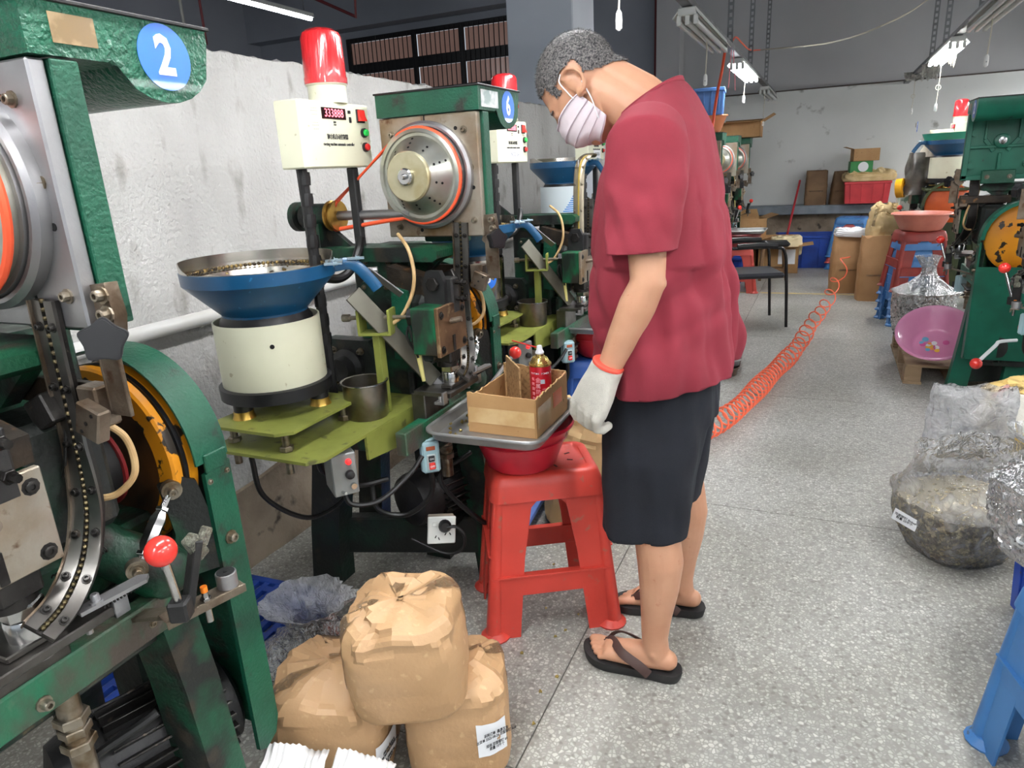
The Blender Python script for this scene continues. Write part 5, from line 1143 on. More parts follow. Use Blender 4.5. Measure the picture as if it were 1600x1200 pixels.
ho = mesh_obj(hair, 'hair', HAIRM, man)
so = spikes.build('hair_tips', HAIRM, ho); so['kind'] = 'stuff'
def mask_pred(p):
    f, s, u = loc(p)
    if (V3(p) - HC).length > 0.17 or u > -0.008 - 0.30 * max(0, abs(s) - 0.01) * 1.0 or u < -0.135: return False
    return f > 0.008 + max(0, (-0.05 - u)) * -0.15
# mask as its own smooth shell (nose ridge to under the chin)
def mask():
    V = []; Fc = []; nu, ns = 26, 34
    for i in range(nu + 1):
        t_ = i / nu; u = -0.006 - t_ * 0.118
        for j in range(ns + 1):
            a = R(-92 + 184 * j / ns)
            rf = 0.094 + 0.024 * math.sin(math.pi * min(1, t_ * 1.15)) - 0.030 * max(0, t_ - 0.62) / 0.38
            rs = 0.070 - 0.006 * t_ - 0.010 * max(0, t_ - 0.5)
            ridge = 0.016 * math.exp(-(a / 0.22) ** 2) * max(0, 1 - t_ * 2.2)
            f = 0.006 + (rf - 0.006 + ridge) * math.cos(a) * (0.86 + 0.14 * abs(math.cos(a))); s = rs * math.copysign(abs(math.sin(a)) ** 0.85, math.sin(a)) * 1.04
            shrink = 1 - 0.16 * (abs(a) / R(92)) ** 2 * (t_ - 0.5) ** 2 * 4
            uu = -0.064 + (u + 0.064) * (1 - 0.28 * (abs(a) / R(92)) ** 3)
            pl = 0.0032 * (1 - abs(math.sin(t_ * 9.4)) ** 0.5) * (abs(math.cos(a)) ** 0.4); wr = 0.0022 * noise.noise(V3((a * 3, t_ * 7, 2)))
            V.append(hp(f + (pl + wr) * math.cos(a) + 0.003, s + (pl + wr) * math.sin(a), uu))
    for i in range(nu):
        for j in range(ns):
            q0 = i * (ns + 1) + j; Fc.append((q0, q0 + 1, q0 + ns + 2, q0 + ns + 1))
    return MB().add(V, Fc)
bo = mesh_obj(body, 'body', SKIN, man)
mk = mask(); mo = mk.build('face_mask', MASKM, man, 60); md = mo.modifiers.new('s', 'SOLIDIFY'); md.thickness = 0.0015; md.offset = 1
for i_ in (1, 9, 15, 20, 25):
    MB().tube([mk.v[i_ * 35 + j_] + (mk.v[i_ * 35 + j_] - hp(0.02, 0, -0.06)).normalized() * 0.0016 for j_ in range(0, 35)], 0.0012, 6).build('pleat', mat('mask_seam', (208, 192, 200), 0.85), mo)
for s in (-1, 1):
    mb = MB(); mb.tube(smooth_path([hp(0.022, s * 0.076, -0.022), hp(0.018, s * 0.083, 0.0), hp(0.012, s * 0.086, 0.026), hp(-0.004, s * 0.0885, 0.034)], 6), 0.0016, 6); mb.tube(smooth_path([hp(0.022, s * 0.072, -0.098), hp(0.0, s * 0.079, -0.066), hp(-0.012, s * 0.083, -0.042), hp(-0.022, s * 0.087, -0.018)], 6), 0.0016, 6); mb.build('ear_loop', WHITE(), mo)
    MB().tube([hp(0.088, s * 0.020, 0.013), hp(0.088, s * 0.034, 0.019), hp(0.078, s * 0.050, 0.014)], [0.003, 0.004, 0.002], 8, flat=0.6).build('eyebrow', HAIRM, ho)
    MB().tube([hp(0.0895, s * 0.024, -0.002), hp(0.088, s * 0.034, 0.0), hp(0.081, s * 0.046, -0.003)], [0.001, 0.0026, 0.001], 8).build('eye_line', mat('lash_dark', (60, 42, 36), 0.6), ho)

# T-shirt: boxy body plus set-in sleeves, open at hem, cuffs and neck
def fold(p, amp, seed=0):
    a = math.atan2(p.y - YM, p.x + 0.36)
    return amp * (0.55 * noise.noise(V3((a * 2.3, p.z * 2.6, seed))) + 0.45 * noise.noise(V3((a * 4.6 + 2 * p.z, p.z * 6.0, seed + 5))) + 0.3 * noise.noise(V3((p.x * 16, p.y * 16, p.z * 9))))
X, Y_, Z = V3((1, 0, 0)), V3((0, 1, 0)), V3((0, 0, 1))
mb = MB()
secs = [(0.80, -0.345, 0.152, 0.222, 0.75), (0.92, -0.357, 0.165, 0.225, 0.78), (1.04, -0.368, 0.172, 0.222, 0.80), (1.16, -0.371, 0.158, 0.222, 0.82), (1.26, -0.370, 0.146, 0.220, 0.85), (1.34, -0.372, 0.134, 0.216, 0.88), (1.41, -0.376, 0.116, 0.198, 0.95), (1.455, -0.378, 0.098, 0.165, 1.0), (1.49, -0.382, 0.086, 0.118, 1.0), (1.515, -0.392, 0.078, 0.088, 1.0), (1.53, -0.398, 0.070, 0.074, 1.0)]
mb.loft([(V3((cx, YM, z)) , X * dx + Z * (0.30 * dx if z > 1.38 else 0.14 * dx if z < 0.86 else 0.05 * dx), Y_ * wy, e) for z, cx, dx, wy, e in secs], 40)
shirt = remesh(mb, 0.007, 5, 0.5)
def cut(bm, co, no):
    bmesh.ops.bisect_plane(bm, geom=list(bm.verts) + list(bm.edges) + list(bm.faces), plane_co=co, plane_no=no, clear_outer=True)
bm = bmesh.new(); bm.from_mesh(shirt)
cut(bm, V3((-0.45, YM, 0.822)), V3((0.17, 0, -1))); cut(bm, V3((-0.405, YM, 1.508)), V3((-0.58, 0, 1)))
for s, sh, el in ((-1, SH, EL), (1, SH2, EL2)):
    mb = MB(); cuff = sh.lerp(el, 0.80); o_ = V3((-0.006, s * 0.006, 0))
    mb.loft([(sh + V3((0.0, -s * 0.075, 0.045)), X * 0.060, V3((0, s * 0.02, 0.045)), 1), (sh + V3((0.0, -s * 0.040, 0.030)), X * 0.078, V3((0, s * 0.03, 0.062)), 1), (sh + V3((0.002, s * 0.0, 0.0)), X * 0.090, V3((0, 0.052 * s, 0.060)), 1), (sh.lerp(cuff, 0.35) + V3((-0.002, s * 0.004, 0)), X * 0.092, V3((0, s * 0.056, 0.012)), 0.9), (sh.lerp(cuff, 0.7) + o_, X * 0.087, V3((0, s * 0.058, 0.0)), 0.9), (cuff + V3((-0.014, s * 0.006, 0.0)), X * 0.082, Y_ * 0.060 * s, 0.9), (cuff + V3((-0.017, s * 0.006, -0.05)), X * 0.082, Y_ * 0.060 * s, 0.9)], 28)
    sl = remesh(mb, 0.006, 4, 0.5); b2 = bmesh.new(); b2.from_mesh(sl); cut(b2, sh.lerp(el, 0.76) + V3((-0.01, 0, 0)), V3((0.06, 0, -1)))
    b2.normal_update()
    for v in b2.verts:
        p = v.co; u = max(0, min(1, (1.42 - p.z) / 0.12))
        v.co += v.normal * u * (0.016 * noise.noise(V3((p.x * 20 + p.z * 9, p.y * 6, p.z * 7 + s))) + 0.009 * noise.noise(V3((p.x * 14, p.y * 30, p.z * 16))))
    b2.to_mesh(sl); b2.free(); bm.from_mesh(sl)
bm.normal_update()
for v in bm.verts:
    p = v.co
    if abs(p.y - YM) > 0.150 and p.z > 1.14: continue
    amp = 0.050 * min(1, max(0.12, (1.42 - p.z) / 0.35)); a = math.atan2(p.y - YM, p.x + 0.36)
    v.co += v.normal * fold(p, amp)
    g = math.exp(-((p.z - 1.24 - 0.45 * (p.x + 0.30)) / 0.018) ** 2) * 0.006 + math.exp(-((p.z - 1.08 - 0.5 * (p.x + 0.30)) / 0.022) ** 2) * 0.007 + math.exp(-((p.z - 0.96 - 0.35 * (p.x + 0.4)) / 0.02) ** 2) * 0.005
    # long vertical drapes running to the hem
    g -= 0.007 * max(0, min(1, (1.15 - p.z) / 0.2)) * math.sin(a * 9 + p.z * 5) 
    v.co -= v.normal * g
bm.to_mesh(shirt); bm.free()
sh_o = mesh_obj(shirt, 't_shirt', SHIRT, man); md = sh_o.modifiers.new('s', 'SOLIDIFY'); md.thickness = 0.0025; md.offset = 1
# seams: collar rib, sleeve hem line
nk = [V3((-0.402 + 0.073 * math.cos(a), YM + 0.080 * math.sin(a), 1.510 + 0.043 * math.cos(a))) for a in [k * math.pi / 18 for k in range(36)]]
MB().tube(nk, 0.008, 8, closed=True, flat=0.6).build('collar', mat('crimson_rib', (130, 37, 51), 0.9), sh_o, 60)
# shorts: two wide legs joined at the seat
mb = MB()
mb.loft([(V3((-0.352, YM, 0.93)), X * 0.125, Y_ * 0.185, 0.85), (V3((-0.355, YM, 0.84)), X * 0.135, Y_ * 0.20, 0.85), (V3((-0.36, YM, 0.74)), X * 0.14, Y_ * 0.205, 0.85)], 32)
for s, yy in ((-1, 1.632), (1, 1.868)):
    mb.loft([(V3((-0.36, YM + s * 0.085, 0.80)), X * 0.128, Y_ * 0.105, 0.85), (V3((-0.367, yy + 0.004 * s, 0.66)), X * 0.122, Y_ * 0.102, 0.85), (V3((-0.374, yy, 0.52)), X * 0.112, Y_ * 0.098, 0.85), (V3((-0.379, yy - 0.003, 0.43)), X * 0.108, Y_ * 0.097, 0.85)], 28)
shorts = remesh(mb, 0.007, 4, 0.5)
bm = bmesh.new(); bm.from_mesh(shorts); bm.normal_update()
bmesh.ops.bisect_plane(bm, geom=list(bm.verts) + list(bm.edges) + list(bm.faces), plane_co=V3((0, 0, 0.455)), plane_no=V3((0.05, 0, -1)), clear_outer=True); bmesh.ops.bisect_plane(bm, geom=list(bm.verts) + list(bm.edges) + list(bm.faces), plane_co=V3((0, 0, 0.915)), plane_no=V3((0, 0, 1)), clear_outer=True)
for v in bm.verts: v.co += v.normal * (fold(v.co, 0.016, 9))
bm.to_mesh(shorts); bm.free()
sho = mesh_obj(shorts, 'shorts', SHORTS, man); md = sho.modifiers.new('s', 'SOLIDIFY'); md.thickness = 0.003; md.offset = 1
# knitted work gloves, fingers loosely curled
def glove(wr, fwd, out, nm_seed=0, curl=1.0):
    # fwd: along the hand, out: towards the thumb side, palm normal completes the frame
    fwd = fwd.normalized(); out = (out - out.dot(fwd) * fwd).normalized(); pn = fwd.cross(out)
    def g(a, b, c): return wr + fwd * a + out * b + pn * c
    mb = MB()
    mb.loft([(g(-0.035, 0, 0), out * 0.040, pn * 0.038, 1), (g(0.0, 0, 0), out * 0.043, pn * 0.036, 0.95), (g(0.04, 0.0, 0), out * 0.052, pn * 0.030, 0.85), (g(0.085, 0.002, 0.002), out * 0.056, pn * 0.024, 0.8), (g(0.102, 0.002, 0.004), out * 0.052, pn * 0.016, 0.8)], 24)
    for b, L, cu in ((0.042, 0.95, 0.75), (0.0145, 1.08, 0.9), (-0.0135, 1.02, 1.0), (-0.041, 0.85, 1.15)):
        cu *= curl; p = g(0.095, b, 0.0); a = 0.35 * cu; pts = [(g(0.06, b * 0.9, -0.008), 0.0120), (p + pn * -0.008, 0.0128)]; p = p - pn * 0.004; 
        for seg, da in ((0.038 * L, 0.75 * cu), (0.028 * L, 0.75 * cu), (0.022 * L, 0.3)):
            p = p + (fwd * math.cos(a) + pn * math.sin(a)) * seg; pts.append((p, 0.0116)); a += da
        mb.chain(pts, 10)
    p = g(0.035, 0.035, 0.008)
    mb.chain([(g(0.015, 0.022, 0.006), 0.018), (g(0.048, 0.046, 0.016), 0.016), (g(0.078, 0.052, 0.030), 0.0135), (g(0.100, 0.046, 0.042), 0.0118)], 10)
    me = remesh(mb, 0.003, 2, 0.4); o = mesh_obj(me, 'glove', GLOVE, man)
    MB().lathe([(0.0375, 0.0), (0.041, 0.003), (0.0405, 0.009), (0.037, 0.011)], wr - fwd * 0.043, fwd, 28, squash=(1, 0.96)).build('cuff_edge', mat('glove_cuff_orange', (224, 84, 66), 0.9), o)
    return o
hd = V3((-0.42, 0.02, -0.95))
glove(WR + V3((-0.004, 0, 0.004)), hd, V3((-0.8, 0.45, 0.3)), 0, 1.05)
glove(WR2, V3((-0.2, 0.0, -0.97)), V3((-0.8, -0.45, 0.2)), 1, 1.0)
# flip-flops
def flipflop(q, dy, lab, turn):
    out = [(-0.075, 0.0), (-0.068, 0.024), (-0.045, 0.037), (0.0, 0.037), (0.06, 0.041), (0.12, 0.052), (0.165, 0.055), (0.20, 0.047), (0.218, 0.026), (0.214, 0.0), (0.200, -0.024), (0.175, -0.043), (0.14, -0.052), (0.08, -0.046), (0.02, -0.039), (-0.045, -0.036), (-0.068, -0.024)]
    P = smooth_path([V3((a, b, 0)) for a, b in out] + [V3((out[0][0], out[0][1], 0))], 3)[:-1]
    def ring(k, z): return [q(a * 1 + (1 - k) * 0.07 * 0 + (a - 0.07) * (k - 1), b * k * dy, z + 0.006 * max(0, (a - 0.16) / 0.06) ** 2) for a, b in [(p.x, p.y) for p in P]]
    n = len(P); V = []; 
    for k, z in ((0.93, 0.0), (0.97, 0.003), (0.985, 0.012), (1.0, 0.022), (0.985, 0.027), (0.93, 0.0265)): V += ring(k, z)
    Fc = [(i * n + k, i * n + (k + 1) % n, (i + 1) * n + (k + 1) % n, (i + 1) * n + k) for i in range(5) for k in range(n)] + [tuple(range(n))[::-1], tuple(5 * n + k for k in range(n))]
    t = MB().add(V, Fc).build('flip_flop', RUBBER, man); t['label'] = lab
    st = mat('brown_strap', (66, 44, 38), 0.6)
    for s in (1, -1):
        mb = MB(); mb.tube(smooth_path([q(0.155, 0.024 * dy, 0.045), q(0.125, (0.022 + s * 0.020) * dy, 0.071), q(0.085, (s * 0.040) * dy, 0.075 if s > 0 else 0.070), q(0.035, s * 0.047 * dy, 0.048), q(0.008, s * 0.044 * dy, 0.024)], 6), [0.0022] * 4 + [0.0028] * 8 + [0.0030] * 13, 10, flat=4.6, up=(-0.1, s * dy * 0.8, 0.75)); mb.build('strap', st, t)
    MB().cyl(q(0.155, 0.023 * dy, 0.02), q(0.156, 0.024 * dy, 0.05), 0.004, n=8).build('toe_post', RUBBER, t)
    return q
flipflop(qL, 1, 'brown strapped black flip-flop on the man\'s near foot', 0)
flipflop(qR, -1, 'black flip-flop on the man\'s far foot', 0)
# ================================================================== foreground things by the number 6 machine
drop(m6, ('lever', 'angle_plate')); drop(m3, ('lever', 'angle_plate'))
lb = ax(764, 604, -0.985) - Vector((0, 1.8, 0)); tp = ax(801, 556, -0.93) - Vector((0, 1.8, 0)); d = (tp - lb).normalized()
lv = MB().tube([lb + Vector((0, 0.0, -0.03)), lb, tp], 0.007, 12).build('lever', mat('white_lever_rod', (206, 206, 204), 0.35, 0.5), m6)
MB().sphere(tp + d * 0.014, 0.0215, 20, 14).build('lever_ball', REDB(), lv)
# white socket with a black plug hanging on the number 6 machine
sc = ax(690, 828, -1.0) ; ux = Vector((0.80, 0.58, -0.12)).normalized(); nn = Vector((0.58, -0.80, 0.15)).normalized(); uz = nn.cross(ux) * -1
if uz.z < 0: uz = -uz
Rs = Matrix((ux, -nn, uz)).transposed()
sk = thing('wall_socket', 'white socket box with a black plug hanging on the dark machine leg', 'socket', sc)
MB().box(sc - nn * 0.02, (0.080, 0.036, 0.080), Rs, 0.003).build('back_box', mat('dirty_white_plastic', (206, 196, 182), 0.5, 0, (180, 164, 144), 20), sk)
MB().box(sc, (0.086, 0.008, 0.086), Rs, 0.003).build('face_plate', mat('socket_white', (226, 228, 222), 0.4), sk)
mb = MB()
for (a, b, an) in ((0.012, -0.012, 0.5), (0.026, -0.012, -0.5), (0.019, 0.006, 0), (-0.018, -0.02, 0.4), (-0.008, -0.026, -0.4)): mb.box(sc + nn * 0.0042 + ux * a + uz * b, (0.003, 0.001, 0.009), Rs @ Matrix.Rotation(an, 3, 'Y'), 0.0002)
mb.build('slot', mat('hole_black', (8, 8, 8), 0.9), sk)
MB().box(sc + nn * 0.005 - ux * 0.022 + uz * 0.02, (0.015, 0.004, 0.012), Rs, 0.001).build('rocker', mat('socket_white', (226, 228, 222)), sk)
pg = MB().lathe([(0.012, 0.0), (0.019, 0.006), (0.020, 0.018), (0.014, 0.028)], sc + nn * 0.004 + ux * 0.008 + uz * 0.018, nn, 14).build('plug', BLACK(), sk)
q = sc + nn * 0.03 + ux * 0.012 + uz * 0.018
MB().tube(smooth_path([q, q + ux * 0.03 + uz * 0.0, q + ux * 0.055 - uz * 0.03, q + ux * 0.05 - uz * 0.08 - nn * 0.02, q + ux * 0.0 - uz * 0.10 - nn * 0.05, q - ux * 0.10 - uz * 0.06 - nn * 0.08], 8), 0.005, 8).build('cable', TREAD(), pg)

# ---- plastic stool (rectangular, pressed legs with foot rails)
def stool(c, yaw, size, h, m, lab, name='plastic_stool', z0=0.0, base=None, group='plastic stools', rails=(0.33, 0.46)):
    tw, td = size; bw_, bd = base or (tw * 1.32, td * 1.32)
    t = thing(name, lab, 'stool', (c[0], c[1], z0), yaw, group, off=(0, 0, 0))
    B = lambda mb, n, par=None, mm=None: mb.build(n, mm or m, par if par is not None else t, 40)
    def at(z, sx, sy, inset=0.0):
        k = 1 - z / h; return Vector((sx * (tw / 2 + (bw_ - tw) / 2 * k - inset), sy * (td / 2 + (bd - td) / 2 * k - inset), z))
    # top: dished slab with round corners
    def rr(w_, d_, r, n=5): 
        P = []
        for (sx, sy, a0) in ((1, 1, 0), (-1, 1, 90), (-1, -1, 180), (1, -1, 270)):
            for k in range(n + 1):
                a = R(a0 + 90 * k / n); P.append((sx * (w_ / 2 - r) + r * math.cos(a), sy * (d_ / 2 - r) + r * math.sin(a)))
        return P
    V = []; levels = [(tw + 0.036, td + 0.036, h - 0.075), (tw + 0.022, td + 0.022, h - 0.03), (tw + 0.004, td + 0.004, h - 0.006), (tw - 0.012, td - 0.012, h), (tw - 0.05, td - 0.05, h), (tw - 0.056, td - 0.056, h - 0.003)]
    n = 24
    for w_, d_, z in levels: V += [(x, y, z) for x, y in rr(w_, d_, 0.035)]
    Fc = [(i * n + k, i * n + (k + 1) % n, (i + 1) * n + (k + 1) % n, (i + 1) * n + k) for i in range(5) for k in range(n)] + [tuple(5 * n + k for k in range(n))]
    top = B(MB().add(V, Fc), 'seat')
    mb = MB()
    for a in range(8):
        an = R(a * 45 + 22); u = Vector((math.cos(an), math.sin(an), 0)); mb.prism([(-0.009, -0.003), (0.009, -0.003), (0.009, 0.003), (-0.009, 0.003)], Vector((u.x * tw * 0.30, u.y * td * 0.28, h - 0.0026)), u, Vector((-u.y, u.x, 0)), 0.001)
    B(mb, 'seat_slot', top, mat('slot_dark', (70, 20, 18), 0.9) if m.name.startswith('red') else mat('hole_black', (8, 8, 8), 0.9))
    for sx in (-1, 1):
        for sy in (-1, 1):
            # leg: angled L section, with a raised outer rib and a flared foot
            mb = MB(); zs = (0.0, 0.05, h * 0.5, h - 0.05); lw = (0.095, 0.095, 0.098, 0.115)
            V = []
            for z, l_ in zip(zs, lw):
                o = at(z, sx, sy); 
                V += [o, o + Vector((-sx * l_, 0, 0)), o + Vector((-sx * l_, -sy * 0.006, 0)), o + Vector((-sx * 0.006, -sy * 0.006, 0)), o + Vector((-sx * 0.006, -sy * l_, 0)), o + Vector((0, -sy * l_, 0))]
            Fc = [(i * 6 + k, i * 6 + (k + 1) % 6, (i + 1) * 6 + (k + 1) % 6, (i + 1) * 6 + k) for i in range(3) for k in range(6)] + [tuple(range(6)), tuple(18 + k for k in range(6))]
            mb.add(V, Fc)
            mb.tube([at(0.01, sx, sy, 0.012), at(h * 0.5, sx, sy, 0.012), at(h - 0.04, sx, sy, 0.015)], [0.024, 0.020, 0.018], 10)
            lg = B(mb, 'leg')
            o = at(0.0, sx, sy); B(MB().lathe([(0.045, 0), (0.047, 0.006), (0.030, 0.022)], o + Vector((-sx * 0.020, -sy * 0.020, 0)), (0, 0, 1), 14), 'foot', lg)
    # foot rails with arched underside
    for (axis, s, zc) in (('x', -1, rails[0]), ('x', 1, rails[0]), ('y', -1, rails[1]), ('y', 1, rails[1])):
        z = h * zc; hh = 0.068
        if axis == 'x': a = at(z, -1, s, 0.004); b = at(z, 1, s, 0.004)
        else: a = at(z, s, -1, 0.004); b = at(z, s, 1, 0.004)
        mb = MB(); mb.bar(a, b, 0.010, hh, up=(0, 0, 1)); mid = (a + b) / 2
        mb.bar(a + Vector((0, 0, hh / 2)), b + Vector((0, 0, hh / 2)), 0.024, 0.006, up=(0, 0, 1)); B(mb, 'foot_rail')
        # arch above: corner webs under the seat
        mb = MB()
        for e, g in ((a, b), (b, a)):
            dr = (g - e).normalized(); base_ = at(h - 0.07, *( (math.copysign(1, e.x), math.copysign(1, e.y)) ), 0.004)
            mb.prism([(0.08, 0), (0.16, 0), (0.125, -0.012), (0.105, -0.035), (0.092, -0.09), (0.08, -0.12)], base_ + Vector((0, 0, 0.004)), dr, (0, 0, 1), 0.006)
        B(mb, 'corner_web')
    return t
stool((-0.745, 1.80), R(31), (0.31, 0.235), 0.52, REDP(), 'red plastic stool carrying the red basin and metal tray in front of the man', base=(0.405, 0.31))
# ---- red basin under the tray
def basin(c, z, r0, r1, h, m, lab, tilt=None, cat='basin', name='plastic_basin', ridge=True, th=0.004):
    t = thing(name, lab, cat, (c[0], c[1], z), 0, 'plastic basins', off=(0, 0, 0))
    pr = [(r0 * 0.86, 0), (r0, 0.012), (r1 * 0.985, h * 0.94), (r1 * 0.99, h * 0.95), (r1 * 1.06, h), (r1 * 1.075, h - 0.004), (r1 * 1.08, h - 0.001), (r1 * 1.05, h + 0.006), (r1 * 0.97, h), (r0 * 0.97, 0.015), (r0 * 0.8, 0.006), (0.0, 0.006)]
    b = MB().lathe(pr, (0, 0, 0), (0, 0, 1), 48, cap1=False).build('body', m, t, 50)
    if ridge: MB().lathe([(r0 + (r1 - r0) * 0.7 + 0.001, h * 0.68), (r0 + (r1 - r0) * 0.72 + 0.004, h * 0.70), (r0 + (r1 - r0) * 0.74 + 0.001, h * 0.72)], (0, 0, 0), (0, 0, 1), 48, cap0=False, cap1=False).build('ridge', m, t)
    if tilt: t.rotation_euler = tilt
    return t
RBAS = mat('crimson_plastic', (204, 34, 58), 0.3, 0, (190, 28, 50), 6, coat=0.2)
basin((-0.785, 1.745), 0.522, 0.105, 0.150, 0.135, RBAS, 'crimson plastic basin on the red stool under the metal tray')
def metal_tray(c, z, sx, sy, lab, yaw=0.0, h=0.032, group='metal trays', m=None):
    t = thing('metal_tray', lab, 'tray', (c[0], c[1], z), yaw, group, off=(0, 0, 0)); m = m or mat('tray_steel', (176, 176, 174), 0.34, 0.65, (156, 156, 154), 8)
    def rr(w_, d_, r, n=5): 
        return [(qx * (w_ / 2 - r) + r * math.cos(R(a0 + 90 * k / n)), qy * (d_ / 2 - r) + r * math.sin(R(a0 + 90 * k / n))) for (qx, qy, a0) in ((1, 1, 0), (-1, 1, 90), (-1, -1, 180), (1, -1, 270)) for k in range(n + 1)]
    V = []; n = 24
    lv_ = [(sx - 0.10, 0.0, 0.02), (sx - 0.05, 0.0, 0.035), (sx - 0.032, 0.006, 0.04), (sx - 0.018, h - 0.003, 0.045), (sx - 0.004, h, 0.05), (sx, h - 0.002, 0.05), (sx, h - 0.008, 0.05), (sx - 0.006, h - 0.004, 0.05), (sx - 0.022, h - 0.006, 0.045), (sx - 0.036, 0.004, 0.04), (sx - 0.10, 0.002, 0.03)]
    dlt = sy - sx
    for w_, z_, r in lv_: V += [(x, y, z_) for x, y in rr(w_, w_ + dlt, r)]
    k_ = len(lv_); Fc = [(i * n + k, i * n + (k + 1) % n, (i + 1) * n + (k + 1) % n, (i + 1) * n + k) for i in range(k_ - 1) for k in range(n)] + [tuple(range(n))[::-1], tuple((k_ - 1) * n + k for k in range(n))]
    MB().add(V, Fc).build('pan', m, t, 50)
    return t
tz = 0.662
metal_tray((-0.808, 1.690), tz, 0.355, 0.375, 'metal tray with an open carton on the red stool', 0.03, 0.036)
# ---- open carton with a torn edge
CARDIN = mat('carton_inside', (164, 130, 88), 0.85, 0, (130, 100, 64), 90, (0.5, 0.62), None, bump=0.2, bs=120)
ct = thing('open_carton', 'open cardboard box holding a spray can on the metal tray', 'carton', (-0.778, 1.735, tz + 0.003))
x0, x1, y0, y1, z0 = -0.883, -0.678, 1.612, 1.862, tz + 0.003
def torn(p0, p1, h0, h1, n, seed, amp=0.006, th=0.005):
    V = []; p0 = Vector(p0); p1 = Vector(p1); dn = (p1 - p0).normalized(); nn = Vector((-dn.y, dn.x, 0)) * th / 2
    for i in range(n + 1):
        p = p0.lerp(p1, i / n); hh = h0 + (h1 - h0) * i / n + amp * noise.noise(Vector((i * 0.6, seed, 0))) + amp * 0.6 * noise.noise(Vector((i * 1.9, seed, 3)))
        V += [p - nn, p + nn, p + nn + Vector((0, 0, hh)), p - nn + Vector((0, 0, hh))]
    Fc = [(i * 4 + k, i * 4 + (k + 1) % 4, (i + 1) * 4 + (k + 1) % 4, (i + 1) * 4 + k) for i in range(n) for k in range(4)] + [(3, 2, 1, 0), tuple(n * 4 + k for k in range(4))]
    return MB().add(V, Fc)
torn((x0, y0, z0), (x1, y0, z0), 0.118, 0.112, 24, 1, 0.003).build('front_wall', CARD(), ct)
torn((x1, y0, z0), (x1, y1, z0), 0.112, 0.118, 30, 2, 0.010).build('side_wall', CARD(), ct)
torn((x0, y1, z0), (x1, y1, z0), 0.135, 0.122, 24, 3, 0.004).build('back_wall', CARDIN, ct)
torn((x0, y0, z0), (x0, y1, z0), 0.10, 0.10, 24, 4, 0.006).build('side_wall', CARD(), ct)
MB().bx(x0, x1, y0, y1, z0, z0 + 0.004, 0.001).build('bottom', CARDIN, ct)
mb = torn((x0 + 0.115, y1 - 0.14, z0), (x0 + 0.02, y1 - 0.02, z0), 0.165, 0.165, 12, 6, 0.002); mb.build('inner_flap', CARDIN, ct)
TAPE = mat('packing_tape', (206, 176, 130), 0.22, 0, (190, 156, 108), 14, (0.4, 0.6), coat=0.5)
MB().bx(x0 + 0.002, x1 - 0.002, y0 - 0.0035, y0 - 0.0025, z0 + 0.03, z0 + 0.075, 0.0002).bx(x1 + 0.0025, x1 + 0.0035, y0 + 0.01, y0 + 0.11, z0 + 0.025, z0 + 0.085, 0.0002).build('tape', TAPE, ct)
MB().bx(x1 + 0.0028, x1 + 0.0038, y0 + 0.13, y0 + 0.20, z0 + 0.045, z0 + 0.09, 0.0002).build('orange_label', mat('orange_label', (214, 116, 76), 0.4), ct)
# ---- spray can with red straw
cc = Vector((-0.735, 1.80, z0 + 0.004)); can = thing('spray_can', 'red spray can with white nozzle and long red straw standing in the carton', 'spray can', cc)
MB().lathe([(0.030, 0), (0.032, 0.004), (0.032, 0.150), (0.031, 0.153)], cc, (0, 0, 1), 36).build('can_body', mat('red_can', (196, 28, 44), 0.28, 0.2, (178, 22, 38), 14, coat=0.3), can)
MB().lathe([(0.031, 0.150), (0.0335, 0.154), (0.033, 0.158), (0.029, 0.158), (0.0285, 0.162), (0.022, 0.174), (0.013, 0.180), (0.012, 0.186)], cc, (0, 0, 1), 32).build('gold_shoulder', mat('gold_lacquer', (214, 184, 110), 0.25, 0.85), can)
nz_ = MB().lathe([(0.012, 0.185), (0.013, 0.190), (0.009, 0.197), (0.0075, 0.208), (0.006, 0.210)], cc, (0, 0, 1), 20).build('nozzle', WHITE(), can)
MB().tube([cc + Vector((-0.006, 0.0, 0.203)), cc + Vector((-0.07, 0.045, 0.2)), cc + Vector((-0.125, 0.085, 0.197))], 0.0022, 8).build('straw', mat('red_straw', (214, 52, 50), 0.4), nz_)
def arc_text(txt, size, z, a0, m, da):
    for i, ch in enumerate(txt):
        if ch == ' ': continue
        a = a0 + da * i; u = Vector((math.cos(a), math.sin(a), 0)); text_mesh(ch, size, cc + u * 0.0325 + Vector((0, 0, z)), (-u.y, u.x, 0), (0, 0, 1), m, 'lettering', can)
arc_text('TITAN POWER 1', 0.008, 0.132, R(-118), WHITE(), 0.165)
for i, ch in enumerate('金属防锈'):
    arc_text(ch, 0.016, 0.112 - i * 0.018, R(-82), mat('pink_print', (240, 170, 180), 0.5), 0.1)
for i, ch in enumerate('长效润滑剂'):
    arc_text(ch, 0.011, 0.115 - i * 0.015, R(-110), mat('pink_print', (240, 170, 180), 0.5), 0.1)
mb = MB()
for i in range(9): a = R(-45); u = Vector((math.cos(a), math.sin(a), 0)); mb.box(cc + u * 0.0322 + Vector((0, 0, 0.085 - i * 0.006)), (0.018 - 0.004 * (i % 3), 0.0006, 0.0015), basis(u) @ Matrix.Rotation(R(90), 3, 'X'), 0.0002)
o_ = mb.build('small_print', mat('pink_print', (240, 170, 180), 0.5), can); o_['kind'] = 'stuff'
a = R(-58); u = Vector((math.cos(a), math.sin(a), 0)); MB().box(cc + u * 0.0322 + Vector((0, 0, 0.108)), (0.013, 0.0008, 0.013), basis(u) @ Matrix.Rotation(R(90), 3, 'X'), 0.0002).build('label_square', mat('print_grey', (176, 190, 200), 0.5), can)
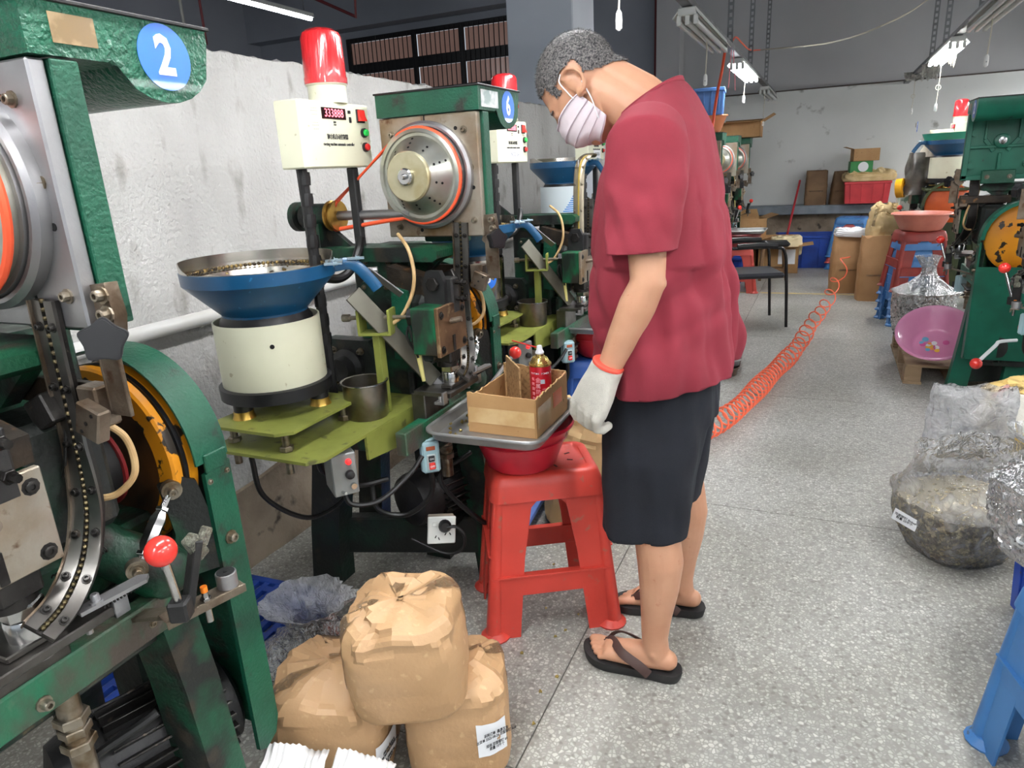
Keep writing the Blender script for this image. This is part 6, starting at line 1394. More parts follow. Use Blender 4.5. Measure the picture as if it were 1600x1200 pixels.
# loose rivets on the tray and bed
RIV = mat('brass_rivet', (196, 176, 110), 0.3, 0.85, (120, 100, 60), 50)
rv_me = None
def rivet(p, lab, tilt):
    global rv_me
    if rv_me is None:
        o = MB().lathe([(0.0055, 0), (0.0055, 0.0015), (0.0025, 0.002), (0.0025, 0.006)], (0, 0, 0), (0, 0, 1), 10).build('rivet', RIV); rv_me = o.data
    else: o = bpy.data.objects.new('rivet', rv_me); COL.objects.link(o)
    o.location = p; o.rotation_euler = tilt; tag(o, lab, 'rivet', 'loose rivets'); return o
random.seed(21)
for k in range(14): rivet((random.uniform(-0.96, -0.895), random.uniform(1.55, 1.80), tz + 0.005), 'small brass rivet lying loose on the metal tray left of the carton', (random.choice((0, math.pi / 2)), random.random(), random.random() * 6))
for (px, py) in ((845, 1080), (870, 1057), (884, 985), (868, 995), (905, 960), (852, 950), (866, 882), (1003, 1012), (833, 1130), (815, 1020)):
    p = fl(px, py, 0.002); rivet(p, 'tiny brass rivet dropped on the terrazzo near the red stool', (1.4, 0, random.random() * 6))

# ---- kraft paper sacks taped shut
def paper_bag(c, z0, w_, d_, h, yaw, seed, lab, tilt=(0, 0), label=None, tuck=0.5, crumple=1.0, group='taped kraft paper bags', m=None, top_h=0.75):
    t = thing('paper_bag', lab, 'paper bag', (c[0], c[1], z0), 0, group, off=(0, 0, 0))
    nth, nz2 = 44, 34; V = []
    def surf(s, a):
        # s 0..1 from bottom centre rim up over the closed top
        ca, sa = math.cos(a), math.sin(a); e = 0.52 + 0.25 * max(0, s - top_h) / (1 - top_h)
        x = math.copysign(abs(ca) ** e, ca); y = math.copysign(abs(sa) ** e, sa)
        if s < 0.04: k = 0.94 + 1.5 * s; z = s * h
        elif s < top_h: k = 1.0 + 0.035 * math.sin(math.pi * (s / top_h)); z = s / top_h * h * 0.80
        else:
            q = (s - top_h) / (1 - top_h); k = math.cos(q * math.pi / 2) ** 0.75; z = h * (0.80 + 0.20 * math.sin(q * math.pi / 2) ** 0.8)
        p = Vector((x * w_ / 2 * k, y * d_ / 2 * k, z))
        q = max(0, (s - top_h * 0.75)) / (1 - top_h * 0.75)
        # crumples: ridged folds radiating on the top, soft dents on the sides
        f = (1 - q) * abs(noise.noise(Vector((a * 1.9, s * 5, seed)))) + 0.75 * abs(noise.noise(Vector((p.x * 15, p.y * 15, p.z * 15 + seed)))) + 0.5 * abs(noise.noise(Vector((p.x * 33, p.y * 33, p.z * 33 + seed))))
        f += 0.8 * (1 - abs(noise.noise(Vector((p.x * 9 + seed, p.y * 9, p.z * 9))) * 2.2)) ** 3 * (0.25 + 0.75 * q)
        dn = Vector((x, y, 0.6 * q)).normalized()
        p += dn * (-(0.034 * q + 0.006) * crumple * f + 0.012 * q)
        p.z += 0.034 * crumple * q * (noise.noise(Vector((p.x * 11, p.y * 11, seed + 3))) - 0.5 * abs(noise.noise(Vector((p.x * 26, p.y * 26, seed + 8)))))
        return p
    for i in range(nz2 + 1):
        for k in range(nth): V.append(surf(i / nz2, 2 * math.pi * k / nth))
    Fc = [(i * nth + k, i * nth + (k + 1) % nth, (i + 1) * nth + (k + 1) % nth, (i + 1) * nth + k) for i in range(nz2) for k in range(nth)] + [tuple(range(nth))[::-1], tuple(nz2 * nth + k for k in range(nth))]
    b = MB().add(V, Fc).build('bag', m or KRAFT(), t, 16)
    # glossy tape strips over the top and down the sides
    tape = poly_film('clear_packing_tape', (226, 206, 168), 0.10, 0.08, 45, 0.22)
    for a0 in (0.35, 1.75, 3.5):
        V = []; n = 26
        for i in range(n + 1):
            s = 0.30 + 0.68 * i / n
            for da in (-0.16, 0.16):
                p = surf(s, a0 + da * (1 if s < top_h else 1 + 1.5 * (s - top_h))); V.append(p + Vector((math.cos(a0), math.sin(a0), 0.8)).normalized() * 0.0022)
        MB().add(V, [(2 * i, 2 * i + 1, 2 * i + 3, 2 * i + 2) for i in range(n)]).build('tape', tape, t, 30)
    if label:
        a0, s0, s1, wd = label; V = []; n = 8
        for i in range(n + 1):
            for s in (s0, s1):
                an = a0 + (i / n - 0.5) * wd; p = surf(s, an); V.append(p + Vector((math.cos(an), math.sin(an), 0)) * 0.004)
        lo = MB().add(V, [(2 * i, 2 * i + 2, 2 * i + 3, 2 * i + 1) for i in range(n)]).build('label', WHITE(), t)
        um = (surf((s0 + s1) / 2, a0 + 0.3 * wd) - surf((s0 + s1) / 2, a0 - 0.3 * wd)); nn = Vector((um.y, -um.x, 0)).normalized(); um.normalize(); cp = surf((s0 + s1) / 2, a0) + nn * 0.0065
        hh = abs(surf(s1, a0).z - surf(s0, a0).z)
        text_mesh('采购订单  鑫源五金\n出货单 2025-08-26 双面铆钉 6x8\n\n规格 双面铆钉 60\n数量 10千个', hh * 0.115, cp, um, (0, 0, 1), INK(), 'print', lo, sx=0.72)
    t.rotation_euler = (tilt[0], tilt[1], yaw)
    return t
paper_bag((-1.01, 1.045), 0.0, 0.29, 0.28, 0.275, R(22), 3, 'taped kraft paper bag lying left in the pile of three, with a white label', (0.0, 0.06), (-0.42, 0.22, 0.48, 0.75))
paper_bag((-0.735, 1.175), 0.0, 0.25, 0.24, 0.275, R(28), 7, 'taped kraft paper bag at the right bottom of the pile, with a white label', (0, 0), (-1.05, 0.28, 0.58, 0.75))
paper_bag((-0.795, 1.095), 0.235, 0.262, 0.25, 0.255, R(24), 12, 'taped kraft paper bag on top of the other two', (0.06, -0.05), None)
# ---- clear plastic bag of rivets behind the paper bags, blue slotted mats
def slot_mat(c, z, sx, sy, yaw, lab, m=None, pitch=0.042, th=0.02):
    nx, ny = max(2, int(sx / pitch)), max(2, int(sy / (pitch * 1.9))); V = []
    mb = MB(); px_, py_ = sx / nx, sy / ny
    for i in range(nx + 1): mb.bx(-sx / 2 + i * px_ - px_ * 0.24, -sx / 2 + i * px_ + px_ * 0.24, -sy / 2, sy / 2, 0, th, 0.001)
    for j in range(ny + 1): 
        for i in range(nx):
            o_ = (i % 2) * 0.5
            yy = -sy / 2 + (j + o_) * py_
            if yy > sy / 2: continue
            mb.bx(-sx / 2 + i * px_ + px_ * 0.2, -sx / 2 + (i + 1) * px_ - px_ * 0.2, yy - py_ * 0.17, min(sy / 2, yy + py_ * 0.17), 0.001, th - 0.0005, 0.001)
    t = thing('plastic_floor_mat', lab, 'floor mat', (c[0], c[1], z), yaw, 'blue slotted floor mats', off=(0, 0, 0)); mb.build('grid', m or DBLUE(), t)
    mb = MB()
    for s in (-1, 1): mb.bx(s * sx / 2 - 0.012, s * sx / 2 + 0.012, -sy / 2, sy / 2, 0, th + 0.002, 0.002); mb.bx(-sx / 2, sx / 2, s * sy / 2 - 0.012, s * sy / 2 + 0.012, 0, th + 0.002, 0.002)
    mb.build('border', m or DBLUE(), t)
slot_mat((-1.56, 1.18), 0.05, 0.42, 0.66, 0.05, 'blue slotted plastic mat under the lime bracket, nearest the camera')
slot_mat((-1.24, 2.35), 0.05, 0.50, 0.50, 0.1, 'pale blue slotted mat seen through the red stool', mat('pale_blue_plastic', (110, 142, 206), 0.45, 0, (90, 120, 190), 9))
one(MB().bx(-1.47, -1.0, 2.02, 2.07, 0, 0.06, 0.004).bx(-1.47, -1.0, 2.50, 2.60, 0, 0.05, 0.004), 'mat_edge', DBLUE(), 'dark blue plastic runner under the pale slotted mat', 'floor mat')
def film_bag(c, z0, w_, d_, h, neck, seed, lab, yaw=0, fill=None, fill_h=0.5, film=None, fill_mat=None, n_fill=600, fill_r=0.008, open_top=False, group='clear plastic bags', floppy=(0, 0), kind='disc', flat_top=None, lump=1.0):
    t = thing('plastic_bag', lab, 'plastic bag', (c[0], c[1], z0), yaw, group, off=(0, 0, 0))
    nth, nz2 = 52, 40; rnd = random.Random(seed)
    def surf(s, a, off=0.0):
        ca, sa = math.cos(a), math.sin(a); e = 0.72
        x = math.copysign(abs(ca) ** e, ca); y = math.copysign(abs(sa) ** e, sa)
        if s < fill_h: q = s / fill_h; k = 0.72 + 0.28 * math.sin(min(1, q * 1.5) * math.pi / 2); z = q ** 0.9 * h * fill_h
        else:
            q = (s - fill_h) / (1 - fill_h); z = h * (fill_h + (1 - fill_h) * q)
            if open_top: k = 1.0 - 0.12 * q
            else: k = 1.0 + (neck - 1.0) * (math.sin(min(1.0, q / 0.62) * math.pi / 2) if q < 0.62 else 1) + (0.9 * neck * max(0, q - 0.66) / 0.34 * 1.3 if q > 0.66 else 0)
        kx, ky = k, k
        if flat_top is not None and s > fill_h: ky = k * (1 - (1 - flat_top) * min(1, (s - fill_h) / (1 - fill_h) * 1.6))
        f = noise.noise(Vector((a * 1.6, s * 3, seed))) * 0.5 + abs(noise.noise(Vector((a * 4.2 + s * 3, s * 6, seed + 4)))) - 0.4 * noise.noise(Vector((a * 9, s * 4, seed + 9)))
        amp = (0.012 if s < fill_h else 0.042) * lump
        r_ = 1 + 0.0 ; p = Vector((x * (w_ / 2 - off) * kx, y * (d_ / 2 - off) * ky, z + off * 0.6 * (s < 0.05)))
        p += Vector((x, y, 0)).normalized() * (amp * f * min(1, k + 0.3))
        qq = max(0, s - fill_h) / (1 - fill_h); p += Vector((floppy[0] * qq * qq, floppy[1] * qq * qq, -0.06 * h * qq * abs(noise.noise(Vector((a * 1.5, 1, seed)))) if open_top else 0))
        return p
    V = [surf(i / nz2, 2 * math.pi * k / nth) for i in range(nz2 + 1) for k in range(nth)]
    Fc = [(i * nth + k, i * nth + (k + 1) % nth, (i + 1) * nth + (k + 1) % nth, (i + 1) * nth + k) for i in range(nz2) for k in range(nth)] + [tuple(range(nth))[::-1]]
    MB().add(V, Fc).build('film', film or poly_film('clear_film'), t, 22)
    if fill_mat:
        # contents: a heaped core covered with individual pieces
        m2_ = 16; V = [surf(fill_h * 0.97 * i / m2_, 2 * math.pi * k / nth, 0.012) for i in range(m2_ + 1) for k in range(nth)]
        Fc = [(i * nth + k, i * nth + (k + 1) % nth, (i + 1) * nth + (k + 1) % nth, (i + 1) * nth + k) for i in range(m2_) for k in range(nth)] + [tuple(range(nth))[::-1], tuple(m2_ * nth + k for k in range(nth))]
        core = MB().add(V, Fc); mb = MB()
        for k in range(n_fill):
            s = fill_h * rnd.uniform(0.03, 1.05); a = rnd.uniform(0, 6.283)
            rad = 0.009 if s < fill_h * 0.96 else rnd.uniform(0.01, min(w_, d_) * 0.42)
            p = surf(min(s, fill_h * 0.97), a, rad); n_ = Vector((math.cos(a), math.sin(a), 0.35 if s < fill_h * 0.96 else 2)) + Vector((rnd.uniform(-.8, .8), rnd.uniform(-.8, .8), rnd.uniform(-.8, .8))); n_.normalize(); r_ = fill_r * rnd.uniform(0.8, 1.15)
            if kind == 'disc': mb.lathe([(r_, 0), (r_, r_ * 0.5), (r_ * 0.45, r_ * 0.55), (r_ * 0.4, r_ * 0.2)], p, n_, 8)
            elif kind == 'ball': mb.lathe([(r_ * 0.5, -r_ * 0.7), (r_, -r_ * 0.2), (r_ * 0.9, r_ * 0.35), (r_ * 0.4, r_ * 0.7)], p, n_, 7)
        co = core.build('contents_core', fill_mat[1], t, 60); po = mb.build('contents', fill_mat[0], t); po['kind'] = 'stuff'
    return t
GREYFILL = (mat('grey_rivets', (150, 146, 136), 0.35, 0.7, (90, 86, 80), 60), mat('dark_fill', (96, 92, 84), 0.6))
film_bag((-1.21, 1.22), 0.0, 0.30, 0.26, 0.29, 0.34, 5, 'crumpled clear plastic bag behind the pile of paper bags', 0.2, fill_h=0.42, fill_mat=GREYFILL, n_fill=350, film=poly_film('clear_film_bright', (226, 230, 232), 0.5, 0.1, 22, 0.4))
# white ribbed packing sheets at the bottom edge
def ribbed(c, z, sx, sy, yaw, lab, seed):
    V = []; n = 40
    for i in range(n + 1):
        for j in range(7):
            u = i / n - 0.5; v = j / 6 - 0.5; V.append((u * sx, v * sy, 0.012 + 0.003 * math.sin(i * 1.57) + 0.02 * noise.noise(Vector((u * 3, v * 3, seed))) + 0.02))
    mb = MB().add(V, [(i * 7 + j, (i + 1) * 7 + j, (i + 1) * 7 + j + 1, i * 7 + j + 1) for i in range(n) for j in range(6)])
    o = mb.build('foam_sheet', mat('white_foam', (236, 236, 234), 0.7), None, 60, off=(0, 0, 0)); o.location = (c[0], c[1], z); o.rotation_euler = (0.2, 0.1, yaw); md = o.modifiers.new('s', 'SOLIDIFY'); md.thickness = 0.004
    return tag(o, lab, 'foam sheet', 'white ribbed sheets')
p = fl(455, 1205, 0.20); ribbed(p, p.z - 0.02, 0.13, 0.10, 0.4, 'white ribbed foam sheet at the bottom edge of the photo, left of its pair', 2)
p = fl(560, 1215, 0.18); ribbed(p, p.z - 0.02, 0.13, 0.09, 0.2, 'white ribbed foam sheet at the bottom edge of the photo, right of its pair', 5)
# tan kraft sack standing behind the red stool and the man's knees
paper_bag((-0.80, 2.42), 0.0, 0.36, 0.30, 0.50, 0.3, 31, 'tan paper sack standing on the floor behind the red stool', (0.0, 0.10), None, crumple=1.5, group='tan sacks', m=mat('tan_sack', (214, 184, 134), 0.7, 0, (198, 166, 116), 6, bump=0.1, bs=80))
# next station: stool-height basin and tray with brass rivets
stool((-0.92, 3.02), R(20), (0.30, 0.235), 0.52, mat('blue_stool_plastic', (40, 84, 160), 0.45), 'blue plastic stool under the farther rivet tray', base=(0.40, 0.31))
basin((-0.92, 3.02), 0.522, 0.105, 0.150, 0.135, mat('ribbed_red_plastic', (198, 44, 48), 0.4), 'red ribbed basin under the farther rivet tray')
metal_tray((-0.88, 2.99), tz, 0.36, 0.375, 'farther metal tray heaped with brass rivets left of the man')
random.seed(3); mb = MB()
for k in range(420):
    a = random.uniform(0, 6.28); r_ = 0.09 * math.sqrt(random.random()); z = tz + 0.006 + 0.03 * max(0, 1 - r_ / 0.09) * random.random()
    mb.lathe([(0.005, -0.002), (0.0055, 0.001), (0.0025, 0.004)], (-0.84 + r_ * math.cos(a), 2.93 + r_ * math.sin(a) * 1.3, z), (random.uniform(-1, 1), random.uniform(-1, 1), 0.6), 7)
o = one(mb, 'rivet_heap', RIV, 'heap of small brass rivets on the farther metal tray', 'rivets'); o['kind'] = 'stuff'
# ================================================================== right side and far end
# ---- coiled orange air hose along the aisle
def coil():
    spine = smooth_path([Vector((-0.50, 3.30, 0.062)), fl(1150, 640, 0.062), fl(1200, 590, 0.062), fl(1245, 543, 0.062), fl(1268, 505, 0.065), fl(1290, 476, 0.065), ay(1306, 442, 7.35) + Vector((0, 0, 0.03)), ay(1314, 424, 7.45), ay(1322, 408, 7.52), ay(1328, 396, 7.58)], 12)
    L = [0]
    for i in range(1, len(spine)): L.append(L[-1] + (spine[i] - spine[i - 1]).length)
    tot = L[-1]; pts = []; ph = 0.0; s = 0.0; i = 0
    while s < tot:
        while i < len(L) - 2 and L[i + 1] < s: i += 1
        f = (s - L[i]) / max(1e-6, L[i + 1] - L[i]); p = spine[i].lerp(spine[i + 1], f); T = (spine[i + 1] - spine[i]).normalized()
        sd = T.cross(Vector((0, 0, 1))).normalized(); up = sd.cross(T); q = s / tot
        pitch = 0.066 if q < 0.30 else (0.066 + (q - 0.30) * 0.7 if q < 0.62 else 0.29); r_ = 0.054
        r_ *= 1 + 0.08 * math.sin(s * 9)
        pts.append(p + sd * r_ * math.cos(ph) + up * r_ * math.sin(ph)); ph += 2 * math.pi / 14; s += pitch / 14
    return MB().tube(pts, 0.0058, 6)
one(coil(), 'coiled_air_hose', mat('coil_orange', (255, 118, 84), 0.35, 0, coat=0.2), 'coiled orange air hose stretched along the aisle floor', 'hose', base=Vector((-0.1, 5.4, 0)))

# ---- near right: clear sack of rivets, bag of buttons, blue crate, blue stool, yellow sack with glove
FILM = poly_film('clear_film_sack', (252, 253, 254), 0.08, 0.10, 15, 0.42)
film_bag((0.51, 2.60), 0.0, 0.38, 0.38, 0.40, 0.9, 8, 'large clear plastic sack of rivets standing open on the terrazzo', R(35), fill_h=0.50, fill_mat=(mat('mixed_rivets', (224, 208, 168), 0.35, 0.4, (150, 140, 122), 50, (0.42, 0.56)), mat('mid_fill', (150, 142, 124), 0.6)), n_fill=2200, fill_r=0.0065, film=FILM, open_top=True, flat_top=0.6, lump=0.8)
film_bag((0.56, 2.92), 0.0, 0.30, 0.22, 0.52, 0.9, 15, 'tall empty clear plastic sack behind the open sack of rivets', R(10), fill_h=0.15, film=poly_film('clear_film_tall', (252, 253, 254), 0.28, 0.12, 12, 0.45), open_top=True, flat_top=0.25, lump=0.6)
pl = fl(1418, 830, 0.17)
LP = ay(1414, 812, 2.49)
lb_ = MB().box(LP, (0.085, 0.0012, 0.045), Matrix.Rotation(R(-30), 3, 'Z') @ Matrix.Rotation(R(14), 3, 'Y'), 0.0003)
lt = one(lb_, 'sack_label', WHITE(), 'white printed sticker on the large clear sack of rivets', 'label')
lt['_o'] = Vector(lt.location); text_mesh('双面铆钉 8x6x6\n数量 20千个', 0.011, LP + Vector((-0.0008, -0.0014, 0.0)), (math.cos(R(-30)), math.sin(R(-30)), -0.24), (0.2, -0.12, 1), INK(), 'print', lt)
film_bag((0.64, 2.12), 0.27, 0.30, 0.26, 0.36, 0.4, 19, 'clear bag of white buttons lying on the blue crate at the right edge', 0.4, fill_h=0.62, fill_mat=(mat('silver_buttons', (206, 206, 204), 0.22, 0.6, (150, 150, 150), 40), mat('grey_fill', (120, 120, 120), 0.6)), n_fill=420, fill_r=0.013, film=poly_film('clear_film_thin', (232, 236, 238), 0.16, 0.1, 18, 0.35))
def crate(c, z, sx, sy, h, yaw, m, lab, cat='crate', name='plastic_crate', ribs=4, taper=0.94):
    t = thing(name, lab, cat, (c[0], c[1], z), yaw, 'plastic crates', off=(0, 0, 0))
    V = []; n = 4
    lv_ = [(taper, 0), (1.0, h), (0.95, h), (taper * 0.95, 0.008)]
    for k, zz in lv_:
        for (ax_, ay_) in ((-1, -1), (1, -1), (1, 1), (-1, 1)): V.append((ax_ * sx / 2 * k, ay_ * sy / 2 * k, zz))
    Fc = [(i * 4 + k, i * 4 + (k + 1) % 4, (i + 1) * 4 + (k + 1) % 4, (i + 1) * 4 + k) for i in range(3) for k in range(4)] + [(3, 2, 1, 0), (12, 13, 14, 15)]
    MB().add(V, Fc).build('body', m, t)
    mb = MB()
    for s in (-1, 1): mb.bx(-sx / 2 - 0.012, sx / 2 + 0.012, s * sy / 2 - 0.012, s * sy / 2 + 0.012, h - 0.03, h, 0.004); mb.bx(s * sx / 2 - 0.012, s * sx / 2 + 0.012, -sy / 2, sy / 2, h - 0.03, h, 0.004)
    mb.build('rim', m, t)
    mb = MB()
    for i in range(ribs):
        u = -0.5 + (i + 0.5) / ribs
        for s in (-1, 1):
            mb.bar((u * sx * taper, s * sy / 2 * taper, 0.01), (u * sx, s * sy / 2, h - 0.02), 0.012, 0.012); mb.bar((s * sx / 2 * taper, u * sy * taper, 0.01), (s * sx / 2, u * sy, h - 0.02), 0.012, 0.012)
    mb.build('rib', m, t)
    return t
crate((0.84, 2.17), 0.0, 0.40, 0.34, 0.26, 0.25, DBLUE(), 'royal blue crate under the bag of buttons at the right edge')
stool((0.645, 1.54), R(14), (0.31, 0.27), 0.47, BLUEP(), 'blue plastic stool cut by the right frame, nearest the camera', base=(0.37, 0.33))
film_bag((0.78, 1.95), 0.27, 0.2, 0.2, 0.14, 0.4, 44, 'small clear bag of pale washers hanging over the blue crate edge', 0.2, fill_h=0.6, fill_mat=(mat('pale_washers', (190, 186, 172), 0.5), mat('grey_fill', (120, 120, 120), 0.6)), n_fill=200, fill_r=0.009, film=poly_film('clear_film_thin', (232, 236, 238), 0.16))
YSACK = mat('yellow_sack', (212, 184, 116), 0.75, 0, (190, 160, 92), 7, (0.4, 0.7), (126, 104, 62), 26, (0.66, 0.7), 0.3, 50)
paper_bag((0.83, 3.17), 0.03, 0.36, 0.34, 0.45, 0.2, 41, 'bulging yellow woven sack behind the clear sacks at the right edge', (0, 0), None, crumple=1.3, group='yellow sacks', m=YSACK)
slot_mat((0.88, 3.17), 0.004, 0.56, 0.60, 0.0, 'blue slotted mat under the yellow sack')
# glove lying on the yellow sack
def loose_glove(c, d, upv, lab):
    d = Vector(d).normalized(); upv = Vector(upv); upv = (upv - upv.dot(d) * d).normalized(); sd = d.cross(upv)
    def g(a, b, h_): return Vector(c) + d * a + sd * b + upv * h_
    mb = MB(); mb.loft([(g(-0.05, 0, 0.012), sd * 0.036, upv * 0.012, 0.9), (g(0.0, 0, 0.014), sd * 0.042, upv * 0.014, 0.85), (g(0.05, 0, 0.014), sd * 0.044, upv * 0.013, 0.85), (g(0.07, 0, 0.012), sd * 0.04, upv * 0.011, 0.85)], 18)
    for b, L, an in ((0.034, 0.062, 0.22), (0.012, 0.075, 0.07), (-0.011, 0.072, -0.06), (-0.033, 0.058, -0.24)):
        e = (math.cos(an), math.sin(an)); mb.chain([(g(0.05, b * 0.9, 0.014), 0.0115), (g(0.07 + L * 0.5 * e[0], b + L * 0.5 * e[1], 0.016), 0.011), (g(0.07 + L * e[0], b + L * e[1], 0.008), 0.0105)], 9)
    mb.chain([(g(0.0, -0.032, 0.013), 0.013), (g(0.03, -0.062, 0.013), 0.0115), (g(0.058, -0.075, 0.010), 0.0105)], 9)
    me = remesh(mb, 0.005, 2); o = mesh_obj(me, 'work_glove', GLOVE, None, Vector(c)); tag(o, lab, 'glove')
    o['_o'] = Vector(c); MB().loft([(g(-0.062, 0, 0.012), sd * 0.036, upv * 0.013, 0.9), (g(-0.05, 0, 0.012), sd * 0.038, upv * 0.0145, 0.9)], 18).build('cuff_edge', mat('glove_cuff_orange', (224, 84, 66), 0.9), o)
gc = fl(1558, 612, 0.42); loose_glove(Vector((0.705, 3.02, 0.425)), (0.62, -0.30, -0.55), (-0.30, -0.70, 0.62), 'loose white knitted glove lying on the yellow sack')
# ---- wooden pallet with the bag of rivets and the pink basin
WOOD = mat('pallet_wood', (156, 134, 106), 0.8, 0, (130, 106, 78), 4, (0.35, 0.7), (110, 84, 56), 20, (0.62, 0.7), 0.3, 60, stretch=(0.3, 4, 4))
pal = thing('wooden_pallet', 'low wooden pallet on the floor under the bag of rivets', 'pallet', (0.80, 5.1, 0), 0, off=(0, 0, 0))
for i, yy in enumerate((-0.36, -0.12, 0.12, 0.36)): MB().bx(-0.28, 0.30, yy - 0.112, yy + 0.112, 0.105, 0.122, 0.002).build('deck_board', WOOD, pal)
for xx in (-0.24, 0.0, 0.26):
    for yy in (-0.42, 0.0, 0.42): MB().bx(xx - 0.045, xx + 0.045, yy - 0.05, yy + 0.05, 0.016, 0.105, 0.002).build('block', WOOD, pal)
    MB().bx(xx - 0.05, xx + 0.05, -0.48, 0.48, 0, 0.016, 0.001).build('skid_board', WOOD, pal)
film_bag((0.64, 5.22), 0.122, 0.36, 0.32, 0.58, 0.16, 23, 'tied clear plastic bag of grey rivets on the wooden pallet', 0.3, fill_h=0.60, fill_mat=(mat('steel_pieces', (176, 178, 176), 0.3, 0.6, (70, 72, 72), 45, (0.46, 0.54)), mat('dark_fill', (96, 92, 84), 0.6)), n_fill=1300, fill_r=0.011, kind='ball', film=poly_film('clear_film_thin', (232, 236, 238), 0.16))
PINK = mat('pink_translucent', (232, 158, 196), 0.25, 0, (224, 142, 184), 5, (0.4, 0.7), alpha=0.86, coat=0.3)
pb = basin((0.80, 4.86), 0.30, 0.13, 0.20, 0.13, PINK, 'pink translucent basin leaning on its side on the pallet', ridge=False)
pb.rotation_euler = (R(38), 0, R(-10)); pb.location = (0.675, 4.80, 0.205)
mb = MB(); random.seed(6)
pal_cols = [(236, 190, 70), (240, 240, 240), (110, 180, 210), (206, 90, 150), (240, 160, 90)]
for i in range(14):
    a = random.uniform(0, 6.28); r_ = random.uniform(0.02, 0.085)
    MB().lathe([(random.uniform(0.010, 0.02), 0.0), (0.009, 0.0008)], (r_ * math.cos(a), r_ * 0.6 * math.sin(a), 0.0075), (0, 0, 1), 10).build('printed_spot', mat('spot_%d' % (i % 5), pal_cols[i % 5], 0.4), pb)
# ---- stack of stools with a salmon basin
SALM = mat('salmon_plastic', (214, 132, 112), 0.4, 0, (200, 116, 98), 8)
for k in range(4): stool((0.70, 6.45), R(12), (0.30, 0.27), 0.47, BLUEP(), '%s blue plastic stool in the nested stack on the right' % ['lowest', 'second', 'third', 'fourth'][k], base=(0.40, 0.36), z0=0.07 * k, group='nested blue stools')
stool((0.70, 6.45), R(12), (0.30, 0.27), 0.47, mat('dusty_red_plastic', (150, 52, 44), 0.5, 0, (128, 46, 40), 7), 'dusty red plastic stool on top of the nested blue stools', base=(0.40, 0.36), z0=0.28)
basin((0.70, 6.42), 0.752, 0.15, 0.205, 0.13, SALM, 'salmon plastic basin on top of the stack of stools', ridge=False)
# ---- standing kraft sacks by the aisle
def tall_bag(c, w_, d_, h, yaw, seed, lab, z0=0.0, m=None, lean=(0, 0), group='standing kraft sacks'):
    t = thing('kraft_sack', lab, 'paper sack', (c[0], c[1], z0), yaw, group, off=(0, 0, 0)); nth, nz2 = 40, 22; V = []
    for i in range(nz2 + 1):
        s = i / nz2
        for k in range(nth):
            a = 2 * math.pi * k / nth; ca, sa = math.cos(a), math.sin(a); x = math.copysign(abs(ca) ** 0.4, ca); y = math.copysign(abs(sa) ** 0.4, sa)
            q = max(0, s - 0.55) / 0.45; kx = 1 - 0.06 * q; ky = 1 - 0.55 * q
            f = abs(noise.noise(Vector((a * 1.6, s * 4, seed)))) * 0.02 + 0.008 * noise.noise(Vector((a * 5, s * 9, seed)))
            V.append((x * w_ / 2 * kx * (1 - f * 3) + lean[0] * s, y * d_ / 2 * ky * (1 - f * 4) + lean[1] * s, s * h + (0.025 * noise.noise(Vector((a * 2, 0, seed))) if s > 0.95 else 0)))
    Fc = [(i * nth + k, i * nth + (k + 1) % nth, (i + 1) * nth + (k + 1) % nth, (i + 1) * nth + k) for i in range(nz2) for k in range(nth)] + [tuple(range(nth))[::-1], tuple(nz2 * nth + k for k in range(nth))]
    o = MB().add(V, Fc).build('bag', m or mat('brown_kraft', (166, 126, 84), 0.7, 0, (146, 108, 70), 5, (0.35, 0.7), bump=0.1, bs=70), t, 30)
    MB().bx(-w_ * 0.3, w_ * 0.3, -d_ / 2 - 0.002, -d_ / 2 + 0.004, h * 0.40, h * 0.425, 0.0005).build('fold_tape', poly_film('clear_packing_tape', (226, 206, 168), 0.10, 0.08, 45, 0.3), t)
    return t
tall_bag((0.26, 7.85), 0.36, 0.28, 0.58, 0.12, 51, 'brown kraft sack farther from the camera beside the hose end')
tall_bag((0.50, 7.45), 0.36, 0.28, 0.60, 0.05, 55, 'brown kraft sack nearest the camera beside the stacked stools')
paper_bag((0.58, 7.62), 0.56, 0.42, 0.30, 0.34, 0.3, 61, 'crumpled pale paper wad on top of the kraft sacks', (0, 0.1), None, crumple=2.2, group='crumpled paper', m=mat('pale_paper', (206, 182, 136), 0.7, 0, (186, 160, 112), 8))
paper_bag((0.26, 7.85), 0.56, 0.34, 0.22, 0.09, 0.1, 66, 'white crumpled wrapper lying on the farther kraft sack', (0, 0.05), None, crumple=1.6, group='crumpled paper', m=WHITE())
# ---- far end: bench, crates, sacks, cartons, stools, broom
one(MB().bx(-1.25, 1.6, 10.30, 10.58, 0.60, 0.72, 0.01), 'bench_beam', mat('grey_bench', (132, 142, 150), 0.5, 0, (112, 120, 128), 6), 'long grey metal bench beam along the back wall', 'bench')
one(MB().bx(-1.25, 2.2, 10.45, 10.592, 0.0, 0.60, 0.01), 'bench_plinth', CONC, 'stained concrete plinth under the bench beam', 'plinth')
tall_bag((-0.145, 10.42), 0.28, 0.18, 0.44, 0.05, 71, 'wider brown paper sack on the bench beside the broom', 0.72, mat('dark_kraft', (128, 100, 70), 0.7, 0, (108, 82, 56), 6), group='sacks on the bench')
tall_bag((0.135, 10.42), 0.22, 0.18, 0.42, 0.2, 74, 'leaning brown paper sack on the bench beside the red crate', 0.72, mat('dark_kraft', (128, 100, 70), 0.7), (0.03, 0), group='sacks on the bench')
brm = thing('broom', 'red broom handle leaning against the back wall', 'broom', (-0.42, 9.95, 0)); MB().cyl(ay(1231, 362, 9.95), ay(1250, 282, 10.5), 0.014, n=10).build('handle', mat('red_handle', (176, 44, 52), 0.4), brm)
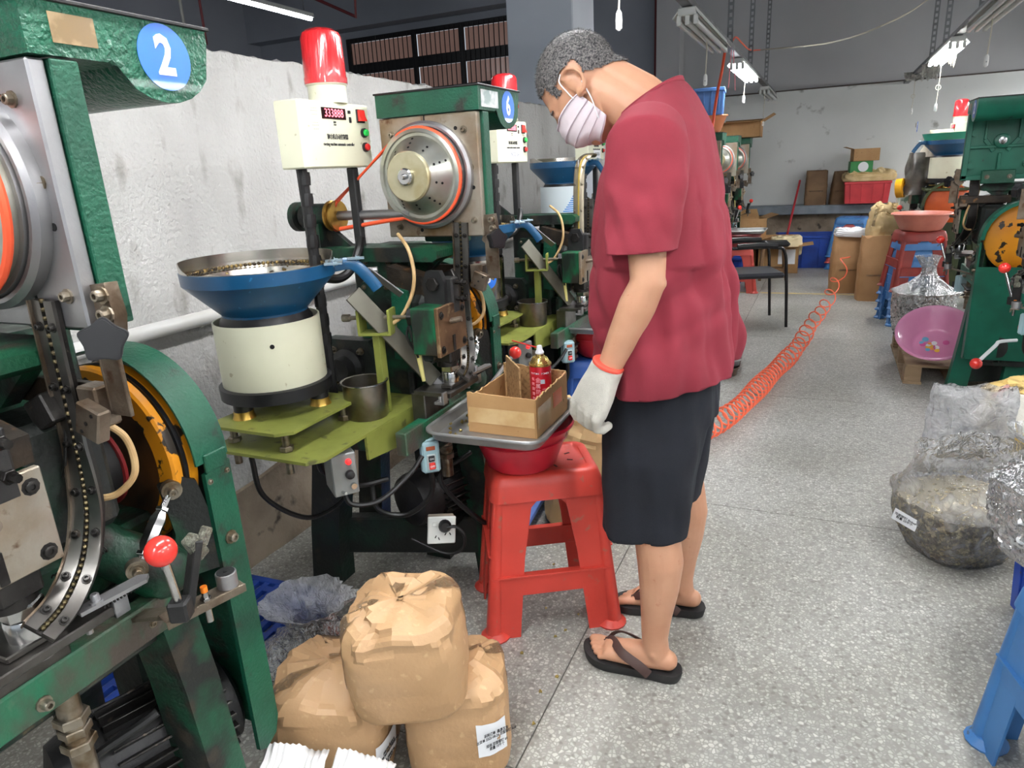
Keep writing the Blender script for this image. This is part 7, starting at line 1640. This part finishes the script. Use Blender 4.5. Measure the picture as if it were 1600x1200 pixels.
a = ay(1231, 362, 9.95); MB().cyl((a.x - 0.05, 9.90, 0.0), a, 0.06, 0.014, n=12).build('bristles', mat('broom_bristles', (150, 40, 46), 0.9), brm)
REDC = mat('red_crate_plastic', (206, 62, 66), 0.4, 0, (190, 52, 58), 7)
crate((0.46, 10.28), 0.74, 0.52, 0.36, 0.27, 0, REDC, 'red plastic crate on the bench at the back wall')
paper_bag((0.47, 10.28), 1.01, 0.62, 0.36, 0.14, 0.1, 81, 'heap of pale straw paper on the red crate', (0, 0), None, crumple=2.4, group='crumpled paper', m=mat('straw_paper', (214, 190, 142), 0.7, 0, (190, 162, 112), 9))
def carton(c, z, sx, sy, h, yaw, lab, m=None, flaps=(1, 1, 1, 1), open_=True, print_=None):
    t = thing('carton', lab, 'carton', (c[0], c[1], z), yaw, 'cartons', off=(0, 0, 0)); m = m or CARD()
    if open_:
        mb = MB(); th = 0.006
        mb.bx(-sx / 2, sx / 2, -sy / 2, -sy / 2 + th, 0, h, 0.001); mb.bx(-sx / 2, sx / 2, sy / 2 - th, sy / 2, 0, h, 0.001); mb.bx(-sx / 2, -sx / 2 + th, -sy / 2, sy / 2, 0, h, 0.001); mb.bx(sx / 2 - th, sx / 2, -sy / 2, sy / 2, 0, h, 0.001); mb.bx(-sx / 2, sx / 2, -sy / 2, sy / 2, 0, th, 0.001); mb.build('box', m, t)
        fl_ = [((0, -sy / 2), (1, 0), sx, (0, -1)), ((0, sy / 2), (1, 0), sx, (0, 1)), ((-sx / 2, 0), (0, 1), sy, (-1, 0)), ((sx / 2, 0), (0, 1), sy, (1, 0))]
        for (o, d, L, n_), on in zip(fl_, flaps):
            if not on: continue
            e = Vector((n_[0], n_[1], 0)) * 0.8 + Vector((0, 0, 0.35 * on - 0.1)); e.normalize(); w_ = min(sx, sy) * 0.45
            mb = MB(); p = Vector((o[0], o[1], h)); mb.box(p + e * w_ / 2, (L * 0.97, w_, 0.004), Matrix((Vector((d[0], d[1], 0)), e, Vector((d[0], d[1], 0)).cross(e))).transposed(), 0.0008); mb.build('flap', m, t)
    else: MB().bx(-sx / 2, sx / 2, -sy / 2, sy / 2, 0, h, 0.003).build('box', m, t)
    if print_: MB().bx(print_[0] * sx, print_[1] * sx, -sy / 2 - 0.002, -sy / 2 + 0.002, print_[2] * h, print_[3] * h, 0.0005).build('label', WHITE(), t)
    return t
gb = carton((0.36, 10.24), 1.10, 0.26, 0.2, 0.16, 0.1, 'green printed box in the straw paper on the red crate', mat('green_print_box', (44, 132, 64), 0.5), (0, 0, 0, 0)); MB().lathe([(0.06, 0), (0.06, 0.001)], (0.02, -0.101, 0.09), (0, -1, 0), 20).build('round_logo', WHITE(), gb)
carton((0.40, 10.24), 1.26, 0.30, 0.22, 0.15, 0.15, 'small open brown box on top of the green printed box', None, (0, 0, 1, 0))
crate((-0.16, 9.75), 0.0, 0.80, 0.55, 0.40, 0.08, DBLUE(), 'large blue crate on the floor below the bench')
carton((-0.50, 9.2), 0.0, 0.46, 0.36, 0.32, 0.05, 'open brown carton with white labels in front of the blue crate', None, (0.5, 2, 1, 0.6), print_=(0.0, 0.42, 0.35, 0.9))
paper_bag((-0.42, 9.25), 0.20, 0.36, 0.26, 0.24, 0.2, 85, 'cream foam wrapped bundle in the open brown carton', (0, 0), None, crumple=1.2, group='crumpled paper', m=mat('cream_foam', (226, 210, 170), 0.7))
carton((-1.0, 9.5), 0.0, 0.50, 0.40, 0.36, -0.1, 'brown carton behind the wooden stool', None, (1, 2, 0, 1))
carton((-0.95, 9.55), 0.365, 0.46, 0.34, 0.26, 0.35, 'tilted open carton lying on the other cartons', None, (0, 2, 1, 1))
# wooden stool with black cushion
ws = thing('wooden_stool', 'small wooden stool with a black padded seat in front of the cartons', 'stool', (-0.52, 8.55, 0), 0.15, off=(0, 0, 0)); W2 = mat('dark_wood', (122, 92, 60), 0.6, 0, (96, 70, 44), 5, stretch=(4, 4, 0.5))
MB().box((0, 0, 0.415), (0.33, 0.27, 0.05), None, 0.018).build('cushion', BLACK(), ws); MB().bx(-0.14, 0.14, -0.11, 0.11, 0.37, 0.392).build('seat_board', W2, ws)
for sx in (-1, 1):
    for sy in (-1, 1): MB().bar((sx * 0.145, sy * 0.11, 0.0), (sx * 0.11, sy * 0.085, 0.375), 0.032, 0.028).build('leg', W2, ws)
for s in (-1, 1): MB().bar((-0.13, s * 0.10, 0.12), (0.13, s * 0.10, 0.12), 0.02, 0.025).build('stretcher', W2, ws); MB().bar((s * 0.13, -0.1, 0.16), (s * 0.13, 0.1, 0.16), 0.02, 0.025).build('stretcher', W2, ws)
# black tube armchair
ch = thing('armchair', 'black tubular armchair with padded seat right behind the man', 'chair', (-0.55, 6.20, 0), 0, off=(0, 0, 0)); BT = mat('black_gloss_tube', (22, 22, 24), 0.25, 0.1)
rot = Matrix.Rotation(R(20), 3, 'Z')
for sy in (-1, 1):
    P = [Vector((0.25, sy * 0.24, 0)), Vector((0.225, sy * 0.24, 0.42)), Vector((0.20, sy * 0.24, 0.62)), Vector((0.12, sy * 0.24, 0.665)), Vector((-0.22, sy * 0.24, 0.67))]
    MB().tube([rot @ p for p in smooth_path(P, 6)], 0.0125, 10).build('front_leg', BT, ch)
    MB().tube([rot @ p for p in smooth_path([Vector((-0.28, sy * 0.24, 0)), Vector((-0.24, sy * 0.24, 0.42)), Vector((-0.30, sy * 0.24, 0.90))], 6)], 0.0125, 10).build('rear_leg', BT, ch)
    MB().tube([rot @ Vector((0.14, sy * 0.24, 0.675)), rot @ Vector((0.0, sy * 0.24, 0.685)), rot @ Vector((-0.18, sy * 0.24, 0.68))], 0.024, 10, flat=0.7).build('armrest', BLACK(), ch)
MB().box(rot @ Vector((-0.0, 0, 0.43)), (0.46, 0.44, 0.045), rot, 0.02).build('seat', mat('dark_vinyl', (44, 46, 52), 0.35), ch); MB().box(rot @ Vector((-0.28, 0, 0.72)), (0.04, 0.42, 0.30), rot, 0.018).build('backrest', mat('dark_vinyl', (44, 46, 52), 0.35), ch)
# red stool, dark red basin and tray beside the far machines
stool((-0.84, 7.75), R(8), (0.30, 0.26), 0.47, mat('brick_red_plastic', (178, 64, 54), 0.45), 'brick red plastic stool under the dark red basin', base=(0.41, 0.36))
basin((-0.82, 7.75), 0.472, 0.17, 0.225, 0.14, mat('dark_red_plastic', (120, 34, 38), 0.35), 'dark red basin on the brick red stool', ridge=False)
metal_tray((-0.80, 7.73), 0.622, 0.50, 0.40, 'metal tray resting on the dark red basin')
crate((-0.93, 8.25), 0.0, 0.2, 0.2, 0.3, 0, DBLUE(), 'small blue bucket-like crate behind the brick red stool')
# things on top of the far machine hoods
crate((-1.02, 6.66), 1.60 + 0.14, 0.26, 0.32, 0.22, 0.1, mat('blue_bin', (70, 112, 170), 0.4), 'blue storage bin on top of the sixth machine', name='storage_bin'); bpy.context.view_layer.update()
basin((-1.0, 6.68), 1.60, 0.09, 0.14, 0.138, mat('orange_bowl', (216, 134, 92), 0.4), 'orange plastic bowl under the blue storage bin', ridge=False, name='plastic_bowl')
carton((-1.0, 9.1), 1.60, 0.46, 0.36, 0.17, 0.0, 'open brown carton on top of the eighth machine', None, (0.3, 1, 1.6, 1.6))
# metal boxes on the floor past the man
for i, (z, h) in enumerate(((0.0, 0.06), (0.06, 0.05))):
    o = metal_tray((-0.62, 4.72 + 0.02 * i), z, 0.34, 0.46, ['lower bronze metal tray on the floor past the man', 'upper metal tray with tilted edge on the floor past the man'][i], 0.05 + 0.06 * i, h, m=mat('bronze_tray', (120, 104, 92), 0.35, 0.8) if i == 0 else None)
# far right: blue stool stack and clutter behind the machines
stool((0.30, 9.55), R(-10), (0.32, 0.28), 0.47, BLUEP(), 'blue plastic stool by the bench at the far end', base=(0.44, 0.38), z0=0.0)
stool((0.30, 9.55), R(-10), (0.32, 0.28), 0.47, mat('faded_red_plastic', (176, 76, 72), 0.5), 'faded red stool nested on the far blue stool', base=(0.44, 0.38), z0=0.075)
stool((0.30, 9.55), R(-10), (0.32, 0.28), 0.47, BLUEP(), 'upper blue stool of the far nested three', base=(0.44, 0.38), z0=0.15)
carton((0.33, 8.9), 0.0, 0.36, 0.30, 0.30, 0.1, 'small brown carton in front of the far blue stools', None, (0, 0, 0, 0))
paper_bag((0.33, 8.9), 0.30, 0.3, 0.24, 0.14, 0.3, 93, 'milky plastic bag sticking out of the small brown carton', (0, 0), None, crumple=1.6, group='crumpled paper', m=poly_film('clear_film_milky', (226, 230, 232), 0.42))
def bundle(c, z, r, h, lab, m, seed): 
    mb = MB(); V = []; nth = 30
    for i in range(15):
        s = i / 14
        for k in range(nth):
            a = 2 * math.pi * k / nth; rr = r * (1 - 0.35 * s ** 2) * (1 + 0.35 * noise.noise(Vector((math.cos(a) * 1.6, math.sin(a) * 1.6, s * 3 + seed)))); V.append(Vector((c[0] + rr * math.cos(a), c[1] + rr * math.sin(a), z + s * h)))
    mb.add(V, [(i * nth + k, i * nth + (k + 1) % nth, (i + 1) * nth + (k + 1) % nth, (i + 1) * nth + k) for i in range(14) for k in range(nth)] + [tuple(range(nth))[::-1], tuple(14 * nth + k for k in range(nth))])
    one(mb, 'wrapped_bundle', m, lab, 'bundle', ang=40)
one(MB().bx(0.62, 0.92, 7.5, 7.9, 0.62, 0.98, 0.004), 'machine_case', mat('white_green_case', (206, 206, 196), 0.5, 0, (120, 150, 130), 12, (0.55, 0.6)), 'off-white case with green marks left of the olive machine', 'case')
one(MB().bx(0.58, 1.2, 7.45, 7.95, 0.0, 0.62, 0.01), 'side_table', DGREEN(), 'dark green table under the off-white case', 'table')
bundle((0.74, 7.35), 0.98, 0.13, 0.36, 'dark plastic wrapped bundle left of the right blue bowl', mat('dark_wrap', (104, 100, 92), 0.4, 0, (70, 66, 60), 8, (0.4, 0.6)), 4)
bundle((0.86, 7.3), 1.30, 0.13, 0.22, 'pale paper bundle on the dark wrapped bundle', mat('pale_wrap', (206, 196, 178), 0.6, 0, (180, 168, 146), 8), 9)
one(MB().lathe([(0.075, -0.03), (0.085, -0.028), (0.085, 0.028), (0.075, 0.03), (0.045, 0.03), (0.045, -0.03), (0.075, -0.03)], ay(1407, 294, 7.35), (0.9, -0.3, 0.1), 28, cap0=False, cap1=False), 'tape_roll', mat('yellow_tape', (230, 166, 30), 0.3), 'yellow tape roll hanging beside the olive machine', 'tape roll')
one(MB().loft([(Vector((0.98, 4.45, 0.72)), X * 0.07, Y_ * 0.06, 0.7), (Vector((1.0, 4.45, 0.78)), X * 0.09, Y_ * 0.08, 0.7), (Vector((1.0, 4.45, 1.0)), X * 0.11, Y_ * 0.10, 0.7), (Vector((1.0, 4.45, 1.02)), X * 0.12, Y_ * 0.11, 0.7)], 24), 'feed_hopper', mat('coral_plastic', (232, 74, 74), 0.35), 'coral red plastic hopper on the right-hand machine', 'hopper')
# extra lever at the foot of the right machine
bl = ay(1525, 568, 3.95); bl2 = ay(1562, 534, 4.05)
lv2 = thing('foot_lever', 'white bent lever with red ball low on the right-hand green machine', 'lever', bl); MB().tube(smooth_path([bl, bl.lerp(bl2, 0.8), bl2, bl2 + Vector((0.08, 0.05, 0.0))], 5), 0.009, 8).build('rod', WHITE(), lv2); MB().sphere(bl, 0.028, 18, 12).build('ball', REDB(), lv2)
# faint clean up of helper properties
for o in bpy.data.objects:
    if '_o' in o: del o['_o']
